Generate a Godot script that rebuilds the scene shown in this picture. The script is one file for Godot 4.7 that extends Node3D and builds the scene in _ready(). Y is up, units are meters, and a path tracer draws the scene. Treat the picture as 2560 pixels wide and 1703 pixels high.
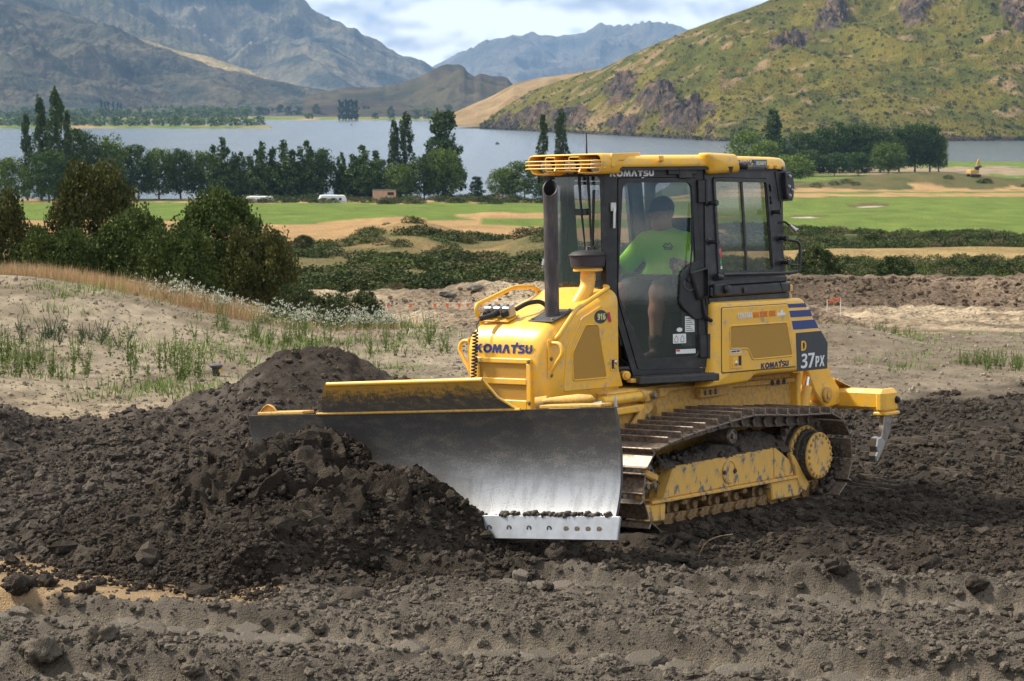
extends Node3D

const CAM := Vector3(-0.962873, 3.101904, 18.456228)
const PITCH := 5.51837
const FPX := 6143.087      # focal length in pixels of the 2560 pixel wide photograph

var M := {}
var taken := {}
var rng := RandomNumberGenerator.new()

# ------------------------------------------------------------------ naming
func numbered(n: String) -> String:
	if not taken.has(n):
		taken[n] = 0
		return n
	taken[n] += 1
	return "%s_%03d" % [n, taken[n]]

func tag(o: Node3D, label: String, category: String = "", group: String = "", kind: String = "") -> Node3D:
	if label != "": o.set_meta("label", label)
	if category != "": o.set_meta("category", category)
	if group != "": o.set_meta("group", group)
	if kind != "": o.set_meta("kind", kind)
	return o

func base(n: String, at: Vector3 = Vector3.ZERO, turn: float = 0.0, parent: Node3D = null) -> Node3D:
	var o := Node3D.new()
	if parent == null:
		o.name = numbered(n)
		add_child(o)
	else:
		o.name = n
		parent.add_child(o, true)
	o.position = at
	o.rotation.y = turn
	return o

func inst(n: String, mesh: Mesh, mat: Material, parent: Node3D = null) -> MeshInstance3D:
	var o := MeshInstance3D.new()
	o.mesh = mesh
	if mat: o.material_override = mat
	o.cast_shadow = GeometryInstance3D.SHADOW_CASTING_SETTING_ON
	if parent == null:
		o.name = numbered(n)
		add_child(o)
	else:
		o.name = n
		parent.add_child(o, true)
	return o

# direction helper: the world point that lies "deep" metres in front of the eye on a bearing given by a photograph column and row
func at_px(u: float, v: float, deep: float) -> Vector3:
	var p := deg_to_rad(PITCH)
	var f := Vector3(0, -sin(p), -cos(p))
	var up := Vector3(0, cos(p), -sin(p))
	var d := f + Vector3.RIGHT * ((u - 1280.0) / FPX) - up * ((v - 851.5) / FPX)
	return CAM + d * (deep / -d.z)

# ------------------------------------------------------------------ geometry
class Geo:
	var st := SurfaceTool.new()
	var grp := -1
	func _init() -> void:
		st.begin(Mesh.PRIMITIVE_TRIANGLES)
	func flat() -> Geo:
		grp = -1
		return self
	func smooth(k: int = 1) -> Geo:
		grp = k
		return self
	func tri(a: Vector3, b: Vector3, c: Vector3) -> void:
		st.set_smooth_group(grp)
		st.add_vertex(a); st.add_vertex(c); st.add_vertex(b)
	func quad(a: Vector3, b: Vector3, c: Vector3, d: Vector3) -> void:
		tri(a, b, c); tri(a, c, d)
	func quad_uv(a: Vector3, b: Vector3, c: Vector3, d: Vector3, ua: Vector2, ub: Vector2, uc: Vector2, ud: Vector2) -> void:
		st.set_smooth_group(grp)
		for k in [[a, ua], [c, uc], [b, ub], [a, ua], [d, ud], [c, uc]]:
			st.set_uv(k[1]); st.add_vertex(k[0])
	func done() -> ArrayMesh:
		st.generate_normals()
		return st.commit()
	# box with chamfered edges
	func box(c: Vector3, size: Vector3, ch: float = 0.006, b: Basis = Basis()) -> Geo:
		var h := size * 0.5
		var k: float = minf(ch, minf(h.x, minf(h.y, h.z)) * 0.9)
		var P := func(x: float, y: float, z: float) -> Vector3: return c + b * Vector3(x, y, z)
		var fl := grp
		grp = -1
		for ax in 3:
			for s in [-1.0, 1.0]:
				var u := (ax + 1) % 3
				var v := (ax + 2) % 3
				var q := []
				for e in [[-1, -1], [1, -1], [1, 1], [-1, 1]]:
					var p := Vector3.ZERO
					p[ax] = s * h[ax]
					p[u] = e[0] * (h[u] - k)
					p[v] = e[1] * (h[v] - k)
					q.append(c + b * p)
				if s > 0: quad(q[0], q[1], q[2], q[3])
				else: quad(q[0], q[3], q[2], q[1])
		if k > 0.0:
			for ax in 3:
				var u := (ax + 1) % 3
				var v := (ax + 2) % 3
				for su in [-1.0, 1.0]:
					for sv in [-1.0, 1.0]:
						var q := []
						for e in [[-1, 0], [1, 0], [1, 1], [-1, 1]]:
							var p := Vector3.ZERO
							p[ax] = e[0] * (h[ax] - k)
							p[u] = su * (h[u] - (0.0 if e[1] == 0 else k))
							p[v] = sv * (h[v] - (k if e[1] == 0 else 0.0))
							q.append(c + b * p)
						if su * sv > 0: quad(q[0], q[3], q[2], q[1]) if false else quad(q[0], q[1], q[2], q[3])
						else: quad(q[0], q[3], q[2], q[1])
			for sx in [-1.0, 1.0]:
				for sy in [-1.0, 1.0]:
					for sz in [-1.0, 1.0]:
						var a: Vector3 = P.call(sx * h.x, sy * (h.y - k), sz * (h.z - k))
						var d: Vector3 = P.call(sx * (h.x - k), sy * h.y, sz * (h.z - k))
						var e: Vector3 = P.call(sx * (h.x - k), sy * (h.y - k), sz * h.z)
						if sx * sy * sz > 0: tri(a, d, e)
						else: tri(a, e, d)
		grp = fl
		return self
	# polygon (counter-clockwise seen from +n) pushed out along n, front edge chamfered
	func prism(pts: PackedVector2Array, o: Vector3, ax: Vector3, ay: Vector3, depth: float, ch: float = 0.004) -> Geo:
		var n := ax.cross(ay).normalized()
		var p := pts
		var area := 0.0
		for i in p.size():
			var j := (i + 1) % p.size()
			area += p[i].x * p[j].y - p[j].x * p[i].y
		if area < 0.0: p.reverse()
		var q := PackedVector2Array()
		for i in p.size():
			var a: Vector2 = p[(i + p.size() - 1) % p.size()]
			var b: Vector2 = p[i]
			var c: Vector2 = p[(i + 1) % p.size()]
			var d1 := (b - a).normalized()
			var d2 := (c - b).normalized()
			var n1 := Vector2(-d1.y, d1.x)
			var n2 := Vector2(-d2.y, d2.x)
			var m := (n1 + n2)
			m = m / maxf(0.4, m.dot(n1))
			q.append(b + m * ch)
		var fl := grp
		grp = -1
		var to := func(v: Vector2, z: float) -> Vector3: return o + ax * v.x + ay * v.y + n * z
		var ix := Geometry2D.triangulate_polygon(q)
		for i in range(0, ix.size(), 3):
			var t := [q[ix[i]], q[ix[i + 1]], q[ix[i + 2]]]
			if (t[1] - t[0]).cross(t[2] - t[0]) < 0.0: t.reverse()
			tri(to.call(t[0], depth), to.call(t[1], depth), to.call(t[2], depth))
		var ix2 := Geometry2D.triangulate_polygon(p)
		for i in range(0, ix2.size(), 3):
			var t := [p[ix2[i]], p[ix2[i + 1]], p[ix2[i + 2]]]
			if (t[1] - t[0]).cross(t[2] - t[0]) < 0.0: t.reverse()
			tri(to.call(t[0], 0.0), to.call(t[2], 0.0), to.call(t[1], 0.0))
		for i in p.size():
			var j := (i + 1) % p.size()
			quad(to.call(p[i], 0.0), to.call(p[j], 0.0), to.call(p[j], depth - ch), to.call(p[i], depth - ch))
			quad(to.call(p[i], depth - ch), to.call(p[j], depth - ch), to.call(q[j], depth), to.call(q[i], depth))
		grp = fl
		return self
	# ring between an outer outline and a hole, both star-shaped about c
	func ring(outer: PackedVector2Array, hole: PackedVector2Array, c: Vector2, o: Vector3, ax: Vector3, ay: Vector3, depth: float, n: int = 96) -> Geo:
		var nn := ax.cross(ay).normalized()
		var angs := []
		for i in n: angs.append(TAU * i / n)
		for v in outer: angs.append(fposmod((v - c).angle(), TAU))
		for v in hole: angs.append(fposmod((v - c).angle(), TAU))
		angs.sort()
		var hit := func(poly: PackedVector2Array, a: float) -> Vector2:
			var d := Vector2(cos(a), sin(a))
			var best := INF
			for i in poly.size():
				var p: Vector2 = poly[i] - c
				var e: Vector2 = poly[(i + 1) % poly.size()] - poly[i]
				var den := d.cross(e)
				if absf(den) < 1e-9: continue
				var t: float = p.cross(e) / den
				var s: float = p.cross(d) / den
				if t > 0.0 and s >= -1e-4 and s <= 1.0001: best = minf(best, t)
			return c + d * (best if best < INF else 0.0)
		var A := []
		var B := []
		var last := -1.0
		for a in angs:
			if a - last < 1e-4: continue
			last = a
			A.append(hit.call(outer, a))
			B.append(hit.call(hole, a))
		var to := func(v: Vector2, z: float) -> Vector3: return o + ax * v.x + ay * v.y + nn * z
		var fl := grp
		grp = -1
		for i in A.size():
			var j := (i + 1) % A.size()
			quad(to.call(B[i], depth), to.call(A[i], depth), to.call(A[j], depth), to.call(B[j], depth))
			quad(to.call(B[i], 0.0), to.call(B[j], 0.0), to.call(A[j], 0.0), to.call(A[i], 0.0))
			quad(to.call(A[i], depth), to.call(A[i], 0.0), to.call(A[j], 0.0), to.call(A[j], depth))
			quad(to.call(B[i], 0.0), to.call(B[i], depth), to.call(B[j], depth), to.call(B[j], 0.0))
		grp = fl
		return self
	func tube(pts: PackedVector3Array, r: float, sides: int = 10, r2: float = -1.0, open: bool = false) -> Geo:
		if r2 < 0.0: r2 = r
		var fl := grp
		grp = 1
		var nrm := Vector3.UP
		var prev := []
		var first := []
		for i in pts.size():
			var d: Vector3
			if i == 0: d = pts[1] - pts[0]
			elif i == pts.size() - 1: d = pts[i] - pts[i - 1]
			else: d = (pts[i + 1] - pts[i]).normalized() + (pts[i] - pts[i - 1]).normalized()
			d = d.normalized()
			if i == 0:
				nrm = d.cross(Vector3(0.31, 0.87, 0.38)).normalized()
			nrm = (nrm - d * nrm.dot(d)).normalized()
			var bn := d.cross(nrm)
			var rr := lerpf(r, r2, float(i) / (pts.size() - 1))
			var ring_ := []
			for k in sides:
				var a := TAU * k / sides
				ring_.append(pts[i] + (nrm * cos(a) + bn * sin(a)) * rr)
			if i == 0: first = ring_
			else:
				for k in sides:
					var k2 := (k + 1) % sides
					quad(prev[k], prev[k2], ring_[k2], ring_[k])
			prev = ring_
		grp = -1
		if not open:
			for k in range(1, sides - 1):
				tri(first[0], first[k + 1], first[k])
				tri(prev[0], prev[k], prev[k + 1])
		grp = fl
		return self
	# profile of [radius, height] pairs turned round an axis
	func lathe(o: Vector3, axis: Vector3, prof: Array, seg: int = 24, hard: bool = true) -> Geo:
		var d := axis.normalized()
		var n := d.cross(Vector3(0.31, 0.87, 0.38)).normalized()
		var b := d.cross(n)
		var fl := grp
		for i in prof.size() - 1:
			grp = (i + 2) if hard else 1
			for k in seg:
				var a := TAU * k / seg
				var a2 := TAU * (k + 1) / seg
				var e := n * cos(a) + b * sin(a)
				var e2 := n * cos(a2) + b * sin(a2)
				if k == seg - 1: e2 = n
				var p: Vector3 = o + d * prof[i][1]
				var q: Vector3 = o + d * prof[i + 1][1]
				var r0: float = prof[i][0]
				var r1: float = prof[i + 1][0]
				if r0 < 1e-5: tri(p, q + e2 * r1, q + e * r1)
				elif r1 < 1e-5: tri(p + e * r0, p + e2 * r0, q)
				else: quad(p + e * r0, p + e2 * r0, q + e2 * r1, q + e * r1)
		grp = fl
		return self
	# skin over rings of equal size; closed says that each ring closes on itself
	func loft(rings: Array, closed: bool = true, cap: bool = true) -> Geo:
		for i in rings.size() - 1:
			var a: PackedVector3Array = rings[i]
			var b: PackedVector3Array = rings[i + 1]
			var n := a.size()
			for k in (n if closed else n - 1):
				var k2 := (k + 1) % n
				quad(a[k], a[k2], b[k2], b[k])
		if cap and closed:
			for e in [[rings[0], true], [rings[rings.size() - 1], false]]:
				var r: PackedVector3Array = e[0]
				var c := Vector3.ZERO
				for v in r: c += v
				c /= r.size()
				for k in r.size():
					var k2 := (k + 1) % r.size()
					if e[1]: tri(c, r[k2], r[k])
					else: tri(c, r[k], r[k2])
		return self

func rpath(pts: Array, r: float, n: int = 5) -> PackedVector3Array:
	var out := PackedVector3Array()
	out.append(pts[0])
	for i in range(1, pts.size() - 1):
		var a: Vector3 = pts[i - 1]
		var b: Vector3 = pts[i]
		var c: Vector3 = pts[i + 1]
		var k := minf(r, minf(a.distance_to(b), b.distance_to(c)) * 0.48)
		var p := b + (a - b).normalized() * k
		var q := b + (c - b).normalized() * k
		for j in n + 1:
			var t := float(j) / n
			out.append(p.lerp(b, t).lerp(b.lerp(q, t), t))
	out.append(pts[pts.size() - 1])
	return out

func v2(a: Array) -> PackedVector2Array:
	var o := PackedVector2Array()
	for p in a: o.append(Vector2(p[0], p[1]))
	return o

func rounded(pts: PackedVector2Array, r: float, n: int = 5) -> PackedVector2Array:
	var out := PackedVector2Array()
	for i in pts.size():
		var a: Vector2 = pts[(i + pts.size() - 1) % pts.size()]
		var b: Vector2 = pts[i]
		var c: Vector2 = pts[(i + 1) % pts.size()]
		var k := minf(r, minf(a.distance_to(b), b.distance_to(c)) * 0.45)
		var p := b + (a - b).normalized() * k
		var q := b + (c - b).normalized() * k
		for j in n + 1:
			var t := float(j) / n
			out.append(p.lerp(b, t).lerp(b.lerp(q, t), t))
	return out

# ------------------------------------------------------------------ materials
func noise(freq: float, seed_: int, oct: int = 4, type: int = FastNoiseLite.TYPE_SIMPLEX_SMOOTH, gain: float = 0.5) -> FastNoiseLite:
	var n := FastNoiseLite.new()
	n.noise_type = type
	n.frequency = freq
	n.seed = seed_
	n.fractal_octaves = oct
	n.fractal_gain = gain
	return n

func ntex(freq: float, seed_: int, ramp: Array, size: int = 512, oct: int = 5, type: int = FastNoiseLite.TYPE_SIMPLEX_SMOOTH, gain: float = 0.55) -> NoiseTexture2D:
	var t := NoiseTexture2D.new()
	t.width = size
	t.height = size
	t.seamless = true
	t.seamless_blend_skirt = 0.2
	t.noise = noise(freq, seed_, oct, type, gain)
	if ramp.size():
		var g := Gradient.new()
		var off := PackedFloat32Array()
		var col := PackedColorArray()
		for r in ramp:
			off.append(r[0])
			col.append(r[1] if r[1] is Color else Color(r[1], r[1], r[1]))
		g.offsets = off
		g.colors = col
		t.color_ramp = g
	return t

func lin(r: float, g: float, b: float) -> Color:
	return Color(r, g, b).linear_to_srgb()

func mat(n: String, c: Color, rough: float, metal: float = 0.0) -> StandardMaterial3D:
	var m := StandardMaterial3D.new()
	m.resource_name = n
	m.albedo_color = c
	m.roughness = rough
	m.metallic = metal
	M[n] = m
	return m

func tri_tex(m: StandardMaterial3D, tex: Texture2D, metres: float, world: bool = false) -> StandardMaterial3D:
	m.albedo_texture = tex
	m.uv1_triplanar = true
	m.uv1_world_triplanar = world
	m.uv1_scale = Vector3.ONE / metres
	return m

func relief(m: StandardMaterial3D, tex: Texture2D, cm: float) -> StandardMaterial3D:
	m.heightmap_enabled = true
	m.heightmap_texture = tex
	m.heightmap_scale = cm
	return m

func make_materials() -> void:
	var W := Color.WHITE
	# machine paint: yellow with a thin uneven coat of dust
	var dust := ntex(0.012, 3, [[0.0, lin(0.82, 0.435, 0.030)], [0.42, lin(0.83, 0.455, 0.038)], [0.58, lin(0.78, 0.44, 0.07)], [0.74, lin(0.66, 0.41, 0.12)], [0.84, lin(0.50, 0.33, 0.13)], [1.0, lin(0.34, 0.25, 0.14)]], 512, 6)
	tri_tex(mat("yellow", W, 0.42), dust, 0.8)
	M.yellow.roughness_texture = ntex(0.02, 8, [[0.2, 0.75], [0.7, 1.0]], 256)
	var dustier := ntex(0.02, 5, [[0.0, lin(0.68, 0.36, 0.045)], [0.45, lin(0.60, 0.33, 0.06)], [0.6, lin(0.46, 0.28, 0.085)], [0.75, lin(0.36, 0.235, 0.10)], [1.0, lin(0.20, 0.15, 0.10)]], 512, 6, FastNoiseLite.TYPE_SIMPLEX_SMOOTH, 0.75)
	tri_tex(mat("yellow_dirty", W, 0.7), dustier, 0.6)
	var chipped := ntex(0.012, 21, [[0.0, lin(0.76, 0.43, 0.075)], [0.45, lin(0.72, 0.42, 0.09)], [0.62, lin(0.60, 0.37, 0.12)], [0.665, lin(0.48, 0.31, 0.13)], [0.69, lin(0.19, 0.175, 0.16)], [1.0, lin(0.12, 0.115, 0.11)]], 512, 5, FastNoiseLite.TYPE_SIMPLEX_SMOOTH, 0.65)
	tri_tex(mat("yellow_chipped", W, 0.55), chipped, 1.0)
	M.yellow_chipped.uv1_scale = Vector3(1.3, 0.9, 1.3)
	tri_tex(mat("yellow_rusty", W, 0.65, 0.2), ntex(0.03, 23, [[0.1, lin(0.36, 0.20, 0.06)], [0.5, lin(0.24, 0.145, 0.06)], [0.8, lin(0.12, 0.085, 0.05)], [1.0, lin(0.06, 0.048, 0.036)]], 256), 0.3)
	# perforated screen
	var im := Image.create(64, 64, false, Image.FORMAT_RGB8)
	var cy := lin(0.64, 0.34, 0.035)
	var ch := lin(0.10, 0.055, 0.012)
	for y in 64:
		for x in 64:
			var a := Vector2(fposmod(x + 0.5, 32.0) - 16.0, fposmod(y + 0.5, 32.0) - 16.0).length()
			var b := Vector2(fposmod(x + 16.5, 32.0) - 16.0, fposmod(y + 16.5, 32.0) - 16.0).length()
			var d := minf(a, b)
			im.set_pixel(x, y, cy.lerp(ch, clampf((9.5 - d) / 2.5, 0.0, 1.0)))
	mat("screen", W, 0.6)
	tri_tex(M.screen, ImageTexture.create_from_image(im), 0.026)
	# other paint, rubber, plastic
	tri_tex(mat("black_paint", W, 0.42), ntex(0.02, 9, [[0.2, lin(0.012, 0.012, 0.014)], [0.6, lin(0.022, 0.022, 0.023)], [1.0, lin(0.06, 0.056, 0.05)]], 256), 0.7)
	mat("rubber", lin(0.012, 0.012, 0.013), 0.65)
	tri_tex(mat("dark_grey", W, 0.6), ntex(0.02, 10, [[0.2, lin(0.03, 0.03, 0.032)], [1.0, lin(0.075, 0.07, 0.065)]], 256), 0.4)
	tri_tex(mat("exhaust_steel", W, 0.62, 0.35), ntex(0.015, 11, [[0.1, lin(0.045, 0.04, 0.042)], [0.6, lin(0.085, 0.072, 0.074)], [0.9, lin(0.15, 0.115, 0.095)]], 256), 0.5)
	M.exhaust_steel.uv1_scale = Vector3(4.0, 1.0, 4.0)
	mat("cap_plastic", lin(0.045, 0.036, 0.044), 0.42)
	mat("soot", lin(0.002, 0.002, 0.002), 1.0)
	mat("decal_blue", lin(0.022, 0.045, 0.19), 0.45)
	mat("decal_navy", lin(0.012, 0.02, 0.085), 0.45)
	mat("decal_slate", lin(0.03, 0.035, 0.042), 0.4)
	mat("decal_white", lin(0.72, 0.72, 0.70), 0.5)
	mat("decal_orange", lin(0.75, 0.22, 0.03), 0.5)
	mat("decal_red", lin(0.55, 0.02, 0.04), 0.5)
	mat("decal_pink", lin(0.5, 0.02, 0.07), 0.5)
	mat("decal_green", lin(0.015, 0.26, 0.09), 0.5)
	mat("decal_cream", lin(0.75, 0.66, 0.32), 0.5)
	mat("decal_yellow", lin(0.80, 0.42, 0.03), 0.5)
	mat("decal_steelblue", lin(0.06, 0.14, 0.28), 0.5)
	mat("chrome", lin(0.75, 0.75, 0.75), 0.12, 1.0)
	mat("bolt", lin(0.24, 0.20, 0.14), 0.5, 0.7)
	mat("alloy", lin(0.52, 0.51, 0.48), 0.35, 0.9)
	# blade steel: scoured low down, earth patina and scratches above, plus a painted fade of its reflections; u runs along the blade, v down it
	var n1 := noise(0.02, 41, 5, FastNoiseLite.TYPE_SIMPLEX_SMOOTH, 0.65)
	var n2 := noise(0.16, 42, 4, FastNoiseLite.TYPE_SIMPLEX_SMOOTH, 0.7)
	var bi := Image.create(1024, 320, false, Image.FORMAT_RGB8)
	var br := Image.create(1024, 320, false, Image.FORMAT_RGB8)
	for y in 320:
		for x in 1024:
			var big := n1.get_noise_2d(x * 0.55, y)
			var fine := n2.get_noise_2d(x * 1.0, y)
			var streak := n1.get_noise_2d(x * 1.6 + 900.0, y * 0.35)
			# worn edge of the patina, softened to paint the dark-to-bright reflection too
			var wear_reflect := smoothstep(-0.30, 0.16, (y / 320.0 - 0.62) + 0.06 * big + 0.03 * streak + 0.16 * fine)
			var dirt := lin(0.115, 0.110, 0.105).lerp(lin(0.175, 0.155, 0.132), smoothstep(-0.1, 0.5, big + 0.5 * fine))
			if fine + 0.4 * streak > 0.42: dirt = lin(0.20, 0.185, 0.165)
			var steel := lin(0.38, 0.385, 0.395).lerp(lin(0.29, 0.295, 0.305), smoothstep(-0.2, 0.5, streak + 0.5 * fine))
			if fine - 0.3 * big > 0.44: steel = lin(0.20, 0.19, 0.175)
			bi.set_pixel(x, y, dirt.lerp(steel, wear_reflect))
			var rr := lerpf(0.52, 0.40, wear_reflect) + 0.06 * fine
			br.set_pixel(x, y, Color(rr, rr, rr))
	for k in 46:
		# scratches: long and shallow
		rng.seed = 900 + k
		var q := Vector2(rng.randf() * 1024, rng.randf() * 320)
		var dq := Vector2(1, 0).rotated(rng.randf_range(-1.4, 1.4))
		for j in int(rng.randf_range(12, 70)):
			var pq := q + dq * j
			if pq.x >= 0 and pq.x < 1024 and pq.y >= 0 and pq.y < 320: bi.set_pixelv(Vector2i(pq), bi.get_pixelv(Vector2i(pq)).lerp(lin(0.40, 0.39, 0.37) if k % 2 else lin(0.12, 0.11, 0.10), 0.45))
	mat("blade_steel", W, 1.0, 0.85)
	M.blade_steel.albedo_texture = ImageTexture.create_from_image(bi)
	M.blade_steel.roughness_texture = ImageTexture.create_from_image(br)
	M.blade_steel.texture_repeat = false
	# spill guard: paint left along the top, rubbed through to dark steel lower down
	var gi := Image.create(512, 128, false, Image.FORMAT_RGB8)
	for y in 128:
		for x in 512:
			var big := n1.get_noise_2d(x * 1.2 + 333.0, y * 2.0)
			var fine := n2.get_noise_2d(x * 1.3 + 50.0, y * 1.6)
			var streak := n1.get_noise_2d(x * 5.0 + 77.0, y * 0.8)
			var left := smoothstep(-0.2, 0.42, (0.48 - y / 128.0) * 1.3 + 0.45 * big + 0.30 * streak + 0.45 * fine)
			gi.set_pixel(x, y, lin(0.075, 0.064, 0.052).lerp(lin(0.145, 0.115, 0.08), smoothstep(0.0, 0.5, fine + big)).lerp(lin(0.62, 0.31, 0.035), left * 0.8))
	mat("guard_paint", W, 0.55)
	M.guard_paint.albedo_texture = ImageTexture.create_from_image(gi)
	M.guard_paint.texture_repeat = false
	tri_tex(mat("edge_steel", W, 0.36, 0.85), ntex(0.02, 44, [[0.0, lin(0.40, 0.41, 0.43)], [1.0, lin(0.26, 0.265, 0.275)]], 256), 0.6)
	tri_tex(mat("track_steel", W, 0.5, 0.55), ntex(0.02, 45, [[0.1, lin(0.30, 0.25, 0.20)], [0.5, lin(0.20, 0.155, 0.12)], [0.8, lin(0.115, 0.09, 0.07)], [1.0, lin(0.06, 0.048, 0.038)]], 512, 6), 0.5)
	tri_tex(mat("shank_steel", W, 0.4, 0.8), ntex(0.02, 46, [[0.0, lin(0.42, 0.40, 0.38)], [1.0, lin(0.20, 0.17, 0.14)]], 256), 0.5)
	tri_tex(mat("mud", W, 0.95), ntex(0.03, 47, [[0.1, lin(0.045, 0.035, 0.027)], [0.6, lin(0.085, 0.068, 0.052)], [1.0, lin(0.15, 0.122, 0.092)]], 256), 0.35)
	relief(M.mud, ntex(0.04, 48, [], 256), 2.0)
	# glass
	var g := mat("glass", Color(0.22, 0.30, 0.27, 0.20), 0.03)
	g.transparency = BaseMaterial3D.TRANSPARENCY_ALPHA
	g.metallic_specular = 0.5
	var lg := mat("lamp_glass", Color(0.8, 0.82, 0.84, 0.35), 0.08)
	lg.transparency = BaseMaterial3D.TRANSPARENCY_ALPHA
	# cloth, skin
	mat("hi_vis", lin(0.40, 0.95, 0.008), 0.8)
	mat("navy_cloth", lin(0.02, 0.025, 0.04), 0.85)
	mat("shorts_cloth", lin(0.11, 0.13, 0.12), 0.85)
	mat("skin", lin(0.36, 0.19, 0.125), 0.55)
	M.skin.subsurf_scatter_enabled = true
	M.skin.subsurf_scatter_strength = 0.08
	mat("glove_white", lin(0.6, 0.6, 0.58), 0.8)
	mat("seat_cloth", lin(0.035, 0.037, 0.04), 0.9)
	mat("interior_grey", lin(0.11, 0.12, 0.12), 0.6)
	mat("boot", lin(0.05, 0.03, 0.018), 0.7)
	mat("marker_orange", lin(0.85, 0.17, 0.06), 0.6)
	mat("white_paint", lin(0.74, 0.74, 0.72), 0.5)

func text(parent: Node3D, n: String, s: String, o: Vector3, xd: Vector3, yd: Vector3, w: float, h: float, m: Material, slant: float = 0.0, heavy: float = 0.0, serif: bool = false) -> MeshInstance3D:
	var f := SystemFont.new()
	f.font_names = PackedStringArray(["Droid Serif" if serif else "Droid Sans"])
	f.font_weight = 700
	var fv := FontVariation.new()
	fv.base_font = f
	fv.variation_embolden = heavy
	var t := TextMesh.new()
	t.text = s
	t.font = fv
	t.font_size = 48
	t.pixel_size = 0.01
	t.depth = 0.05
	t.horizontal_alignment = HORIZONTAL_ALIGNMENT_LEFT
	var bb := t.get_aabb()
	var i := inst(n, t, m, parent)
	var zd := xd.cross(yd).normalized()
	var sx := w / maxf(bb.size.x, 1e-4)
	var sy := h / maxf(bb.size.y, 1e-4)
	var b := Basis(xd * sx, yd * sy + xd * (slant * sy), zd * 0.06)
	i.transform = Transform3D(b, o + zd * 0.0015 - b * Vector3(bb.position.x, bb.position.y, 0))
	return i

const GLYPHS := {
	"K": [0.92, [[[0, 0], [0.26, 0], [0.26, 0.34], [0.34, 0.45], [0.58, 0], [0.92, 0], [0.52, 0.6], [0.88, 1], [0.55, 1], [0.26, 0.6], [0.26, 1], [0, 1]]]],
	"O": [1.02, []],
	"M": [1.10, [[[0, 0], [0.24, 0], [0.28, 0.58], [0.45, 0], [0.65, 0], [0.82, 0.58], [0.86, 0], [1.10, 0], [1.0, 1], [0.71, 1], [0.55, 0.44], [0.39, 1], [0.10, 1]]]],
	"A": [0.94, [[[0, 0], [0.31, 1], [0.63, 1], [0.94, 0], [0.66, 0], [0.47, 0.66], [0.27, 0]]]],
	"T": [0.82, [[[0, 0.75], [0, 1], [0.57, 1], [0.57, 1.27], [0.82, 1.27], [0.82, 0.75], [0.54, 0.75], [0.54, 0], [0.27, 0], [0.27, 0.75]]]],
	"S": [0.76, [[[0, 0], [0.55, 0], [0.76, 0.13], [0.76, 0.42], [0.6, 0.58], [0.33, 0.63], [0.27, 0.69], [0.31, 0.77], [0.70, 0.77], [0.70, 1], [0.2, 1], [0.02, 0.88], [0.02, 0.58], [0.16, 0.46], [0.44, 0.40], [0.50, 0.33], [0.46, 0.24], [0, 0.24]]]],
	"U": [0.80, [[[0, 1], [0, 0.3], [0.15, 0.06], [0.40, 0], [0.65, 0.06], [0.80, 0.3], [0.80, 1], [0.54, 1], [0.54, 0.34], [0.40, 0.22], [0.26, 0.34], [0.26, 1]]]],
}

# the maker's mark: heavy letters, the A without a bar, the T with a raised corner
func mark(parent: Node3D, o: Vector3, xd: Vector3, yd: Vector3, w: float, h: float, m: Material, slant: float = 0.0) -> void:
	var gap := 0.07
	var total := -gap
	for c in "KOMATSU": total += GLYPHS[c][0] + gap
	var k := w / total
	var at := 0.0
	for c in "KOMATSU":
		var g := Geo.new()
		var ax := xd * k
		var ay := yd * h + xd * slant * h
		var org := o + xd * at * k
		if c == "O":
			var a := PackedVector2Array()
			var b := PackedVector2Array()
			for i in 28:
				var e := Vector2(cos(TAU * i / 28), sin(TAU * i / 28))
				a.append(Vector2(0.51, 0.5) + e * Vector2(0.51, 0.53))
				b.append(Vector2(0.51, 0.5) + e * Vector2(0.23, 0.25))
			g.ring(a, b, Vector2(0.51, 0.5), org, ax, ay, 0.002, 28)
		else:
			for p in GLYPHS[c][1]: g.prism(v2(p), org, ax, ay, 0.002, 0.0)
		inst("letter", g.done(), m, parent)
		at += GLYPHS[c][0] + gap

# ------------------------------------------------------------------ the bulldozer, in its own axes: x forward, y left, z up
func mv(x: float, y: float, z: float) -> Vector3:
	return Vector3(x, z, -y)

const DOOR_A := Vector2(0.74, 0.28)
const DOOR_B := Vector2(0.0, 0.66)

func door_s(x: float) -> float:
	return (0.74 - x) / 0.74 * 0.83187

func rrect(y0: float, y1: float, z0: float, z1: float, r: float, n: int = 4) -> PackedVector2Array:
	return rounded(v2([[y0, z0], [y1, z0], [y1, z1], [y0, z1]]), r, n)

func hood_ring(x: float) -> PackedVector3Array:
	# cross-section of the hood at x: rounded at the front edge all round
	var dx := 1.605 - x
	var R := 0.085
	var inset := 0.0
	if dx < R: inset = R - sqrt(maxf(0.0, R * R - (R - dx) * (R - dx)))
	var Rt := 0.15
	var inset_t := 0.0
	if dx < Rt: inset_t = Rt - sqrt(maxf(0.0, Rt * Rt - (Rt - dx) * (Rt - dx)))
	var top: float = 1.505 + (1.50 - x) * 0.30
	if x > 1.50: top = 1.505 + (1.50 - x) * 0.30
	var w: float = 0.362 - inset
	top -= inset_t
	var out := PackedVector3Array()
	var r := 0.10
	var bot := 0.80
	out.append(mv(x, -w, bot))
	out.append(mv(x, -w, (bot + top) * 0.5))
	for k in 9:
		var a := PI * 0.5 * k / 8.0
		out.append(mv(x, -w + r - r * cos(a), top - r + r * sin(a)))
	for k in 5:
		var t := (k + 1) / 6.0
		out.append(mv(x, lerpf(-w + r, w - r, t), top + 0.012 * sin(PI * t)))
	for k in 9:
		var a := PI * 0.5 * (1.0 - k / 8.0)
		out.append(mv(x, w - r + r * cos(a), top - r + r * sin(a)))
	out.append(mv(x, w, (bot + top) * 0.5))
	out.append(mv(x, w, bot))
	return out

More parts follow.
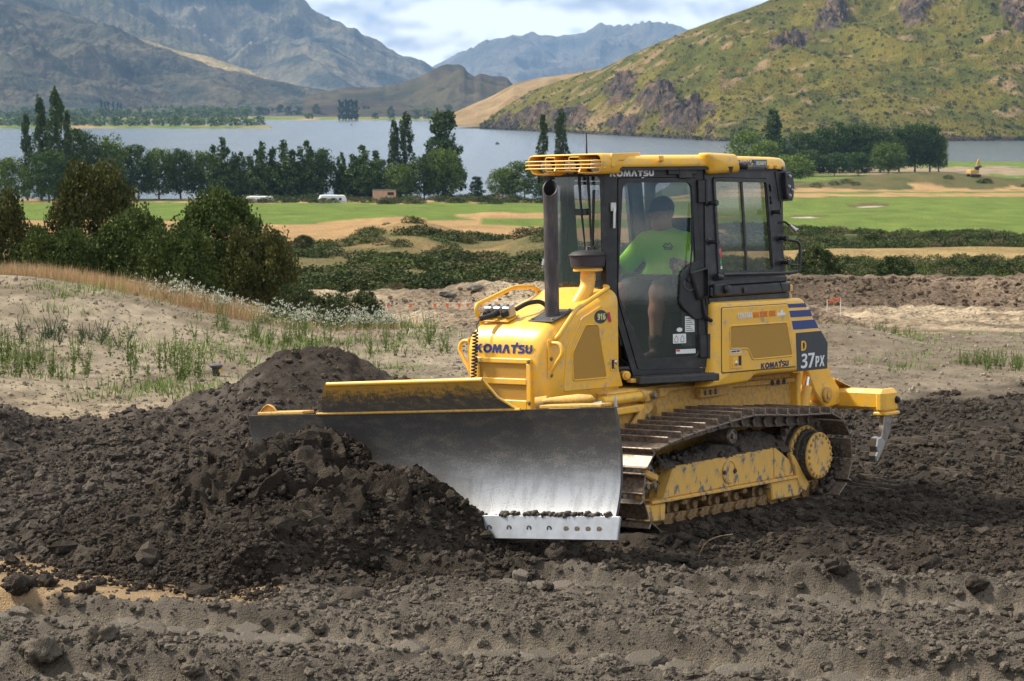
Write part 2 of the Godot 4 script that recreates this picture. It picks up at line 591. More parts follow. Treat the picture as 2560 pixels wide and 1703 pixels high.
func bolt_mesh(r: float, h: float) -> ArrayMesh:
	var g := Geo.new()
	g.lathe(Vector3.ZERO, Vector3(0, 0, 1), [[r * 1.5, 0.0], [r * 1.5, h * 0.25], [r, h * 0.3], [r, h * 0.9], [r * 0.8, h], [0.0, h]], 6)
	return g.done()

func put(o: Node3D, at: Vector3, zdir: Vector3) -> Node3D:
	var z := zdir.normalized()
	var up := Vector3.UP if absf(z.y) < 0.9 else Vector3.RIGHT
	var x := up.cross(z).normalized()
	o.transform = Transform3D(Basis(x, z.cross(x), z), at)
	return o

func make_dozer() -> Node3D:
	var d := Node3D.new()
	d.name = "bulldozer"
	add_child(d)
	d.transform = Transform3D(Basis(Vector3(-0.623896, 0.02218, 0.781192), Vector3(-0.016211, 0.999015, -0.041312), Vector3(-0.781339, -0.038439, -0.622922)).orthonormalized(), Vector3.ZERO)
	tag(d, "yellow crawler bulldozer with black cab and wide steel blade pushing dark soil", "bulldozer")
	var F := mv(1, 0, 0)
	var L := mv(0, 1, 0)
	var U := mv(0, 0, 1)
	var bolt := bolt_mesh(0.011, 0.012)
	# ---------------- hood
	var hood := base("hood", Vector3.ZERO, 0, d)
	var g := Geo.new().smooth(1)
	var rings := []
	for x in [0.72, 0.9, 1.1, 1.3, 1.42, 1.455, 1.48, 1.505, 1.525, 1.54, 1.555, 1.57, 1.58, 1.59, 1.597, 1.602, 1.6049]:
		rings.append(hood_ring(x))
	g.loft(rings, true, false)
	g.flat()
	var fr: PackedVector3Array = rings[rings.size() - 1]
	var ce := mv(1.605, 0, 1.15)
	for k in fr.size(): g.tri(ce, fr[k], fr[(k + 1) % fr.size()])
	inst("hood_shell", g.done(), M.yellow, hood)
	# front grille panel: a frame of bars with two perforated screens set back in it
	g = Geo.new()
	var po := mv(1.596, 0, 0)
	g.ring(rrect(-0.255, 0.255, 0.90, 1.275, 0.02), rrect(-0.216, 0.216, 1.135, 1.240, 0.015), Vector2(0, 1.187), po, L, U, 0.022) if false else g.box(mv(1.612, 0, 1.258), Vector3(0.026, 0.036, 0.51), 0.005)
	g.box(mv(1.612, 0, 1.112), Vector3(0.026, 0.042, 0.43), 0.004)
	g.box(mv(1.612, 0, 0.925), Vector3(0.026, 0.11, 0.43), 0.004)
	for s in [-1, 1]: g.box(mv(1.612, s * 0.235, 1.055), Vector3(0.026, 0.37, 0.04), 0.005)
	inst("grille_frame", g.done(), M.yellow, hood)
	for zz in [[1.133, 1.240], [0.98, 1.091]]:
		g = Geo.new()
		g.box(mv(1.608, 0, (zz[0] + zz[1]) / 2), Vector3(0.006, zz[1] - zz[0] + 0.004, 0.434), 0.0)
		inst("grille_screen", g.done(), M.screen, hood)
	for p in [[-0.24, 1.258], [0.24, 1.258], [0.24, 0.965], [-0.24, 0.965], [0.24, 0.90]]:
		put(inst("bolt", bolt, M.bolt, hood), mv(1.625, p[0], p[1]), F)
	# front lettering, split in letters so that the mark's raised bar over the T can be set
	mark(hood, mv(1.6052, -0.264, 1.311), L, U, 0.52, 0.062, M.decal_blue, 0.12)
	# side door panel with perforated window
	for s in [1, -1]:
		var so := mv(0, s * 0.3615, 0)
		var axx: Vector3 = -F if s > 0 else F
		var fl := func(pts: Array) -> PackedVector2Array:
			var o := PackedVector2Array()
			for p in pts: o.append(Vector2(-p[0] if s > 0 else p[0], p[1]))
			return o
		g = Geo.new()
		g.prism(rounded(fl.call([[1.385, 1.033], [0.675, 1.024], [0.925, 1.628], [1.165, 1.545], [1.345, 1.343]]), 0.02), so, axx, U, 0.009, 0.004)
		inst("side_panel", g.done(), M.yellow, hood)
		var win: PackedVector2Array = rounded(fl.call([[1.285, 1.106], [0.878, 1.10], [0.978, 1.488], [1.128, 1.495], [1.288, 1.301]]), 0.025)
		g = Geo.new()
		g.prism(win, mv(0, s * 0.3705, 0), axx, U, 0.002, 0.0005)
		inst("side_screen", g.done(), M.screen, hood)
		var wp := PackedVector3Array()
		for p in win: wp.append(mv(0, s * 0.3725, 0) + axx * p.x + U * p.y)
		wp.append(wp[0])
		inst("screen_rim", Geo.new().tube(wp, 0.006, 6, -1.0, true).done(), M.yellow, hood)
		# latch
		g = Geo.new()
		g.ring(fl.call([[0.835, 1.235], [0.75, 1.235], [0.75, 1.148], [0.835, 1.148]]), fl.call([[0.825, 1.226], [0.76, 1.226], [0.76, 1.158], [0.825, 1.158]]), Vector2(-0.79 * s, 1.19), mv(0, s * 0.37, 0), axx, U, 0.008, 24)
		inst("latch_frame", g.done(), M.yellow, hood)
		inst("latch_recess", Geo.new().box(mv(0.807, s * 0.371, 1.192), Vector3(0.03, 0.064, 0.006), 0.0).done(), M.rubber, hood)
		inst("latch", Geo.new().box(mv(0.776, s * 0.373, 1.192), Vector3(0.028, 0.062, 0.012), 0.003).done(), M.yellow, hood)
		put(inst("bolt", bolt, M.chrome, hood), mv(0.776, s * 0.379, 1.205), L * s)
	# number decal
	var ov := PackedVector2Array()
	for k in 28: ov.append(Vector2(-0.942, 1.545) + Vector2(cos(TAU * k / 28) * 0.078, sin(TAU * k / 28) * 0.049))
	inst("number_plate", Geo.new().prism(ov, mv(0, 0.3715, 0), -F, U, 0.0015, 0.0003).done(), M.decal_slate, hood)
	text(hood, "lettering", "916", mv(0.985, 0.3735, 1.522), -F, U, 0.094, 0.046, M.decal_cream, 0.05, 0.0)
	inst("sticker", Geo.new().prism(v2([[-0.866, 1.57], [-0.833, 1.575], [-0.81, 1.505], [-0.832, 1.50]]), mv(0, 0.3715, 0), -F, U, 0.001, 0.0002).done(), M.decal_pink, hood)
	# exhaust
	var ex := base("exhaust", Vector3.ZERO, 0, d)
	var exx := 1.325
	var exy := 0.225
	g = Geo.new()
	var pl := Basis(L * -1.0, (U + F * 0.30).normalized(), (F - U * 0.30).normalized())
	g.box(mv(exx, exy - 0.01, 1.568), Vector3(0.23, 0.012, 0.26), 0.003, pl)
	inst("base_plate", g.done(), M.dark_grey, ex)
	for p in [[0.1, 0.09], [0.1, -0.09], [-0.1, 0.09], [-0.1, -0.09]]:
		put(inst("bolt", bolt, M.bolt, ex), mv(exx + p[0], exy + p[1] - 0.01, 1.568 - p[0] * 0.30 + 0.006), U + F * 0.3)
	# pipe with a slanted mouth
	g = Geo.new().smooth(1)
	var seg := 28
	var R1 := 0.051
	var R0 := 0.046
	var lo := []
	var mid := []
	var hi := []
	var hi2 := []
	var lo2 := []
	for k in seg:
		var a := TAU * k / seg
		var e := F * cos(a) + L * sin(a)
		var front := e.dot((F * 0.81 + L * 0.45).normalized())
		var bend := (F * 0.81 + L * 0.45).normalized()
		var ztop := 2.535 - 0.115 * (front + 1.0) * 0.5
		lo.append(mv(exx, exy, 1.555) + e * R1)
		mid.append(mv(exx, exy, 2.30) + e * R1)
		hi.append(mv(exx, exy, ztop) + e * (R1 + 0.003) + bend * 0.010)
		hi2.append(mv(exx, exy, ztop + 0.001) + e * R0 + bend * 0.010)
		lo2.append(mv(exx, exy, 2.34) + e * (R0 - 0.012))
	for k in seg:
		var k2 := (k + 1) % seg
		g.grp = 1
		g.quad(lo[k], lo[k2], mid[k2], mid[k])
		g.quad(mid[k], mid[k2], hi[k2], hi[k])
		g.grp = 2
		g.quad(hi[k], hi[k2], hi2[k2], hi2[k])
	inst("stack_pipe", g.done(), M.exhaust_steel, ex)
	g = Geo.new().smooth(1)
	for k in seg:
		var k2 := (k + 1) % seg
		g.quad(hi2[k2], hi2[k], lo2[k], lo2[k2])
	inst("stack_bore", g.done(), M.soot, ex)
	# pre-cleaner on its intake pipe
	var pc := base("air_intake", Vector3.ZERO, 0, d)
	g = Geo.new()
	g.tube(rpath([mv(0.985, 0.19, 1.62), mv(0.86, 0.20, 1.76), mv(0.86, 0.20, 1.875)], 0.07, 6), 0.054, 20)
	g.lathe(mv(0.86, 0.20, 1.80), U, [[0.057, 0.0], [0.057, 0.05], [0.054, 0.05]], 24)
	inst("intake_pipe", g.done(), M.yellow, pc)
	g = Geo.new().lathe(mv(0.86, 0.20, 1.872), U, [[0.0, 0.0], [0.108, 0.0], [0.108, 0.018], [0.10, 0.022], [0.10, 0.03]], 32)
	inst("clamp_ring", g.done(), M.yellow, pc)
	g = Geo.new().lathe(mv(0.86, 0.20, 1.898), U, [[0.0, 0.0], [0.118, 0.0], [0.124, 0.01], [0.133, 0.082], [0.135, 0.084]], 32)
	inst("dust_bowl", g.done(), M.cap_plastic, pc)
	g = Geo.new().lathe(mv(0.86, 0.20, 1.98), U, [[0.138, 0.0], [0.141, 0.004], [0.139, 0.012], [0.128, 0.018], [0.12, 0.026], [0.095, 0.038], [0.05, 0.044], [0.012, 0.045], [0.012, 0.065], [0.006, 0.07], [0.0, 0.07]], 32, false)
	inst("bowl_lid", g.done(), M.rubber, pc)
	# hand rails and grab handles
	inst("hand_rail", Geo.new().tube(rpath([mv(1.47, 0.33, 1.39), mv(1.48, 0.385, 1.42), mv(1.27, 0.395, 1.61), mv(0.87, 0.395, 1.755), mv(0.845, 0.34, 1.76)], 0.05), 0.0165, 10).done(), M.yellow, d)
	inst("hand_rail", Geo.new().tube(rpath([mv(1.455, -0.31, 1.49), mv(1.535, -0.32, 1.64), mv(1.08, -0.32, 1.757), mv(0.84, -0.32, 1.752), mv(0.72, -0.31, 1.675)], 0.06), 0.0165, 10).done(), M.yellow, d)
	for s in [1, -1]:
		g = Geo.new()
		g.tube(rpath([mv(1.525, s * 0.355, 1.385), mv(1.525, s * 0.45, 1.385), mv(1.53, s * 0.475, 1.32), mv(1.545, s * 0.36, 1.165)], 0.035), 0.0145, 10)
		inst("grab_handle", g.done(), M.yellow, d)
		g = Geo.new()
		g.box(mv(1.535, s * 0.364, 1.275), Vector3(0.05, 0.27, 0.01), 0.003)
		inst("grab_handle_plate", g.done(), M.yellow, d)
		put(inst("bolt", bolt, M.bolt, d), mv(1.53, s * 0.369, 1.275), L * s)
		put(inst("bolt", bolt, M.bolt, d), mv(1.53, s * 0.369, 1.16), L * s)
	# connector box with coiled cable
	var cb := base("connector_box", Vector3.ZERO, 0, d)
	var tilt := Basis(L * -1.0, (U + F * 0.30).normalized(), (F - U * 0.30).normalized())
	inst("mounting_tray", Geo.new().box(mv(1.44, -0.16, 1.548), Vector3(0.25, 0.012, 0.14), 0.003, tilt).done(), M.yellow, cb)
	for k in 3:
		var yy := -0.24 + k * 0.082
		inst("socket_block", Geo.new().box(mv(1.44, yy, 1.60), Vector3(0.07, 0.085, 0.075), 0.008, tilt).done(), M.alloy, cb)
		g = Geo.new().lathe(mv(1.475, yy, 1.588), F - U * 0.3, [[0.026, 0.0], [0.026, 0.02], [0.02, 0.024], [0.02, 0.04], [0.0, 0.04]], 16)
		inst("socket_cap", g.done(), M.rubber, cb)
		put(inst("bolt", bolt, M.bolt, cb), mv(1.455, yy, 1.64), U)
	g = Geo.new().tube(rpath([mv(1.40, -0.05, 1.61), mv(1.33, 0.0, 1.655), mv(1.2, 0.03, 1.665), mv(1.12, 0.05, 1.60)], 0.06), 0.017, 8)
	inst("supply_hose", g.done(), M.rubber, cb)
	g = Geo.new().tube(rpath([mv(1.50, -0.158, 1.58), mv(1.56, -0.19, 1.562), mv(1.60, -0.215, 1.55)], 0.03), 0.02, 10)
	inst("plug", g.done(), M.rubber, cb)
	g = Geo.new()
	var cp := PackedVector3Array()
	var c0 := mv(1.60, -0.215, 1.55)
	var c1 := mv(1.64, -0.225, 1.46)
	var c2 := mv(1.675, -0.225, 1.10)
	cp.append(c0)
	cp.append(c0.lerp(c1, 0.5) + F * 0.015)
	var turns := 15
	for k in turns * 10 + 1:
		var t := float(k) / (turns * 10)
		var a := t * turns * TAU
		var rr := 0.019
		cp.append(c1.lerp(c2, t) + L * (cos(a) * rr) + F * (sin(a) * rr))
	cp.append(c2 - U * 0.1)
	g.tube(cp, 0.0055, 6)
	inst("coiled_cable", g.done(), M.rubber, cb)
	make_cab(d)
	make_rear(d)
	make_blade(d)
	make_chassis(d)
	var tr := make_track(d)
	var tr2: Node3D = tr.duplicate()
	tr2.name = "track_001"
	d.add_child(tr2)
	tr2.position = mv(0, -1.65, 0)
	make_ripper(d)
	return d

func make_cab(d: Node3D) -> void:
	var F := mv(1, 0, 0)
	var L := mv(0, 1, 0)
	var U := mv(0, 0, 1)
	var cab := base("cab", Vector3.ZERO, 0, d)
	var g: Geo
	for s in [1.0, -1.0]:
		# plan direction of the angled door wall on this side
		var A := mv(0.74, 0.28 * s, 0)
		var B := mv(0.0, 0.66 * s, 0)
		var dx := (B - A).normalized()
		var Lw := A.distance_to(B)
		var outw := (dx.cross(U) if s > 0 else U.cross(dx)).normalized()
		# axes for ring(): normal = ax x ay must point outward
		var ax := dx if s > 0 else -dx
		var org := A - outw * 0.03
		var fx := func(pts: Array) -> PackedVector2Array:
			var o := PackedVector2Array()
			for p in pts: o.append(Vector2(door_s(p[0]) * (1.0 if s > 0 else -1.0), p[1]))
			return o
		var outer: PackedVector2Array = fx.call([[0.74, 2.63], [0.0, 2.63], [0.0, 1.095], [0.555, 1.095], [0.74, 1.76]])
		var gap: PackedVector2Array = rounded(fx.call([[0.652, 2.548], [0.072, 2.546], [0.003, 1.125], [0.525, 1.135], [0.665, 1.66]]), 0.02)
		var hole: PackedVector2Array = rounded(fx.call([[0.615, 2.512], [0.108, 2.510], [0.06, 1.213], [0.468, 1.213], [0.662, 1.70]]), 0.06, 6)
		var cc := Vector2(door_s(0.36) * s, 1.9)
		inst("door_pillars", Geo.new().ring(outer, gap, cc, org, ax, U, 0.03).done(), M.black_paint, cab)
		var dr: PackedVector2Array = rounded(fx.call([[0.648, 2.543], [0.077, 2.541], [0.008, 1.13], [0.522, 1.14], [0.66, 1.66]]), 0.02)
		inst("door_frame", Geo.new().ring(dr, hole, cc, org + outw * 0.004, ax, U, 0.034).done(), M.black_paint, cab)
		inst("door_window", Geo.new().prism(hole, org + outw * 0.020, ax, U, 0.005, 0.001).done(), M.glass, cab)
		if s > 0:
			var DP := func(x: float, z: float, off: float = 0.0) -> Vector3: return A + dx * door_s(x) + U * z + outw * off
			# wiper motor cover on the door, dark plate over the glass edge
			var cov: PackedVector2Array = rounded(fx.call([[0.20, 1.85], [0.085, 1.93], [0.03, 1.90], [0.02, 1.50], [0.10, 1.48], [0.215, 1.60]]), 0.05, 5)
			inst("wiper_cover", Geo.new().prism(cov, org + outw * 0.03, ax, U, 0.025, 0.008).done(), M.black_paint, cab)
			inst("wiper_housing", Geo.new().prism(rounded(fx.call([[0.15, 1.845], [0.012, 1.88], [0.01, 1.66], [0.09, 1.63]]), 0.015), org + outw * 0.05, ax, U, 0.045, 0.012).done(), M.black_paint, cab)
			g = Geo.new()
			g.tube(PackedVector3Array([DP.call(0.145, 1.79, 0.03), DP.call(0.122, 2.05, 0.035), DP.call(0.112, 2.36, 0.02)]), 0.006, 6)
			g.tube(PackedVector3Array([DP.call(0.118, 2.0, 0.02), DP.call(0.108, 2.35, 0.012)]), 0.008, 6)
			g.lathe(DP.call(0.148, 1.79, 0.02), outw, [[0.018, 0.0], [0.018, 0.02], [0.0, 0.022]], 14)
			inst("door_wiper", g.done(), M.rubber, cab)
			inst("door_wiper_hose", Geo.new().tube(rpath([DP.call(0.17, 1.80, 0.02), DP.call(0.19, 1.74, 0.03), DP.call(0.15, 1.70, 0.035), DP.call(0.08, 1.74, 0.035)], 0.03), 0.003, 5).done(), M.interior_grey, cab)
			# handle
			inst("door_handle", Geo.new().box(DP.call(0.69, 2.335, 0.012), Vector3(0.045, 0.065, 0.02), 0.004, Basis(dx, U, outw)).tube(PackedVector3Array([DP.call(0.686, 2.325, 0.025), DP.call(0.69, 2.28, 0.03), DP.call(0.692, 2.18, 0.03)]), 0.011, 8).done(), M.alloy, cab)
			mark(cab, DP.call(0.706, 2.556, 0.0005), dx, U, 0.362, 0.043, M.decal_white)
			inst("door_stop", Geo.new().box(DP.call(0.18, 2.59, 0.012), Vector3(0.24, 0.05, 0.024), 0.004, Basis(dx, U, outw)).box(DP.call(0.16, 2.57, 0.02), Vector3(0.11, 0.07, 0.02), 0.006, Basis(dx, U, outw)).done(), M.black_paint, cab)
			# hinges
			for hz in [2.44, 1.29]:
				g = Geo.new()
				g.box(DP.call(0.045, hz, 0.022), Vector3(0.055, 0.17, 0.03), 0.005, Basis(dx, U, outw))
				g.tube(PackedVector3Array([DP.call(0.005, hz - 0.09, 0.022), DP.call(0.005, hz + 0.09, 0.022)]), 0.016, 10)
				inst("hinge", g.done(), M.black_paint, cab)
			# paper stickers inside the pane
			var st := [[0.165, 0.095, 1.399, 1.516], [0.256, 0.159, 1.317, 1.387], [0.235, 0.088, 1.239, 1.272]]
			for q in st:
				inst("glass_sticker", Geo.new().prism(fx.call([[q[0], q[2]], [q[1], q[2]], [q[1], q[3]], [q[0], q[3]]]), org + outw * 0.0255, ax, U, 0.0012, 0.0).done(), M.decal_white, cab)
			for k in 7:
				inst("sticker_print", Geo.new().prism(fx.call([[0.160, 1.409 + k * 0.0145], [0.100 + 0.012 * (k % 3), 1.409 + k * 0.0145], [0.100 + 0.012 * (k % 3), 1.4135 + k * 0.0145], [0.160, 1.4135 + k * 0.0145]]), org + outw * 0.0268, ax, U, 0.0006, 0.0).done(), M.decal_slate, cab)
			for k in 2:
				var xx: float = 0.245 - k * 0.045
				inst("sticker_print", Geo.new().ring(fx.call([[xx, 1.325], [xx - 0.026, 1.325], [xx - 0.026, 1.355], [xx - 0.013, 1.378], [xx, 1.355]]), fx.call([[xx - 0.003, 1.329], [xx - 0.023, 1.329], [xx - 0.023, 1.354], [xx - 0.013, 1.372], [xx - 0.003, 1.354]]), Vector2(door_s(xx - 0.013), 1.345), org + outw * 0.0268, ax, U, 0.0006, 16).done(), M.decal_slate, cab)
			inst("sticker_print", Geo.new().prism(fx.call([[0.233, 1.256], [0.206, 1.256], [0.206, 1.270], [0.233, 1.270]]), org + outw * 0.0268, ax, U, 0.0006, 0.0).done(), M.decal_red, cab)
			var ov := PackedVector2Array()
			for k in 20: ov.append(Vector2(door_s(0.207) + cos(TAU * k / 20) * 0.024, 1.418 + sin(TAU * k / 20) * 0.016))
			inst("glass_sticker", Geo.new().prism(ov, org + outw * 0.0255, ax, U, 0.0012, 0.0).done(), M.decal_white, cab)
		# rear side wall with the sliding window
		var sx: Vector3 = -F if s > 0 else F
		var sg := 1.0 if s > 0 else -1.0
		var q2 := func(pts: Array) -> PackedVector2Array:
			var o := PackedVector2Array()
			for p in pts: o.append(Vector2(-p[0] * sg, p[1]))
			return o
		var so := mv(0, 0.63 * s, 0)
		inst("side_wall", Geo.new().ring(q2.call([[0.02, 2.63], [-0.98, 2.63], [-1.10, 1.62], [0.02, 1.62]]), rounded(q2.call([[-0.075, 2.545], [-0.835, 2.535], [-0.925, 1.80], [-0.135, 1.80]]), 0.03), Vector2(0.5 * sg, 2.15), so, sx, U, 0.035).done(), M.black_paint, cab)
		inst("window_rail", Geo.new().ring(rounded(q2.call([[-0.08, 2.54], [-0.832, 2.53], [-0.921, 1.805], [-0.14, 1.805]]), 0.03), rounded(q2.call([[-0.108, 2.512], [-0.812, 2.503], [-0.896, 1.832], [-0.166, 1.832]]), 0.025), Vector2(0.5 * sg, 2.15), so + L * (s * 0.022), sx, U, 0.024).done(), M.dark_grey, cab)
		inst("window_post", Geo.new().prism(q2.call([[-0.462, 2.512], [-0.488, 2.512], [-0.556, 1.83], [-0.530, 1.83]]), so + L * (s * 0.024), sx, U, 0.016, 0.004).done(), M.dark_grey, cab)
		inst("side_window", Geo.new().prism(q2.call([[-0.11, 2.51], [-0.462, 2.51], [-0.530, 1.833], [-0.167, 1.833]]), so + L * (s * 0.020), sx, U, 0.004, 0.001).done(), M.glass, cab)
		inst("side_window", Geo.new().prism(q2.call([[-0.488, 2.51], [-0.81, 2.503], [-0.894, 1.833], [-0.556, 1.833]]), so + L * (s * 0.012), sx, U, 0.004, 0.001).done(), M.glass, cab)
		# sill with the steps in its profile
		g = Geo.new()
		g.box(mv(-0.54, 0.655 * s, 1.755), Vector3(1.08, 0.05, 0.06), 0.01)
		g.box(mv(-0.55, 0.665 * s, 1.69), Vector3(1.10, 0.075, 0.08), 0.012)
		g.box(mv(-0.56, 0.64 * s, 1.625), Vector3(1.12, 0.05, 0.08), 0.006)
		inst("cab_sill", g.done(), M.black_paint, cab)
		# lower wall behind the door line
		g = Geo.new().box(mv(-0.035, 0.64 * s, 1.36), Vector3(0.10, 0.56, 0.06), 0.006)
		inst("lower_pillar", g.done(), M.black_paint, cab)
		if s > 0:
			# stops, knobs and the guard rail round the window
			g = Geo.new()
			g.tube(rpath([mv(-0.16, 0.70, 1.815), mv(-1.10, 0.72, 1.80), mv(-1.17, 0.74, 1.81), mv(-1.185, 0.74, 2.04), mv(-1.02, 0.70, 2.06)], 0.06), 0.013, 10)
			g.tube(rpath([mv(-1.18, 0.74, 1.86), mv(-1.06, 0.73, 1.86), mv(-1.02, 0.70, 1.89)], 0.03), 0.008, 8)
			inst("guard_rail", g.done(), M.black_paint, cab)
			for p in [[-0.02, 2.352], [-0.03, 2.064], [-0.90, 2.275], [-0.985, 2.071], [-1.015, 1.882]]:
				g = Geo.new().lathe(mv(p[0], 0.66, p[1]), L, [[0.03, 0.0], [0.03, 0.008], [0.016, 0.012], [0.016, 0.07], [0.022, 0.072], [0.022, 0.088], [0.0, 0.09]], 14)
				inst("rail_post", g.done(), M.black_paint, cab)
			for p in [[-0.862, 2.475], [-0.87, 2.45], [-0.866, 2.385], [-0.875, 2.352]]:
				put(inst("bolt", bolt_mesh(0.014, 0.02), M.black_paint, cab), mv(p[0], 0.665, p[1]), L)
			inst("sill_latch", Geo.new().box(mv(-0.09, 0.70, 1.705), Vector3(0.15, 0.085, 0.05), 0.008).lathe(mv(-0.16, 0.715, 1.708), L, [[0.0, 0.0], [0.03, 0.0], [0.036, 0.02], [0.03, 0.04], [0.0, 0.045]], 16).done(), M.black_paint, cab)
			inst("sill_roller", Geo.new().tube(PackedVector3Array([mv(-0.07, 0.70, 1.80), mv(-0.14, 0.70, 1.80)]), 0.024, 10).done(), M.black_paint, cab)
			inst("sill_button", Geo.new().lathe(mv(-0.435, 0.70, 1.688), L, [[0.022, 0.0], [0.022, 0.015], [0.0, 0.018]], 12).done(), M.black_paint, cab)
			inst("drain_hose", Geo.new().tube(rpath([mv(0.06, 0.66, 1.64), mv(0.055, 0.69, 1.50), mv(-0.01, 0.70, 1.47), mv(-0.06, 0.69, 1.52), mv(-0.07, 0.66, 1.64)], 0.05), 0.014, 8).done(), M.rubber, cab)
			inst("gas_strut", Geo.new().tube(PackedVector3Array([mv(-0.985, 0.705, 1.66), mv(-0.94, 0.705, 1.74)]), 0.004, 5).done(), M.black_paint, cab)
			# extinguisher and first aid stickers on the window
			for q in [[-0.135, -0.207, 1.940, 2.017, "decal_red"], [-0.145, -0.211, 1.878, 1.937, "decal_green"], [-0.150, -0.214, 1.855, 1.877, "decal_white"]]:
				inst("window_sticker", Geo.new().prism(q2.call([[q[0], q[2]], [q[1], q[2]], [q[1], q[3]], [q[0], q[3]]]), so + L * 0.0245, sx, U, 0.0012, 0.0).done(), M[q[4]], cab)
			for q in [[-0.165, -0.192, 1.903, 1.912], [-0.174, -0.183, 1.894, 1.921], [-0.152, -0.160, 1.965, 2.005], [-0.176, -0.186, 1.965, 2.005]]:
				inst("sticker_print", Geo.new().prism(q2.call([[q[0], q[2]], [q[1], q[2]], [q[1], q[3]], [q[0], q[3]]]), so + L * 0.0258, sx, U, 0.0006, 0.0).done(), M.decal_white, cab)
			# light bracket at the rear corner
			g = Geo.new()
			g.prism(v2([[0.94, 2.585], [1.13, 2.60], [1.20, 2.47], [1.19, 2.36], [1.0, 2.355]]), mv(0, 0.66, 0), -F, U, 0.012, 0.003)
			g.prism(rounded(v2([[1.03, 2.58], [1.12, 2.585], [1.16, 2.47], [1.14, 2.37], [1.05, 2.37], [1.035, 2.45]]), 0.02), mv(0, 0.672, 0), -F, U, 0.04, 0.006)
			inst("lamp_bracket", g.done(), M.black_paint, cab)
			for p in [[-1.08, 2.55], [-1.07, 2.47], [-1.08, 2.40], [-1.12, 2.44]]:
				put(inst("bolt", bolt_mesh(0.010, 0.014), M.alloy, cab), mv(p[0], 0.712, p[1]), L)
			inst("plug_lead", Geo.new().tube(rpath([mv(-0.98, 0.66, 2.19), mv(-1.06, 0.68, 2.20), mv(-1.10, 0.70, 2.16)], 0.03), 0.009, 7).done(), M.rubber, cab)
			inst("plug", Geo.new().tube(PackedVector3Array([mv(-1.09, 0.70, 2.17), mv(-1.15, 0.71, 2.13)]), 0.014, 8, 0.024).tube(PackedVector3Array([mv(-1.15, 0.71, 2.13), mv(-1.19, 0.72, 2.14)]), 0.02, 8, 0.004).done(), M.alloy, cab)
	# front window wall
	var fo := mv(0.715, 0, 0)
	inst("front_wall", Geo.new().ring(v2([[-0.28, 2.63], [0.28, 2.63], [0.28, 1.66], [-0.28, 1.66]]), rounded(v2([[-0.235, 2.56], [0.235, 2.56], [0.235, 1.74], [-0.235, 1.74]]), 0.05), Vector2(0, 2.15), fo, L, U, 0.028).done(), M.black_paint, cab)
	inst("windscreen", Geo.new().prism(rounded(v2([[-0.236, 2.561], [0.236, 2.561], [0.236, 1.739], [-0.236, 1.739]]), 0.05), mv(0.73, 0, 0), L, U, 0.005, 0.001).done(), M.glass, cab)
	for k in 2:
		var y0: float = [0.06, 0.14][k]
		var y1: float = [0.11, 0.165][k]
		inst("front_wiper", Geo.new().tube(PackedVector3Array([mv(0.765, y0, 2.57), mv(0.77, y0 + 0.015, 2.38), mv(0.765, y1, 2.0)]), 0.013, 6, 0.006).done(), M.rubber, cab)
	inst("front_wiper_blade", Geo.new().tube(PackedVector3Array([mv(0.76, 0.19, 2.46), mv(0.76, 0.165, 1.90)]), 0.012, 6).box(mv(0.76, 0.14, 2.03), Vector3(0.02, 0.04, 0.10), 0.004).done(), M.rubber, cab)
	# rear wall
	inst("rear_wall", Geo.new().ring(v2([[-0.65, 2.62], [0.65, 2.62], [0.65, 1.6], [-0.65, 1.6]]), rounded(v2([[-0.56, 2.52], [0.56, 2.52], [0.56, 1.80], [-0.56, 1.80]]), 0.05), Vector2(0, 2.15), mv(-1.05, 0, 0), -L, U, 0.03).done(), M.black_paint, cab)
	inst("rear_window", Geo.new().prism(v2([[-0.56, 2.52], [0.56, 2.52], [0.56, 1.80], [-0.56, 1.80]]), mv(-1.06, 0, 0), -L, U, 0.004, 0.001).done(), M.glass, cab)
	# roof: six-sided shell with rounded rim
	var plan := [[0.80, 0.31], [0.03, 0.70], [-1.03, 0.69], [-1.24, 0.58], [-1.24, -0.58], [-1.03, -0.69], [0.03, -0.70], [0.80, -0.31]]
	g = Geo.new().smooth(1)
	var rr := []
	for e in [[0.0, 2.625], [0.0, 2.648], [0.006, 2.672], [0.022, 2.692], [0.05, 2.704], [0.12, 2.712], [0.3, 2.716]]:
		var ring := PackedVector3Array()
		var p2 := rounded(v2(plan), 0.07, 4)
		for p in p2:
			var q: Vector2 = p - (p - Vector2(-0.2, 0)).normalized() * e[0]
			ring.append(mv(q.x, q.y, e[1] - (0.012 if p.x < -0.9 else 0.0)))
		rr.append(ring)
	rr.reverse()
	g.loft(rr, true, true)
	inst("roof", g.done(), M.yellow, cab)
	inst("roof_liner", Geo.new().prism(v2(plan), mv(0, 0, 2.60), F, L, 0.02, 0.002).done(), M.black_paint, cab)
	# corner pod on the roof over the door
	g = Geo.new().smooth(1)
	var pr := []
	for e in [[0.0, 0.0], [0.0, 0.075], [0.010, 0.10], [0.03, 0.115]]:
		var ring := PackedVector3Array()
		for p in rounded(v2([[0.06 - e[0], 2.724 - e[0]], [-0.325 + e[0], 2.715 - e[0]], [-0.36 + e[0], 2.575 + e[0]], [0.0 - e[0], 2.565 + e[0]]]), 0.025, 3):
			ring.append(mv(p.x, 0.635 + e[1], p.y))
		pr.append(ring)
	g.loft(pr, true, true)
	inst("roof_pod", g.done(), M.yellow, cab)
	g = Geo.new().prism(v2([[0.165, 2.62], [0.235, 2.622], [0.215, 2.57], [0.205, 2.575]]), mv(0, 0.749, 0), -F, U, 0.003, 0.0005)
	inst("pod_slot", g.done(), M.rubber, cab)
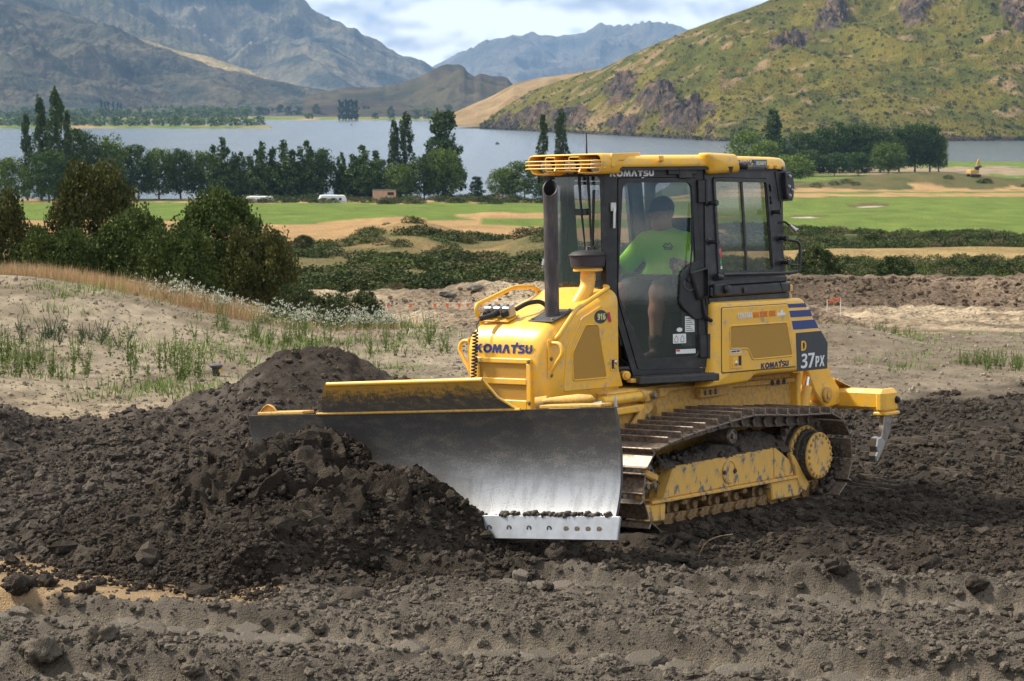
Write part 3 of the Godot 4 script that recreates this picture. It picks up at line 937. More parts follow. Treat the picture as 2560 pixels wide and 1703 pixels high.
	inst("rubber_stop", Geo.new().lathe(mv(-0.345, 0.73, 2.625), L - F * 0.5, [[0.0, 0.0], [0.022, 0.0], [0.026, 0.03], [0.026, 0.055], [0.018, 0.066], [0.0, 0.07]], 16).done(), M.rubber, cab)
	inst("roof_clip", Geo.new().box(mv(0.40, 0.54, 2.685), Vector3(0.08, 0.04, 0.03), 0.004, Basis(Vector3.UP, 0.47)).done(), M.yellow, cab)
	for xx in [-0.82, -0.93]: inst("roof_clip", Geo.new().box(mv(xx, 0.70, 2.62), Vector3(0.06, 0.03, 0.03), 0.004).done(), M.yellow, cab)
	# roof-side lettering
	var bx := mv(0, 0.7035, 0)
	text(cab, "lettering", "Trimble", mv(-0.375, 0.7035, 2.630), -F, U, 0.19, 0.044, M.decal_steelblue, 0.0, 0.0)
	inst("badge", Geo.new().prism(v2([[0.575, 2.676], [0.775, 2.676], [0.775, 2.622], [0.575, 2.622], [0.605, 2.649]]), mv(0, 0.692, 0), -F, U, 0.011, 0.0005).done(), M.decal_steelblue, cab)
	text(cab, "lettering", "READY", mv(-0.625, 0.7040, 2.635), -F, U, 0.130, 0.028, M.decal_cream, 0.0, 0.0)
	# work lamps at the front of the roof behind a bar guard
	var lb := base("lamp_bar", Vector3.ZERO, 0, d)
	g = Geo.new().smooth(1)
	var sh := []
	for e in [[0.66, 0.0], [0.86, 0.0], [0.90, 0.006], [0.905, 0.012], [0.88, 0.014], [0.70, 0.014]]:
		var ring := PackedVector3Array()
		for p in rounded(v2([[-0.30 + e[1], 2.725 - e[1]], [0.36 - e[1], 2.725 - e[1]], [0.385 - e[1], 2.66], [0.36 - e[1], 2.575 + e[1]], [0.17, 2.575 + e[1]], [0.13, 2.592 + e[1]], [-0.07, 2.592 + e[1]], [-0.11, 2.572 + e[1]], [-0.27 + e[1], 2.572 + e[1]], [-0.32 + e[1], 2.65]]), 0.03, 3):
			ring.append(mv(e[0], p.x, p.y))
		sh.append(ring)
	sh.reverse()
	g.loft(sh, true, false)
	inst("lamp_housing", g.done(), M.yellow, lb)
	inst("housing_wing", Geo.new().prism(rounded(v2([[-0.80, 2.722], [-0.44, 2.732], [-0.44, 2.675], [-0.72, 2.672], [-0.76, 2.63], [-0.80, 2.62]]), 0.02), mv(0, 0.372, 0), -F, U, 0.016, 0.004).done(), M.yellow, lb)
	inst("housing_back", Geo.new().box(mv(0.70, 0.03, 2.648), Vector3(0.02, 0.12, 0.60), 0.0).done(), M.black_paint, lb)
	for y in [-0.19, 0.03, 0.265]:
		g = Geo.new().lathe(mv(0.72, y, 2.65), F - U * 0.15, [[0.03, 0.0], [0.055, 0.06], [0.062, 0.10], [0.062, 0.115], [0.055, 0.116]], 24)
		inst("work_lamp", g.done(), M.rubber, lb)
		g = Geo.new().lathe(mv(0.72, y, 2.65), F - U * 0.15, [[0.012, 0.05], [0.05, 0.09], [0.057, 0.108]], 24, false)
		inst("reflector", g.done(), M.chrome, lb)
		g = Geo.new().lathe(mv(0.72, y, 2.65), F - U * 0.15, [[0.057, 0.108], [0.04, 0.114], [0.0, 0.117]], 24, false)
		inst("lamp_lens", g.done(), M.lamp_glass, lb)
	for y in [-0.075, 0.155]:
		inst("housing_web", Geo.new().prism(v2([[0.70, 2.72], [0.90, 2.72], [0.86, 2.65], [0.90, 2.58], [0.70, 2.58]]), mv(0, y + 0.006, 0), F, U, 0.012, 0.002).done(), M.yellow, lb)
	for z in [2.675, 2.648, 2.622]:
		inst("guard_bar", Geo.new().tube(rpath([mv(0.86, 0.375, z - 0.004), mv(0.925, 0.34, z - 0.004), mv(0.93, -0.30, z), mv(0.86, -0.36, z)], 0.04), 0.0055, 7).done(), M.yellow, lb)
	for y in [-0.095, 0.12]:
		inst("guard_loop", Geo.new().tube(rpath([mv(0.905, y + 0.045, 2.70), mv(0.925, y - 0.028, 2.70), mv(0.928, y - 0.02, 2.60), mv(0.91, y + 0.04, 2.60)], 0.012), 0.005, 6).done(), M.yellow, lb)
	inst("aerial", Geo.new().tube(PackedVector3Array([mv(0.72, 0.10, 2.72), mv(0.72, 0.10, 2.79), mv(0.721, 0.10, 2.88)]), 0.008, 7, 0.004).done(), M.rubber, lb)
	inst("mirror_bracket", Geo.new().tube(PackedVector3Array([mv(0.82, -0.27, 2.58), mv(0.82, -0.275, 2.52)]), 0.010, 7).done(), M.rubber, lb)
	# step below the door: serrated tread
	var A2 := mv(0.74, 0.28, 0)
	var dx2 := (mv(0, 0.66, 0) - A2).normalized()
	var ow := dx2.cross(U).normalized()
	g = Geo.new()
	var sb := Basis(dx2, U, ow)
	g.box(A2 + dx2 * 0.52 + U * 1.065 + ow * 0.075, Vector3(0.66, 0.055, 0.15), 0.008, sb)
	for k in 30:
		g.box(A2 + dx2 * (0.22 + k * 0.02) + U * 1.096 + ow * 0.142, Vector3(0.010, 0.014, 0.008), 0.003, sb)
	inst("door_step", g.done(), M.dark_grey, cab)
	inst("step_bracket", Geo.new().box(A2 + dx2 * 0.20 + U * 1.062 + ow * 0.04, Vector3(0.10, 0.03, 0.08), 0.004, sb).done(), M.yellow, cab)
	g = Geo.new().lathe(A2 + dx2 * 0.135 + U * 1.10 + ow * 0.0, ow, [[0.034, -0.02], [0.034, 0.035], [0.02, 0.04], [0.02, 0.055], [0.0, 0.056]], 18)
	inst("step_pin", g.done(), M.yellow, cab)
	# inside: floor, seat, consoles, levers
	inst("firewall", Geo.new().box(mv(0.70, 0, 1.38), Vector3(0.02, 0.74, 0.60), 0.0).done(), M.black_paint, cab)
	inst("cab_floor", Geo.new().prism(v2([[0.70, 0.27], [0.0, 0.62], [-1.02, 0.62], [-1.02, -0.62], [0.0, -0.62], [0.70, -0.27]]), mv(0, 0, 1.10), F, L, 0.02, 0.0).done(), M.rubber, cab)
	var seat := base("seat", Vector3.ZERO, 0, d)
	inst("cushion", Geo.new().box(mv(-0.36, 0, 1.60), Vector3(0.50, 0.14, 0.48), 0.05).done(), M.seat_cloth, seat)
	inst("backrest", Geo.new().box(mv(-0.66, 0, 1.93), Vector3(0.14, 0.62, 0.46), 0.05, Basis(Vector3(0, 0, 1), 0.14)).done(), M.seat_cloth, seat)
	inst("pedestal", Geo.new().box(mv(-0.38, 0, 1.32), Vector3(0.42, 0.44, 0.40), 0.02).done(), M.rubber, seat)
	inst("lap_belt", Geo.new().box(mv(-0.33, 0, 1.785), Vector3(0.30, 0.05, 0.50), 0.01).done(), M.rubber, seat)
	for s in [1, -1]:
		inst("armrest", Geo.new().box(mv(-0.30, s * 0.33, 1.76), Vector3(0.42, 0.07, 0.12), 0.02).box(mv(-0.36, s * 0.33, 1.5), Vector3(0.30, 0.5, 0.12), 0.02).done(), M.interior_grey, seat)
		inst("control_lever", Geo.new().tube(PackedVector3Array([mv(-0.06, s * 0.33, 1.74), mv(-0.045, s * 0.33, 1.87)]), 0.014, 8).lathe(mv(-0.045, s * 0.33, 1.85), U, [[0.0, 0.0], [0.03, 0.01], [0.034, 0.05], [0.028, 0.085], [0.0, 0.1]], 14, false).done(), M.rubber, seat)
		inst("lever_frame", Geo.new().tube(rpath([mv(0.02, s * 0.39, 1.72), mv(0.03, s * 0.39, 1.84), mv(-0.16, s * 0.40, 1.845), mv(-0.16, s * 0.40, 1.74)], 0.03), 0.008, 7).done(), M.rubber, seat)
	inst("front_console", Geo.new().box(mv(0.60, 0, 1.40), Vector3(0.14, 0.60, 0.38), 0.03).box(mv(0.585, 0.02, 1.66), Vector3(0.16, 0.10, 0.30), 0.03, Basis(Vector3(0, 0, 1), -0.4)).done(), M.interior_grey, cab)
	inst("inner_grab", Geo.new().tube(rpath([mv(-0.05, 0.60, 2.26), mv(-0.055, 0.50, 2.24), mv(-0.05, 0.49, 2.02), mv(-0.12, 0.57, 1.98)], 0.06), 0.013, 8).done(), M.rubber, cab)
	inst("floor_loop", Geo.new().tube(rpath([mv(0.43, 0.12, 1.36), mv(0.43, 0.12, 1.45), mv(0.43, 0.28, 1.45), mv(0.43, 0.28, 1.36)], 0.04), 0.014, 8).done(), M.interior_grey, cab)
	for y in [-0.13, 0.13]: inst("pedal", Geo.new().box(mv(0.40, y, 1.19), Vector3(0.16, 0.02, 0.09), 0.006, Basis(Vector3(0, 0, 1), 0.5)).done(), M.rubber, cab)
	inst("mirror_inside", Geo.new().box(mv(0.50, -0.12, 2.30), Vector3(0.02, 0.05, 0.16), 0.01).done(), M.rubber, cab)

func make_rear(d: Node3D) -> void:
	var F := mv(1, 0, 0)
	var L := mv(0, 1, 0)
	var U := mv(0, 0, 1)
	var r := base("rear_body", Vector3.ZERO, 0, d)
	var prof := [[0.0, 1.615], [-1.235, 1.600], [-1.585, 1.229], [-1.575, 1.02], [-0.50, 1.03], [-0.42, 0.985], [0.11, 0.985], [0.02, 1.075]]
	# body shell: profile carried across, with rounded side edges
	var g := Geo.new().smooth(1)
	var rings := []
	var c2 := Vector2(-0.75, 1.3)
	var pp := rounded(v2(prof), 0.035, 3)
	for s in [1.0, -1.0]:
		g = Geo.new().smooth(1)
		rings = []
		for e in [[0.60, 0.0], [0.70, 0.0], [0.725, 0.012], [0.738, 0.03], [0.742, 0.05]]:
			var ring := PackedVector3Array()
			for p in pp:
				var q: Vector2 = p - (p - c2).normalized() * e[1]
				ring.append(mv(q.x, e[0] * s, q.y))
			rings.append(ring)
		if s < 0.0: rings.reverse()
		g.loft(rings, true, true)
		inst("body_shell", g.done(), M.yellow, r)
		inst("inner_lining", Geo.new().box(mv(-0.48, s * 0.592, 1.345), Vector3(1.0, 0.52, 0.012), 0.0).done(), M.black_paint, r)
	inst("tank", Geo.new().prism(v2([[0.66, 1.02], [1.57, 1.02], [1.58, 1.225], [1.235, 1.595], [0.66, 1.595]]), mv(0, -0.60, 0), -F, U, 1.20, 0.0).done(), M.yellow, r)
	inst("tank_lining", Geo.new().box(mv(-0.645, 0, 1.34), Vector3(0.02, 0.50, 1.18), 0.0).box(mv(-0.85, 0, 1.605), Vector3(0.42, 0.014, 1.18), 0.0).done(), M.black_paint, r)
	var put2 := func(pts: Array) -> PackedVector2Array:
		var o := PackedVector2Array()
		for p in pts: o.append(Vector2(-p[0], p[1]))
		return o
	# access door: dark seam, then the door itself a little proud with a bevelled face
	inst("door_seam", Geo.new().prism(rounded(put2.call([[-0.062, 1.574], [-0.984, 1.567], [-1.096, 1.066], [-0.054, 1.080]]), 0.02), mv(0, 0.735, 0), -F, U, 0.009, 0.0).done(), M.rubber, r)
	inst("access_door", Geo.new().prism(rounded(put2.call([[-0.069, 1.569], [-0.979, 1.562], [-1.088, 1.071], [-0.060, 1.086]]), 0.018), mv(0, 0.738, 0), -F, U, 0.014, 0.005).done(), M.yellow, r)
	inst("door_screen", Geo.new().prism(rounded(put2.call([[-0.162, 1.431], [-0.951, 1.421], [-1.033, 1.158], [-0.466, 1.163], [-0.402, 1.250], [-0.159, 1.262]]), 0.02), mv(0, 0.752, 0), -F, U, 0.002, 0.0005).done(), M.screen, r)
	var rim := PackedVector3Array()
	var rp: PackedVector2Array = rounded(put2.call([[-0.162, 1.431], [-0.951, 1.421], [-1.033, 1.158], [-0.466, 1.163], [-0.402, 1.250], [-0.159, 1.262]]), 0.02)
	for p in rp: rim.append(mv(-p.x, 0.7535, p.y))
	rim.append(rim[0])
	inst("screen_rim", Geo.new().tube(rim, 0.006, 6, -1.0, true).done(), M.yellow, r)
	# latch
	inst("latch_frame", Geo.new().ring(put2.call([[-0.158, 1.213], [-0.325, 1.212], [-0.323, 1.109], [-0.156, 1.115]]), put2.call([[-0.172, 1.203], [-0.312, 1.202], [-0.31, 1.12], [-0.17, 1.125]]), Vector2(0.24, 1.16), mv(0, 0.751, 0), -F, U, 0.008, 24).done(), M.yellow, r)
	inst("latch", Geo.new().box(mv(-0.225, 0.754, 1.163), Vector3(0.085, 0.07, 0.01), 0.003).done(), M.yellow, r)
	inst("latch_recess", Geo.new().box(mv(-0.29, 0.7515, 1.163), Vector3(0.035, 0.07, 0.004), 0.0).done(), M.rubber, r)
	put(inst("bolt", bolt_mesh(0.013, 0.012), M.chrome, r), mv(-0.232, 0.759, 1.148), L)
	# decals
	for b in [[[-0.988, 1.562], [-1.240, 1.558], [-1.266, 1.527], [-1.001, 1.531]], [[-1.010, 1.508], [-1.313, 1.504], [-1.344, 1.451], [-1.029, 1.456]], [[-1.043, 1.427], [-1.379, 1.424], [-1.437, 1.354], [-1.066, 1.358]]]:
		inst("stripe", Geo.new().prism(put2.call(b), mv(0, 0.7425, 0), -F, U, 0.0012, 0.0002).done(), M.decal_blue, r)
	inst("model_panel", Geo.new().prism(put2.call([[-1.10, 1.331], [-1.472, 1.330], [-1.572, 1.230], [-1.562, 1.025], [-1.115, 1.030]]), mv(0, 0.7425, 0), -F, U, 0.0012, 0.0002).done(), M.decal_slate, r)
	text(r, "lettering", "D", mv(-1.172, 0.745, 1.187), -F, U, 0.075, 0.078, M.decal_yellow, 0.0, 0.0)
	text(r, "lettering", "37", mv(-1.165, 0.745, 1.050), -F, U, 0.195, 0.114, M.decal_white, 0.08, 0.0)
	text(r, "lettering", "PX", mv(-1.378, 0.745, 1.050), -F, U, 0.135, 0.085, M.decal_white, 0.08, 0.0)
	text(r, "lettering", "CENTRAL", mv(-0.269, 0.753, 1.480), -F, U, 0.203, 0.043, M.decal_white, 0.0, 0.0)
	text(r, "lettering", "MACHINE HIRE", mv(-0.484, 0.753, 1.478), -F, U, 0.315, 0.043, M.decal_orange, 0.0, 0.0)
	mark(r, mv(-0.584, 0.7525, 1.082), -F, U, 0.392, 0.044, M.decal_navy)
	# little dozer picture after the hire name: body, cab, blade as flat print
	inst("emblem", Geo.new().prism(put2.call([[-0.825, 1.478], [-0.93, 1.478], [-0.94, 1.495], [-0.905, 1.50], [-0.90, 1.522], [-0.87, 1.522], [-0.868, 1.50], [-0.835, 1.498], [-0.822, 1.512], [-0.815, 1.48]]), mv(0, 0.7525, 0), -F, U, 0.0012, 0.0).done(), M.decal_white, r)
	inst("service_sticker", Geo.new().prism(put2.call([[-0.167, 1.251], [-0.300, 1.249], [-0.299, 1.225], [-0.170, 1.226]]), mv(0, 0.7525, 0), -F, U, 0.0012, 0.0).done(), M.decal_white, r)
	text(r, "lettering", "GREASE GUN", mv(-0.178, 0.7535, 1.232), -F, U, 0.11, 0.012, M.decal_blue, 0.0, 0.0)
	# filler on top
	g = Geo.new().lathe(mv(-1.18, 0.62, 1.598), U, [[0.035, 0.0], [0.035, 0.03], [0.025, 0.035], [0.025, 0.05], [0.042, 0.055], [0.042, 0.10], [0.036, 0.106], [0.016, 0.108], [0.016, 0.125], [0.010, 0.132], [0.0, 0.132]], 20)
	inst("filler_cap", g.done(), M.yellow, r)

func make_blade(d: Node3D) -> void:
	var U := mv(0, 0, 1)
	var b := base("blade", Vector3.ZERO, 0, d)
	var pn := mv(2.33, 1.50, 1.035)    # near top corner
	var pf := mv(2.45, -1.72, 0.857)   # far top corner
	var w := (pn - pf)
	var wid := w.length()
	var X := w / wid                   # along the blade towards the near end
	var fw := (mv(1, 0, 0) - X * X.dot(mv(1, 0, 0))).normalized()
	var Z := fw.cross(X).normalized()
	if Z.dot(U) < 0: Z = -Z
	var P := func(s: float, f: float, h: float) -> Vector3: return pf + X * s + fw * f + Z * h
	# front profile [forward, height below the top edge]
	var prof := [[0.0, 0.0], [-0.022, -0.10], [-0.034, -0.20], [-0.038, -0.30], [-0.034, -0.40], [-0.020, -0.50], [0.004, -0.58], [0.036, -0.66], [0.062, -0.712]]
	var g := Geo.new().smooth(1)
	var rings := []
	for k in 25:
		var s := wid * k / 24.0
		var ring := PackedVector3Array()
		for p in prof: ring.append(P.call(s, p[0], p[1]))
		for i in range(prof.size() - 1, -1, -1): ring.append(P.call(s, prof[i][0] - 0.028, prof[i][1]))
		rings.append(ring)
	# front skin smooth, the rest flat
	for k in 24:
		var a: PackedVector3Array = rings[k]
		var c: PackedVector3Array = rings[k + 1]
		var n := prof.size()
		for i in a.size():
			var j := (i + 1) % a.size()
			g.grp = 1 if i < n - 1 else (2 if i >= n and i < 2 * n - 1 else -1)
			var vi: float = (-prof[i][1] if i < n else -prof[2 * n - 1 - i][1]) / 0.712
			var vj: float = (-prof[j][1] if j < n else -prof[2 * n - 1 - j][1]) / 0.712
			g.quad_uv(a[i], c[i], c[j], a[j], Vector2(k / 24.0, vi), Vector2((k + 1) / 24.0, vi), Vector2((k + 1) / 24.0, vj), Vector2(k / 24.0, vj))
	for e in [0, 24]:
		var a: PackedVector3Array = rings[e]
		var n := prof.size()
		g.grp = -1
		for i in n - 1:
			var i2 := a.size() - 1 - i
			if e == 24: g.quad(a[i], a[i2], a[i2 - 1], a[i + 1])
			else: g.quad(a[i], a[i + 1], a[i2 - 1], a[i2])
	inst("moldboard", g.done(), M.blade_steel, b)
	# cutting edge
	g = Geo.new()
	var q := [P.call(0, 0.066, -0.705), P.call(0, 0.118, -0.855)]
	var eb := Basis(X, (q[0] - q[1]).normalized(), X.cross((q[0] - q[1]).normalized()))
	g.box((P.call(0, 0.066, -0.705) + P.call(wid, 0.118, -0.855)) * 0.5 + fw * 0.004, Vector3(wid + 0.10, 0.16, 0.022), 0.004, eb)
	inst("cutting_edge", g.done(), M.edge_steel, b)
	var bm := bolt_mesh(0.016, 0.006)
	var spots := []
	for k in 4: spots.append(0.10 + k * 0.088)
	for k in 15: spots.append(0.50 + k * 0.165)
	var ef := X.cross(eb.y).normalized()
	for s in spots:
		if s > wid - 0.05: continue
		var hp: Vector3 = P.call(wid - s, 0.093, -0.782) + fw * 0.016
		var hole := Geo.new().lathe(hp, fw, [[0.019, 0.0], [0.019, 0.003], [0.012, 0.003]], 14).done() if s > 0.4 else Geo.new().lathe(hp, fw, [[0.019, 0.0], [0.018, 0.004], [0.0, 0.005]], 14).done()
		inst("edge_bolt", hole, M.bolt if s <= 0.4 else M.rubber, b)
	# spill guard on the middle of the top edge: leans forward, sloped ends
	g = Geo.new()
	var gy0 := 0.72
	var gy1 := 2.42
	var rg := []
	for e in [[0.0, 0.0], [0.03, 0.08], [0.065, 0.165], [0.085, 0.215]]:
		var t: float = e[1] / 0.215
		var ring := PackedVector3Array()
		var s0: float = gy0 + 0.11 * pow(t, 1.5)
		var s1: float = gy1 - 0.19 * pow(t, 0.8)
		ring.append(P.call(s0, e[0] + 0.004, e[1] + 0.0)); ring.append(P.call(s1, e[0] + 0.004, e[1]))
		ring.append(P.call(s1, e[0] - 0.014, e[1])); ring.append(P.call(s0, e[0] - 0.014, e[1]))
		rg.append(ring)
	for i in 3:
		var a4: PackedVector3Array = rg[i]
		var b4: PackedVector3Array = rg[i + 1]
		for k in 4:
			var k2 := (k + 1) % 4
			var ua := [0.0, 1.0, 1.0, 0.0]
			var va: float = 1.0 - [0.0, 0.08, 0.165, 0.215][i] / 0.215
			var vb: float = 1.0 - [0.0, 0.08, 0.165, 0.215][i + 1] / 0.215
			g.quad_uv(a4[k], a4[k2], b4[k2], b4[k], Vector2(ua[k], va), Vector2(ua[k2], va), Vector2(ua[k2], vb), Vector2(ua[k], vb))
	inst("spill_guard", g.done(), M.guard_paint, b)
	# bright worn lip along its top and foot
	g = Geo.new()
	g.tube(PackedVector3Array([P.call(gy0 + 0.125, 0.077, 0.213), P.call(gy1 - 0.195, 0.077, 0.213)]), 0.017, 8)
	g.tube(PackedVector3Array([P.call(gy1 - 0.195, 0.077, 0.213), P.call(gy1 - 0.10, 0.045, 0.09), P.call(gy1 + 0.02, 0.0, 0.004)]), 0.009, 8)
	inst("guard_lip", g.done(), M.yellow, b)
	g = Geo.new().tube(PackedVector3Array([P.call(gy0 - 0.05, 0.004, 0.002), P.call(gy1 + 0.05, 0.004, 0.002)]), 0.011, 6)
	inst("guard_weld", g.done(), M.yellow_dirty, b)
	# back: ribs, lugs, top plates
	g = Geo.new()
	for s in [0.4, 0.8, 1.2, 1.6, 2.0, 2.4, 2.75]:
		g.box(P.call(s, -0.10, -0.36), Vector3(0.025, 0.70, 0.12), 0.004, Basis(X, Z, X.cross(Z)))
	g.box(P.call(wid * 0.5, -0.11, -0.20), Vector3(wid - 0.8, 0.14, 0.08), 0.01, Basis(X, Z, X.cross(Z)))
	g.box(P.call(wid * 0.5, -0.11, -0.62), Vector3(wid - 0.8, 0.14, 0.08), 0.01, Basis(X, Z, X.cross(Z)))
	inst("back_rib", g.done(), M.yellow_dirty, b)
	for s in [[0.06, 0.50], [2.60, 3.10]]:
		g = Geo.new().box(P.call((s[0] + s[1]) * 0.5, -0.10, 0.012), Vector3(s[1] - s[0], 0.022, 0.13), 0.004, Basis(X, Z, X.cross(Z)))
		inst("top_plate", g.done(), M.yellow_dirty, b)
	g = Geo.new().prism(rounded(v2([[-0.09, 0.0], [0.09, 0.0], [0.05, 0.045], [0.0, 0.065], [-0.05, 0.04]]), 0.015), P.call(0.14, -0.08, 0.015), X, Z, 0.02, 0.004)
	inst("lifting_eye", g.done(), M.yellow_dirty, b)
	g = Geo.new().prism(v2([[0.0, 0.0], [0.016, 0.0], [0.008, 0.075]]), P.call(wid - 0.03, -0.06, 0.0), X, Z, 0.02, 0.003)
	inst("sight_pin", g.done(), M.edge_steel, b)
	# dirt left along the edge joint
	var dg := Geo.new().smooth(1)
	rng.seed = 77
	for k in 90:
		var s := wid - 0.03 - rng.randf() * 1.15
		var rr := rng.randf_range(0.005, 0.022)
		_lump(dg, P.call(s, 0.052 + rr * 0.3, -0.685 - rng.randf() * 0.02), Vector3(rr * 2.0, rr, rr), 5)
	var dm := inst("soil_crumbs", dg.done(), M.mud, b)
	dm.set_meta("kind", "stuff")

func _lump(g: Geo, c: Vector3, r: Vector3, n: int) -> void:
	# rough low-poly lump
	var ring_ := []
	for i in n + 1:
		var row := []
		for k in n + 2:
			var th := PI * i / n
			var ph := TAU * k / (n + 2)
			var j := 0.78 + 0.4 * rng.randf()
			if i == 0 or i == n: j = 0.9
			row.append(c + Vector3(sin(th) * cos(ph) * r.x, cos(th) * r.y, sin(th) * sin(ph) * r.z) * j)
		if i == 0 or i == n:
			for k in n + 2: row[k] = row[0]
		ring_.append(row)
	for i in n:
		for k in n + 2:
			var k2 := (k + 1) % (n + 2)
			if i > 0: g.tri(ring_[i][k], ring_[i][k2], ring_[i + 1][k2])
			if i < n - 1: g.tri(ring_[i][k], ring_[i + 1][k2], ring_[i + 1][k])
			elif i == n - 1 and i == 0: pass

func make_chassis(d: Node3D) -> void:
	var F := mv(1, 0, 0)
	var L := mv(0, 1, 0)
	var U := mv(0, 0, 1)
	var c := base("main_frame", Vector3.ZERO, 0, d)
	var g := Geo.new()
	g.box(mv(-0.25, 0, 0.70), Vector3(2.50, 0.62, 0.96), 0.02)
	g.box(mv(0.95, 0, 0.72), Vector3(0.9, 0.36, 0.66), 0.02)
	inst("frame_case", g.done(), M.yellow_dirty, c)
	# side rail under the body with bolt holes
	g = Geo.new()
	g.prism(v2([[-0.42, 1.0], [1.47, 0.955], [1.47, 0.915], [0.55, 0.935], [0.45, 0.885], [0.10, 0.885], [0.08, 0.965], [-0.28, 0.965], [-0.36, 0.93], [-0.42, 0.93]]), mv(0, 0.47, 0), -F, U, 0.05, 0.006)
	inst("side_rail", g.done(), M.yellow_dirty, c)
	inst("rail_lug", Geo.new().box(mv(-0.21, 0.52, 0.925), Vector3(0.26, 0.075, 0.04), 0.006).done(), M.yellow_dirty, c)
	for k in 3:
		put(inst("bolt", bolt_mesh(0.017, 0.016), M.bolt, c), mv(-0.14 - k * 0.07, 0.541, 0.925), L)
		inst("rail_hole", Geo.new().lathe(mv(-1.10 - k * 0.085, 0.523, 0.935), L, [[0.024, 0.0], [0.024, 0.003], [0.0, 0.003]], 14).done(), M.rubber, c)
	inst("rear_post", Geo.new().box(mv(-1.47, 0.49, 0.84), Vector3(0.05, 0.30, 0.10), 0.008).done(), M.yellow, c)
	# fender plate / lower hood support behind blade
	g = Geo.new()
	g.prism(v2([[-0.98, 1.0], [-0.62, 1.0], [-0.40, 0.94], [-0.40, 0.70], [-0.80, 0.55], [-0.98, 0.60]]), mv(0, 0.44, 0), -F, U, 0.04, 0.008)
	inst("front_support", g.done(), M.yellow, c)
	# blade frame: push arms inside the tracks, lift cylinder, link
	var a := base("blade_frame", Vector3.ZERO, 0, d)
	for s in [1, -1]:
		g = Geo.new()
		g.tube(PackedVector3Array([mv(-0.30, s * 0.43, 0.42), mv(1.4, s * 0.43, 0.36), mv(2.15, s * 0.30, 0.40)]), 0.075, 8)
		inst("push_arm", g.done(), M.yellow_dirty, a)
		g = Geo.new().tube(PackedVector3Array([mv(0.64, s * 0.50, 0.955), mv(1.12, s * 0.50, 0.945)]), 0.036, 18)
		inst("lift_cylinder", g.done(), M.yellow, a)
		g = Geo.new().lathe(mv(0.605, s * 0.50, 0.956), F, [[0.0, 0.0], [0.046, 0.0], [0.046, 0.05], [0.036, 0.055]], 18).box(mv(0.58, s * 0.51, 0.945), Vector3(0.10, 0.09, 0.08), 0.02)
		inst("cylinder_gland", g.done(), M.yellow_dirty, a)
		g = Geo.new().tube(PackedVector3Array([mv(1.10, s * 0.50, 0.945), mv(1.75, s * 0.50, 0.90)]), 0.02, 14)
		inst("cylinder_rod", g.done(), M.chrome, a)
		g = Geo.new().box(mv(0.80, s * 0.50, 0.865), Vector3(0.50, 0.055, 0.05), 0.01, Basis(Vector3(0, 0, 1), -0.02))
		inst("link_bar", g.done(), M.yellow, a)
		g = Geo.new().prism(v2([[-0.93, 0.62], [-0.88, 0.60], [-0.52, 0.86], [-0.54, 0.92], [-0.62, 0.90]]), mv(0, s * 0.50, 0), -F, U, 0.03, 0.006)
		inst("link_plate", g.done(), M.yellow_dirty, a)
		put(inst("bolt", bolt_mesh(0.02, 0.02), M.bolt, a), mv(0.60, s * 0.535, 0.80), L * s)
		put(inst("bolt", bolt_mesh(0.018, 0.02), M.bolt, a), mv(0.80, s * 0.535, 0.73), L * s)
		put(inst("bolt", bolt_mesh(0.022, 0.03), M.bolt, a), mv(0.565, s * 0.56, 0.955), L * s)
	# swivel head behind the blade, its near end capped
	g = Geo.new().box(mv(2.10, 0, 0.62), Vector3(0.16, 0.50, 0.6), 0.03)
	inst("swivel_head", g.done(), M.yellow_dirty, a)
	g = Geo.new().tube(PackedVector3Array([mv(1.98, 0.98, 0.93), mv(1.58, 0.40, 0.90)]), 0.05, 16)
	inst("angle_cylinder", g.done(), M.yellow, a)
	g = Geo.new().tube(PackedVector3Array([mv(1.94, 0.55, 0.985), mv(1.90, 0.62, 0.995)]), 0.055, 18)
	inst("cylinder_cap", g.done(), M.yellow_dirty, a)
	g = Geo.new().smooth(1)
	var rings := []
	for e in [[0.0, 0.008], [0.05, 0.022], [0.14, 0.032], [0.24, 0.04], [0.32, 0.032], [0.345, 0.008]]:
		var ring := PackedVector3Array()
		for k in 12:
			var an := TAU * k / 12
			ring.append(mv(1.95, 0.60, 1.015).lerp(mv(1.95, 1.06, 1.045), e[0] / 0.345) + U * (sin(an) * e[1]) + F * (cos(an) * e[1] * 0.9))
		rings.append(ring)
	g.loft(rings, true, true)
	inst("hose_guard", g.done(), M.yellow_dirty, a)

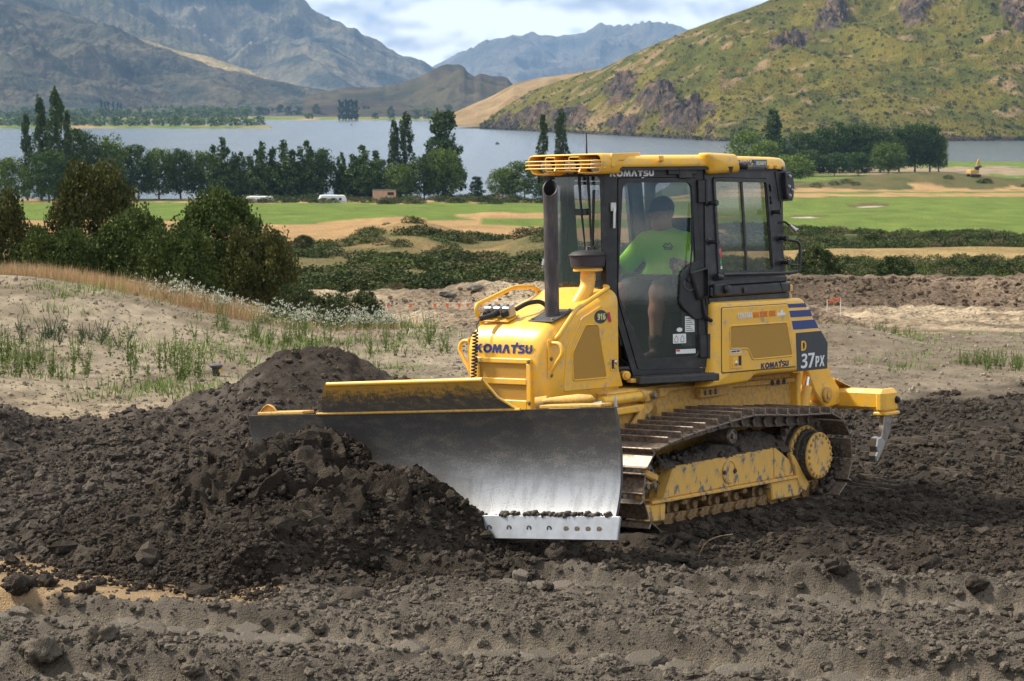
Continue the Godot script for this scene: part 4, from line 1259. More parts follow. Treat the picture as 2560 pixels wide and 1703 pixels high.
func make_track(d: Node3D) -> Node3D:
	var F := mv(1, 0, 0)
	var L := mv(0, 1, 0)
	var U := mv(0, 0, 1)
	var t := base("track", Vector3.ZERO, 0, d)
	# pitch line in (x, z), run round clockwise from the rear bottom: forward below, round the idler, back over the top, round the sprocket
	var sc := Vector2(-0.97, 0.395)
	var sr := 0.28
	var ic := Vector2(1.18, 0.37)
	var ir := 0.262
	var pts := []
	pts.append(Vector2(-0.80, 0.10))
	pts.append(Vector2(1.02, 0.10))
	for k in 25:
		var a := deg_to_rad(-98.0 + 198.0 * k / 24.0)
		pts.append(ic + Vector2(cos(a), sin(a)) * ir)
	for e in [[0.95, 0.665], [0.6, 0.70], [0.3, 0.728], [0.09, 0.742], [-0.15, 0.728], [-0.5, 0.697], [-0.8, 0.684]]: pts.append(Vector2(e[0], e[1]))
	for k in 25:
		var a := deg_to_rad(86.0 + 184.0 * k / 24.0)
		pts.append(sc + Vector2(cos(a), sin(a)) * sr)
	pts.append(Vector2(-0.80, 0.10))
	var total := 0.0
	for i in pts.size() - 1: total += pts[i].distance_to(pts[i + 1])
	var n := int(round(total / 0.1544))
	var g := Geo.new()
	# shoe about its pin: local x along the run, y (left) across, z outward from the loop
	var step := total / n
	g.box(mv(-step * 0.5, 0, 0.052), Vector3(step * 0.985, 0.012, 0.60), 0.003)
	g.box(mv(-0.010, 0, 0.079), Vector3(0.014, 0.050, 0.60), 0.004)
	g.box(mv(-step * 0.94, 0, 0.060), Vector3(0.018, 0.012, 0.60), 0.004, Basis(Vector3(0, 0, 1), 0.3))
	var shoe := g.done()
	g = Geo.new()
	for s in [-1, 1]:
		g.prism(rounded(v2([[-0.03, -0.035], [0.05, -0.045], [0.11, -0.045], [step + 0.025, -0.032], [step + 0.03, 0.02], [0.12, 0.045], [0.03, 0.045], [-0.03, 0.02]]), 0.012, 3), mv(0, s * 0.065 - 0.013, 0), -F, U, 0.026, 0.004)
	g.lathe(mv(0, -0.10, 0), L, [[0.0, 0.0], [0.026, 0.0], [0.026, 0.2], [0.013, 0.2], [0.013, 0.204], [0.0, 0.204]], 14)
	var link := g.done()
	var at := 0.0
	var seg := 0
	var acc := 0.0
	for k in n:
		var want := k * step + 0.05
		while seg < pts.size() - 2 and acc + pts[seg].distance_to(pts[seg + 1]) < want:
			acc += pts[seg].distance_to(pts[seg + 1])
			seg += 1
		var p: Vector2 = pts[seg].lerp(pts[seg + 1], (want - acc) / pts[seg].distance_to(pts[seg + 1]))
		# chord direction to the point one pitch behind along the path
		var w2 := want - step
		if w2 < 0.0: w2 += total
		var s2 := 0
		var a2 := 0.0
		while s2 < pts.size() - 2 and a2 + pts[s2].distance_to(pts[s2 + 1]) < w2:
			a2 += pts[s2].distance_to(pts[s2 + 1])
			s2 += 1
		var p2: Vector2 = pts[s2].lerp(pts[s2 + 1], (w2 - a2) / pts[s2].distance_to(pts[s2 + 1]))
		var dir := (p - p2).normalized()
		var outn := Vector2(dir.y, -dir.x)
		var bx := mv(dir.x, 0, dir.y)
		var by := mv(outn.x, 0, outn.y)
		var tf := Transform3D(Basis(bx, by, bx.cross(by)), mv(p.x, 0.825, p.y))
		var o := inst("track_shoe", shoe, M.track_steel, t)
		o.transform = tf
		var l := inst("track_link", link, M.yellow_rusty if p.y < 0.2 else M.track_steel, t)
		l.transform = tf
	# track frame
	var o2 := func(pp: Array) -> PackedVector2Array:
		var o := PackedVector2Array()
		for p in pp: o.append(Vector2(-p[0], p[1]))
		return o
	inst("track_frame", Geo.new().prism(o2.call([[1.00, 0.262], [0.875, 0.470], [0.84, 0.482], [-0.43, 0.503], [-0.50, 0.49], [-0.665, 0.395], [-0.735, 0.262]]), mv(0, 0.70, 0), -F, U, 0.25, 0.012).done(), M.yellow_chipped, t)
	inst("frame_flange", Geo.new().box(mv(0.20, 0.925, 0.252), Vector3(1.92, 0.024, 0.08), 0.005).done(), M.yellow_chipped, t)
	inst("frame_rib", Geo.new().box(mv(-0.45, 0.952, 0.39), Vector3(0.03, 0.22, 0.012), 0.004).done(), M.yellow_chipped, t)
	g = Geo.new().lathe(mv(0.175, 0.945, 0.380), L, [[0.086, 0.0], [0.086, 0.014], [0.078, 0.018], [0.074, 0.012], [0.0, 0.012]], 32)
	inst("cover_disc", g.done(), M.yellow_chipped, t)
	for k in 2: put(inst("bolt", bolt_mesh(0.014, 0.014), M.mud, t), mv(0.105 + 0.14 * k, 0.958, 0.38), L)
	# front guard and idler yoke
	g = Geo.new()
	g.prism(o2.call([[1.26, 0.245], [0.975, 0.232], [0.985, 0.105], [1.225, 0.120]]), mv(0, 0.80, 0), -F, U, 0.15, 0.01)
	for x in [1.05, 1.16]: g.box(mv(x, 0.952, 0.175), Vector3(0.012, 0.10, 0.008), 0.002)
	inst("chain_guard", g.done(), M.yellow_chipped, t)
	inst("chain_guard", Geo.new().prism(o2.call([[-0.395, 0.243], [-0.745, 0.25], [-0.90, 0.165], [-0.80, 0.100], [-0.43, 0.105]]), mv(0, 0.80, 0), -F, U, 0.15, 0.01).done(), M.yellow_chipped, t)
	inst("guard_strut", Geo.new().prism(o2.call([[-0.655, 0.44], [-0.72, 0.42], [-0.93, 0.185], [-0.88, 0.13], [-0.80, 0.16]]), mv(0, 0.93, 0), -F, U, 0.03, 0.006).done(), M.yellow_chipped, t)
	g = Geo.new().prism(rounded(o2.call([[1.275, 0.41], [1.10, 0.392], [1.115, 0.275], [1.275, 0.275]]), 0.015), mv(0, 0.88, 0), -F, U, 0.09, 0.012)
	inst("idler_yoke", g.done(), M.yellow_chipped, t)
	for x in [1.235, 1.15]: put(inst("bolt", bolt_mesh(0.022, 0.018), M.bolt, t), mv(x, 0.97, 0.375), L)
	g = Geo.new().box(mv(1.12, 0.90, 0.44), Vector3(0.16, 0.05, 0.08), 0.01, Basis(Vector3(0, 0, 1), 0.35))
	inst("yoke_bracket", g.done(), M.yellow_chipped, t)
	# idler wheel, rollers, carrier roller, sprocket and final drive
	inst("idler", Geo.new().lathe(mv(ic.x, 0.745, ic.y), L, [[0.0, 0.0], [0.17, 0.01], [0.19, 0.03], [0.215, 0.035], [0.215, 0.125], [0.19, 0.13], [0.17, 0.15], [0.06, 0.16], [0.05, 0.18], [0.0, 0.18]], 36).done(), M.track_steel, t)
	for x in [0.78, 0.535, 0.25, -0.005, -0.335]:
		inst("track_roller", Geo.new().lathe(mv(x, 0.75, 0.178), L, [[0.0, 0.0], [0.075, 0.0], [0.075, 0.12], [0.058, 0.126], [0.05, 0.115], [0.032, 0.118], [0.03, 0.15], [0.0, 0.152]], 24).done(), M.yellow_rusty, t)
		inst("roller_mount", Geo.new().box(mv(x - 0.045, 0.925, 0.215), Vector3(0.05, 0.045, 0.06), 0.012).done(), M.yellow_rusty, t)
	inst("carrier_roller", Geo.new().lathe(mv(0.10, 0.74, 0.634), L, [[0.0, 0.0], [0.062, 0.0], [0.062, 0.19], [0.052, 0.205], [0.044, 0.205], [0.040, 0.198], [0.02, 0.200], [0.02, 0.214], [0.0, 0.215]], 28).done(), M.track_steel, t)
	g = Geo.new()
	var sp := PackedVector2Array()
	var teeth := 23
	for k in teeth * 4:
		var a := TAU * k / (teeth * 4)
		var r: float = [0.262, 0.292, 0.292, 0.262][k % 4]
		sp.append(Vector2(-sc.x, sc.y) + Vector2(cos(a), sin(a)) * r)
	g.prism(sp, mv(0, 0.80, 0), -F, U, 0.05, 0.006)
	inst("sprocket", g.done(), M.track_steel, t)
	inst("final_drive", Geo.new().lathe(mv(sc.x, 0.55, sc.y + 0.005), L, [[0.0, 0.0], [0.2, 0.0], [0.235, 0.29], [0.235, 0.33], [0.20, 0.335], [0.20, 0.39], [0.183, 0.40], [0.183, 0.46], [0.174, 0.465]], 40).done(), M.mud, t)
	inst("drive_flange", Geo.new().lathe(mv(sc.x, 0.885, sc.y + 0.005), L, [[0.19, 0.0], [0.228, 0.0], [0.228, 0.02], [0.215, 0.026], [0.19, 0.026]], 40).done(), M.yellow_chipped, t)
	inst("drive_cover", Geo.new().lathe(mv(sc.x, 1.005, sc.y + 0.005), L, [[0.18, 0.0], [0.18, 0.018], [0.172, 0.026], [0.12, 0.027], [0.0, 0.027]], 40).done(), M.yellow_chipped, t)
	for k in 20:
		var a := TAU * k / 20.0
		put(inst("bolt", bolt_mesh(0.011, 0.012), M.yellow_dirty, t), mv(sc.x + cos(a) * 0.158, 1.031, sc.y + 0.005 + sin(a) * 0.158), L)
		put(inst("bolt", bolt_mesh(0.010, 0.012), M.yellow_dirty, t), mv(sc.x + cos(a) * 0.209, 0.910, sc.y + 0.005 + sin(a) * 0.209), L)
	# packed earth on top of the frame and round the idler
	g = Geo.new().smooth(1)
	rng.seed = 5
	var nz := noise(9.0, 12, 4)
	var rings := []
	for k in 60:
		var x := lerpf(0.98, -0.70, k / 59.0)
		var top := 0.47
		if x > 0.75: top = lerpf(0.56, 0.50, (0.98 - x) / 0.23)
		elif x > -0.35: top = lerpf(0.50, 0.635, pow((0.75 - x) / 1.1, 0.8))
		else: top = lerpf(0.635, 0.50, pow((-0.35 - x) / 0.35, 1.5))
		var ring := PackedVector3Array()
		for j in 14:
			var s := j / 13.0
			var y := lerpf(0.66, 0.945, s)
			var z := 0.45 + (top - 0.45) * sqrt(maxf(0.0, 1.0 - pow(absf(s - 0.45) / 0.56, 2.6)))
			z += nz.get_noise_2d(x * 1.0, y * 1.0) * 0.045 + nz.get_noise_2d(x * 4.0 + 9.0, y * 4.0) * 0.02
			ring.append(mv(x, y, z))
		rings.append(ring)
	g.loft(rings, false, false)
	for k in 130:
		var rr := rng.randf_range(0.006, 0.02)
		_lump(g, mv(rng.randf_range(-0.6, 0.95), rng.randf_range(0.82, 0.945), 0.0) + U * (0.485 + rng.randf() * 0.06), Vector3(rr * 1.4, rr, rr), 4)
	for k in 40:
		var rr := rng.randf_range(0.006, 0.022)
		_lump(g, mv(1.10 + rng.randf_range(-0.13, 0.08), rng.randf_range(0.86, 0.94), 0.46 + rng.randf_range(-0.12, 0.09)), Vector3(rr, rr, rr), 5)
	var mm := inst("packed_earth", g.done(), M.mud, t)
	mm.set_meta("kind", "stuff")
	# crumbs lying on the shoes
	g = Geo.new().smooth(1)
	for k in 260:
		var x := rng.randf_range(-0.9, 1.15)
		var i := 27
		var z := 0.0
		var ptsx := [[1.18, 0.632], [0.95, 0.665], [0.6, 0.70], [0.3, 0.728], [0.09, 0.742], [-0.15, 0.728], [-0.5, 0.697], [-0.97, 0.678]]
		for q in ptsx.size() - 1:
			if x <= ptsx[q][0] and x >= ptsx[q + 1][0]: z = lerpf(ptsx[q][1], ptsx[q + 1][1], (ptsx[q][0] - x) / (ptsx[q][0] - ptsx[q + 1][0]))
		var rr := rng.randf_range(0.004, 0.02)
		_lump(g, mv(x, 0.54 + rng.randf() * 0.57, z + 0.060), Vector3(rr * 1.3, rr * 0.7, rr * 1.3), 4)
	mm = inst("shoe_crumbs", g.done(), M.mud, t)
	mm.set_meta("kind", "stuff")
	# earth packed behind the sprocket inside the rear shoes
	g = Geo.new().smooth(1)
	for k in 90:
		var a := deg_to_rad(rng.randf_range(165, 262))
		var rr := rng.randf_range(0.008, 0.028)
		_lump(g, mv(sc.x + cos(a) * 0.315, rng.randf_range(0.88, 1.05), sc.y + sin(a) * 0.285), Vector3(rr, rr, rr), 5)
	mm = inst("packed_earth", g.done(), M.mud, t)
	mm.set_meta("kind", "stuff")
	return t

func make_ripper(d: Node3D) -> void:
	var F := mv(1, 0, 0)
	var L := mv(0, 1, 0)
	var U := mv(0, 0, 1)
	var r := base("ripper", Vector3.ZERO, 0, d)
	var sec := rounded(v2([[-0.105, -0.085], [0.105, -0.085], [0.105, 0.085], [-0.105, 0.085]]), 0.03, 2)
	inst("tool_beam", Geo.new().prism(sec, mv(-2.34, -0.86, 0.725), F, U, 0.0, 0.0).done() if false else Geo.new().box(mv(-2.34, 0, 0.725), Vector3(0.21, 0.16, 1.70), 0.025).done(), M.yellow, r)
	for y in [-0.83, 0.0, 0.83]:
		inst("shank_pocket", Geo.new().box(mv(-2.34, y, 0.715), Vector3(0.25, 0.20, 0.10), 0.035).box(mv(-2.34, y, 0.615), Vector3(0.22, 0.03, 0.13), 0.008).done(), M.yellow, r)
		put(inst("bolt", bolt_mesh(0.022, 0.03), M.rubber, r), mv(-2.415, y + 0.05, 0.72), L)
		var g := Geo.new()
		g.prism(v2([[2.27, 0.63], [2.255, 0.52], [2.215, 0.42], [2.15, 0.33], [2.21, 0.31], [2.30, 0.38], [2.375, 0.48], [2.40, 0.63]]), mv(0, y - 0.022, 0), -F, U, 0.044, 0.006)
		inst("shank", g.done(), M.shank_steel, r)
		g = Geo.new()
		g.prism(v2([[2.135, 0.425], [2.20, 0.435], [2.265, 0.395], [2.245, 0.345], [2.19, 0.29], [2.135, 0.232], [2.112, 0.238], [2.105, 0.285], [2.128, 0.315], [2.118, 0.36]]), mv(0, y - 0.034, 0), -F, U, 0.068, 0.008)
		g.lathe(mv(-2.19, y - 0.036, 0.325), L, [[0.0, 0.0], [0.016, 0.0], [0.016, 0.072], [0.0, 0.072]], 12)
		inst("shank_tip", g.done(), M.alloy, r)
	for s in [1, -1]:
		# arm: tall plate with pins, gusset to the beam
		var g := Geo.new()
		g.prism(rounded(v2([[1.60, 1.30], [1.78, 1.32], [1.99, 1.16], [2.12, 0.93], [2.25, 0.81], [2.25, 0.68], [2.02, 0.66], [1.86, 0.80], [1.72, 1.02], [1.56, 1.18]]), 0.04), mv(0, s * 0.35, 0), -F, U, 0.10, 0.012)
		inst("arm", g.done(), M.yellow, r)
		g = Geo.new().lathe(mv(-2.02, s * 0.44, 0.775), L * s, [[0.065, 0.0], [0.065, 0.03], [0.058, 0.036], [0.03, 0.036], [0.03, 0.046], [0.0, 0.047]], 24)
		inst("arm_pin", g.done(), M.yellow_dirty, r)
		g = Geo.new().prism(v2([[2.18, 0.90], [2.45, 0.81], [2.45, 0.80], [2.18, 0.79]]), mv(0, s * 0.34, 0), -F, U, 0.10, 0.006)
		inst("gusset", g.done(), M.yellow, r)
		# lift cylinder
		g = Geo.new().tube(PackedVector3Array([mv(-1.70, s * 0.42, 0.66), mv(-1.76, s * 0.42, 0.86)]), 0.052, 18)
		inst("cylinder_barrel", g.done(), M.yellow, r)
		g = Geo.new().tube(PackedVector3Array([mv(-1.76, s * 0.42, 0.86), mv(-1.84, s * 0.42, 1.08)]), 0.024, 14)
		inst("cylinder_rod", g.done(), M.chrome, r)
		inst("lower_link", Geo.new().box(mv(-1.86, s * 0.36, 0.66), Vector3(0.66, 0.12, 0.07), 0.012).done(), M.yellow_dirty, r)
		inst("upper_link", Geo.new().box(mv(-1.64, s * 0.40, 0.86), Vector3(0.07, 0.34, 0.06), 0.012, Basis(Vector3(0, 0, 1), 0.35)).done(), M.yellow, r)
	inst("cross_plate", Geo.new().box(mv(-1.56, 0, 0.75), Vector3(0.06, 0.5, 0.70), 0.01).done(), M.yellow_dirty, r)

# ------------------------------------------------------------------ terrain
var n_lo: FastNoiseLite
var n_mid: FastNoiseLite
var n_hi: FastNoiseLite
var n_cell: FastNoiseLite
var n_cell2: FastNoiseLite
var n_warp: FastNoiseLite
var n_fine: FastNoiseLite

func curve(tab: Array, x: float) -> float:
	if x <= tab[0][0]: return tab[0][1]
	for i in tab.size() - 1:
		if x <= tab[i + 1][0]:
			var t: float = (x - tab[i][0]) / (tab[i + 1][0] - tab[i][0])
			return lerpf(tab[i][1], tab[i + 1][1], t)
	return tab[tab.size() - 1][1]

const PROF_L := [[0.0, 0.748], [35.0, -0.70], [44.0, -1.15], [50.0, -1.65], [60.0, -2.3], [77.0, -3.25], [100.0, -4.4], [140.0, -5.8], [220.0, -9.1], [320.0, -12.6], [420.0, -15.5], [560.0, -19.0], [600.0, -19.9], [640.0, -21.5], [1200.0, -24.0]]
const PROF_R := [[0.0, 0.748], [35.0, -0.70], [44.0, -1.15], [50.0, -1.65], [60.0, -2.3], [77.0, -3.25], [100.0, -4.4], [140.0, -5.8], [220.0, -9.1], [320.0, -12.6], [420.0, -15.2], [560.0, -17.5], [700.0, -19.0], [1000.0, -20.1], [1070.0, -21.5], [1200.0, -24.0]]

func bump(d: float, w: float) -> float:
	var t := clampf(1.0 - absf(d) / w, 0.0, 1.0)
	return t * t * (3.0 - 2.0 * t)

func gbase(x: float, z: float) -> float:
	var D := CAM.z - z
	var s := (x - CAM.x) / maxf(D, 1.0)
	var y := 0.0
	var pl := 0.016227 * x + 0.041353 * z
	if D < 35.0: y = pl
	else:
		var k := smoothstep(0.036, 0.093, s)
		y = lerpf(curve(PROF_L, D), curve(PROF_R, D), k)
		y += 0.016227 * (x - CAM.x) * clampf(1.0 - (D - 35.0) / 45.0, 0.0, 1.0)
	# bank on the left that the scrub stands behind
	if D > 26.0 and D < 62.0:
		var side := smoothstep(-2.0, -11.0, x)
		var run := smoothstep(29.0, 44.5, D) * (1.0 - smoothstep(46.0, 56.0, D))
		y += 1.35 * side * run
		y += 0.35 * bump(D - 30.5, 3.5) * smoothstep(-6.0, -9.0, x)
		# low crest before the pit
		y += 0.30 * bump(D - 42.0, 6.0) * smoothstep(-5.0, -2.5, x) * (1.0 - smoothstep(1.0, 4.0, x))
	if D > 55.0 and D < 130.0:
		# spoil bank on the right
		y += 0.68 * smoothstep(75.5, 80.0, D) * (1.0 - smoothstep(90.0, 100.0, D)) * smoothstep(0.075, 0.095, s)
		# rubble heaps in the pit
		y += 0.50 * bump(x - 0.2, 2.6) * bump(D - 90.0, 5.0) + 0.55 * bump(x + 2.2, 2.2) * bump(D - 88.0, 4.0) + 0.3 * bump(x + 4.2, 1.6) * bump(D - 84.0, 3.0)
		# shallow dunes to the right of the machine
		y += 0.55 * bump(x - 5.3, 2.4) * bump(D - 57.0, 5.0)
	if D > 30.0 and D < 52.0:
		y += 0.30 * bump(x - 4.6, 1.8) * bump(D - 42.0, 5.0)
	if D > 100.0 and D < 480.0:
		y += 2.0 * bump(s + 0.040, 0.045) * bump(D - 195.0, 42.0)
		y += 1.4 * bump(s - 0.01, 0.03) * bump(D - 175.0, 30.0)
		y += n_lo.get_noise_2d(x * 0.8, z * 0.5) * 1.3 * smoothstep(110.0, 180.0, D)
	if D > 420.0 and D < 720.0:
		y += 3.6 * bump(s - 0.17, 0.07) * bump(D - 660.0, 50.0)
	return y

func saw(t: float) -> float:
	var f := t - floorf(t)
	return (1.0 - f / 0.82) if f < 0.82 else (f - 0.82) / 0.18

# foreground wheel and track marks: each [ax, az, bx, bz, half width, pitch, depth]
const PRINTS := [[-6.0, 3.35, 3.6, 8.05, 0.21, 0.155, 0.055], [-0.95, 3.42, 6.0, 6.55, 0.17, 0.155, 0.045], [-5.5, 5.15, 2.2, 9.0, 0.15, 0.155, 0.03]]

var soil_mix := Vector3.ZERO     # set by ground_y: x dry grey, y sand, z how smooth

func ground_y(x: float, z: float) -> float:
	var y := gbase(x, z)
	var D := CAM.z - z
	var near := 1.0 - 0.75 * smoothstep(22.0, 34.0, D)
	var dry := 0.0
	var sand := 0.0
	var flat := 0.0
	var wob := n_mid.get_noise_2d(x * 0.5, z * 0.5)
	# zones: moist strip round the machine, dried marks in front, bare sand left and behind
	var front := z - (3.05 - 0.30 * clampf(x, -1.2, 3.0) + 0.5 * wob)
	if x < -1.2: front = z - (3.40 - 0.05 * (x + 1.2) + 0.5 * wob)
	dry = smoothstep(-0.15, 0.25, front)
	# damp clods tipped on the right
	dry *= 1.0 - smoothstep(0.15, 0.4, bump(x - 2.1, 1.2) * bump(z - 2.75, 1.05) + 0.15 * wob)
	# sand lane lower left
	var lane := bump(z - (3.15 + 0.36 * (x + 4.3)) - 0.22 * wob, lerpf(1.35, 0.70, clampf((x + 4.3) / 1.9, 0.0, 1.0))) * (1.0 - smoothstep(-2.7, -2.2, x + 0.4 * wob))
	sand = smoothstep(0.12, 0.30, lane)
	# ground behind the machine dries out, right beyond the moist strip
	var edge := -6.2 - 0.75 * x if x > 0.0 else -6.2
	var back := smoothstep(0.0, 2.2, edge + 1.6 * wob - z)
	if x < -1.0: back = maxf(back, smoothstep(0.3, 1.6, -2.6 - z + wob * 0.8))
	sand = maxf(sand, back * 0.9)
	if near > 0.0:
		var rough := n_hi.get_noise_2d(x, z)
		var c1 := n_cell.get_noise_2d(x + rough * 0.03, z)
		var c2 := n_cell2.get_noise_2d(x, z + rough * 0.02)
		var clod := clampf(-c1, 0.0, 1.0)
		var crumb := clampf(-c2, 0.0, 1.0)
		var amp := lerpf(1.0, 0.28, sand)
		var h := wob * 0.028 + rough * 0.014 * amp - 0.012
		var lump := smoothstep(-0.15, 0.35, n_mid.get_noise_2d(x * 1.7 + 40.0, z * 1.7))
		h += (clod * 0.030 * lump + crumb * 0.016 * (0.4 + lump)) * amp * (1.0 + 0.8 * (1.0 - dry))
		h += 0.020 * n_mid.get_noise_2d(x * 2.4 - 11.0, z * 3.2 + 7.0) * amp
		if D < 20.0: h += 0.009 * n_fine.get_noise_2d(x, z) * amp
		# pressed track marks with blocks between the bars
		for p in PRINTS:
			var a := Vector2(p[0], p[1])
			var d := Vector2(p[2] - p[0], p[3] - p[1]).normalized()
			var q := Vector2(x, z) - a
			var along := q.dot(d)
			var off := q.dot(Vector2(-d.y, d.x)) + 0.05 * wob + 0.02 * rough
			var w: float = p[4]
			var ins := 1.0 - smoothstep(w * 0.85, w * 1.1, absf(off))
			var keep := smoothstep(-0.35, 0.0, n_mid.get_noise_2d(along * 0.9 + p[0] * 9.0, 3.0))
			if ins > 0.0:
				var sl := saw(along / p[5] + off * 0.9 + rough * 0.25)
				h = lerpf(h, -0.062 + p[6] * 0.7 * sl + rough * 0.008 + crumb * 0.008, ins * keep)
				flat = maxf(flat, ins * keep * (0.3 + 0.7 * sl))
			# ridge thrown up along the far side
			h += 0.095 * bump(off + w + 0.07, 0.12) * (0.7 + 0.6 * crumb + 0.9 * wob)
			h += 0.025 * bump(off - w - 0.09, 0.13) * (0.5 + crumb)
		# prints of the machine's own tracks behind it
		var mx := -0.6239 * x + 0.7812 * z
		var my := 0.7813 * x + 0.6229 * z
		if mx < -1.35 and mx > -9.0:
			for s in [0.825, -0.825]:
				var ins := 1.0 - smoothstep(0.28, 0.33, absf(my - s + 0.05 * wob))
				if ins > 0.0:
					h = lerpf(h, h * 0.35 - 0.03 + 0.04 * saw(mx / 0.155 + 0.2 * rough), ins * 0.85)
					flat = maxf(flat, ins * 0.35)
		# level ground where the machine stands
		if absf(mx) < 1.75 and absf(my) < 1.45:
			var k := (1.0 - smoothstep(1.5, 1.72, absf(mx))) * (1.0 - smoothstep(1.2, 1.42, absf(my)))
			h = lerpf(h, 0.066 + 0.022 * rough + 0.016 * crumb, k)
		y += h * near
	soil_mix = Vector3(dry, sand, flat)
	return y

const C_DAMP := Color(0.052, 0.042, 0.032)
const C_DRY := Color(0.158, 0.134, 0.106)
const C_SAND := Color(0.44, 0.30, 0.165)
const C_PALE := Color(0.47, 0.385, 0.27)

func make_noises() -> void:
	n_lo = noise(0.02, 101, 4)
	n_mid = noise(0.9, 102, 4)
	n_hi = noise(5.0, 103, 4)
	n_cell = noise(3.4, 104, 2, FastNoiseLite.TYPE_CELLULAR)
	n_cell.cellular_return_type = FastNoiseLite.RETURN_DISTANCE
	n_cell2 = noise(11.0, 105, 2, FastNoiseLite.TYPE_CELLULAR)
	n_cell2.cellular_return_type = FastNoiseLite.RETURN_DISTANCE
	n_warp = noise(0.25, 106, 3)
	n_fine = noise(20.0, 107, 3)

func sheet(rows: int, cols: int, vs: PackedVector3Array, cs: PackedColorArray) -> ArrayMesh:
	var ns := PackedVector3Array()
	ns.resize(vs.size())
	for r in rows:
		var r0 := maxi(r - 1, 0) * cols
		var r1 := mini(r + 1, rows - 1) * cols
		for c in cols:
			var c0 := maxi(c - 1, 0)
			var c1 := mini(c + 1, cols - 1)
			var n := (vs[r * cols + c1] - vs[r * cols + c0]).cross(vs[r1 + c] - vs[r0 + c])
			if n.y < 0.0: n = -n
			ns[r * cols + c] = n.normalized()
	var ix := PackedInt32Array()
	ix.resize((rows - 1) * (cols - 1) * 6)
	var k := 0
	var turn := (vs[cols - 1] - vs[0]).cross(vs[(rows - 1) * cols] - vs[0]).y < 0.0
	for r in rows - 1:
		for c in cols - 1:
			var a := r * cols + c
			var b := a + 1 if turn else a + cols
			var e := a + cols if turn else a + 1
			ix[k] = a; ix[k + 1] = b; ix[k + 2] = e
			ix[k + 3] = e; ix[k + 4] = b; ix[k + 5] = a + cols + 1
			k += 6
	var arr := []
	arr.resize(Mesh.ARRAY_MAX)
	arr[Mesh.ARRAY_VERTEX] = vs
	arr[Mesh.ARRAY_NORMAL] = ns
	if cs.size(): arr[Mesh.ARRAY_COLOR] = cs
	arr[Mesh.ARRAY_INDEX] = ix
	var m := ArrayMesh.new()
	m.add_surface_from_arrays(Mesh.PRIMITIVE_TRIANGLES, arr)
	return m

func soil_color(x: float, z: float) -> Color:
	var D := CAM.z - z
	var m := soil_mix
	var pat := n_mid.get_noise_2d(x * 1.3 + 5.0, z * 1.3) * 0.5 + n_hi.get_noise_2d(x * 0.6, z * 0.6) * 0.5
	var c := C_DAMP.lerp(C_DRY, clampf(m.x * 0.85 + pat * 0.9 * m.x + maxf(0.0, 0.5 * pat) * (1.0 - m.x), 0.0, 1.0))
	c = c.lerp(Color(0.27, 0.225, 0.17), m.z * m.x * 0.8)
	var sandc := C_SAND if D < 18.0 else C_SAND.lerp(C_PALE, smoothstep(18.0, 34.0, D))
	if D > 20.0 and x > 0.0: sandc = Color(0.33, 0.265, 0.19)
	if D > 20.0: sandc = sandc.lerp(Color(0.20, 0.15, 0.10), clampf(0.1 + 1.5 * n_mid.get_noise_2d(x * 0.5, z * 0.25 + 30.0), 0.0, 0.55))
	if D > 20.0: sandc = sandc * (1.0 + 0.5 * n_hi.get_noise_2d(x * 0.5, z * 0.25))
	c = c.lerp(sandc, m.y)
	return c * (1.0 + 0.30 * pat)

func make_near_ground() -> void:
	var rows := 480
	var cols := 700
	var vs := PackedVector3Array()
	var cs := PackedColorArray()
	vs.resize(rows * cols)
	cs.resize(rows * cols)
	for r in rows:
		var t := float(r) / (rows - 1)
		var D: float
		if t < 0.72: D = lerpf(9.5, 21.0, pow(t / 0.72, 1.12))
		else: D = lerpf(21.0, 48.0, pow((t - 0.72) / 0.28, 1.5))
		var z := CAM.z - D
		for c in cols:
			var q := 2.0 * c / (cols - 1) - 1.0
			var x: float = CAM.x + 0.30 * (q * 0.78 + 0.22 * q * q * q) * (D + 3.0)
			var y := ground_y(x, z)
			vs[r * cols + c] = Vector3(x, y, z)
			cs[r * cols + c] = soil_color(x, z)
	var g := inst("ground", sheet(rows, cols, vs, cs), M.soil)
	tag(g, "bare dark and grey soil churned by tracks around the machine", "", "", "structure")

const TAN := Color(0.46, 0.29, 0.135)
const GREEN := Color(0.165, 0.225, 0.048)
const SCRUB := Color(0.055, 0.080, 0.026)
const ROUGH := Color(0.19, 0.155, 0.065)
const DIRT := Color(0.21, 0.155, 0.105)
const PALE := Color(0.40, 0.315, 0.21)

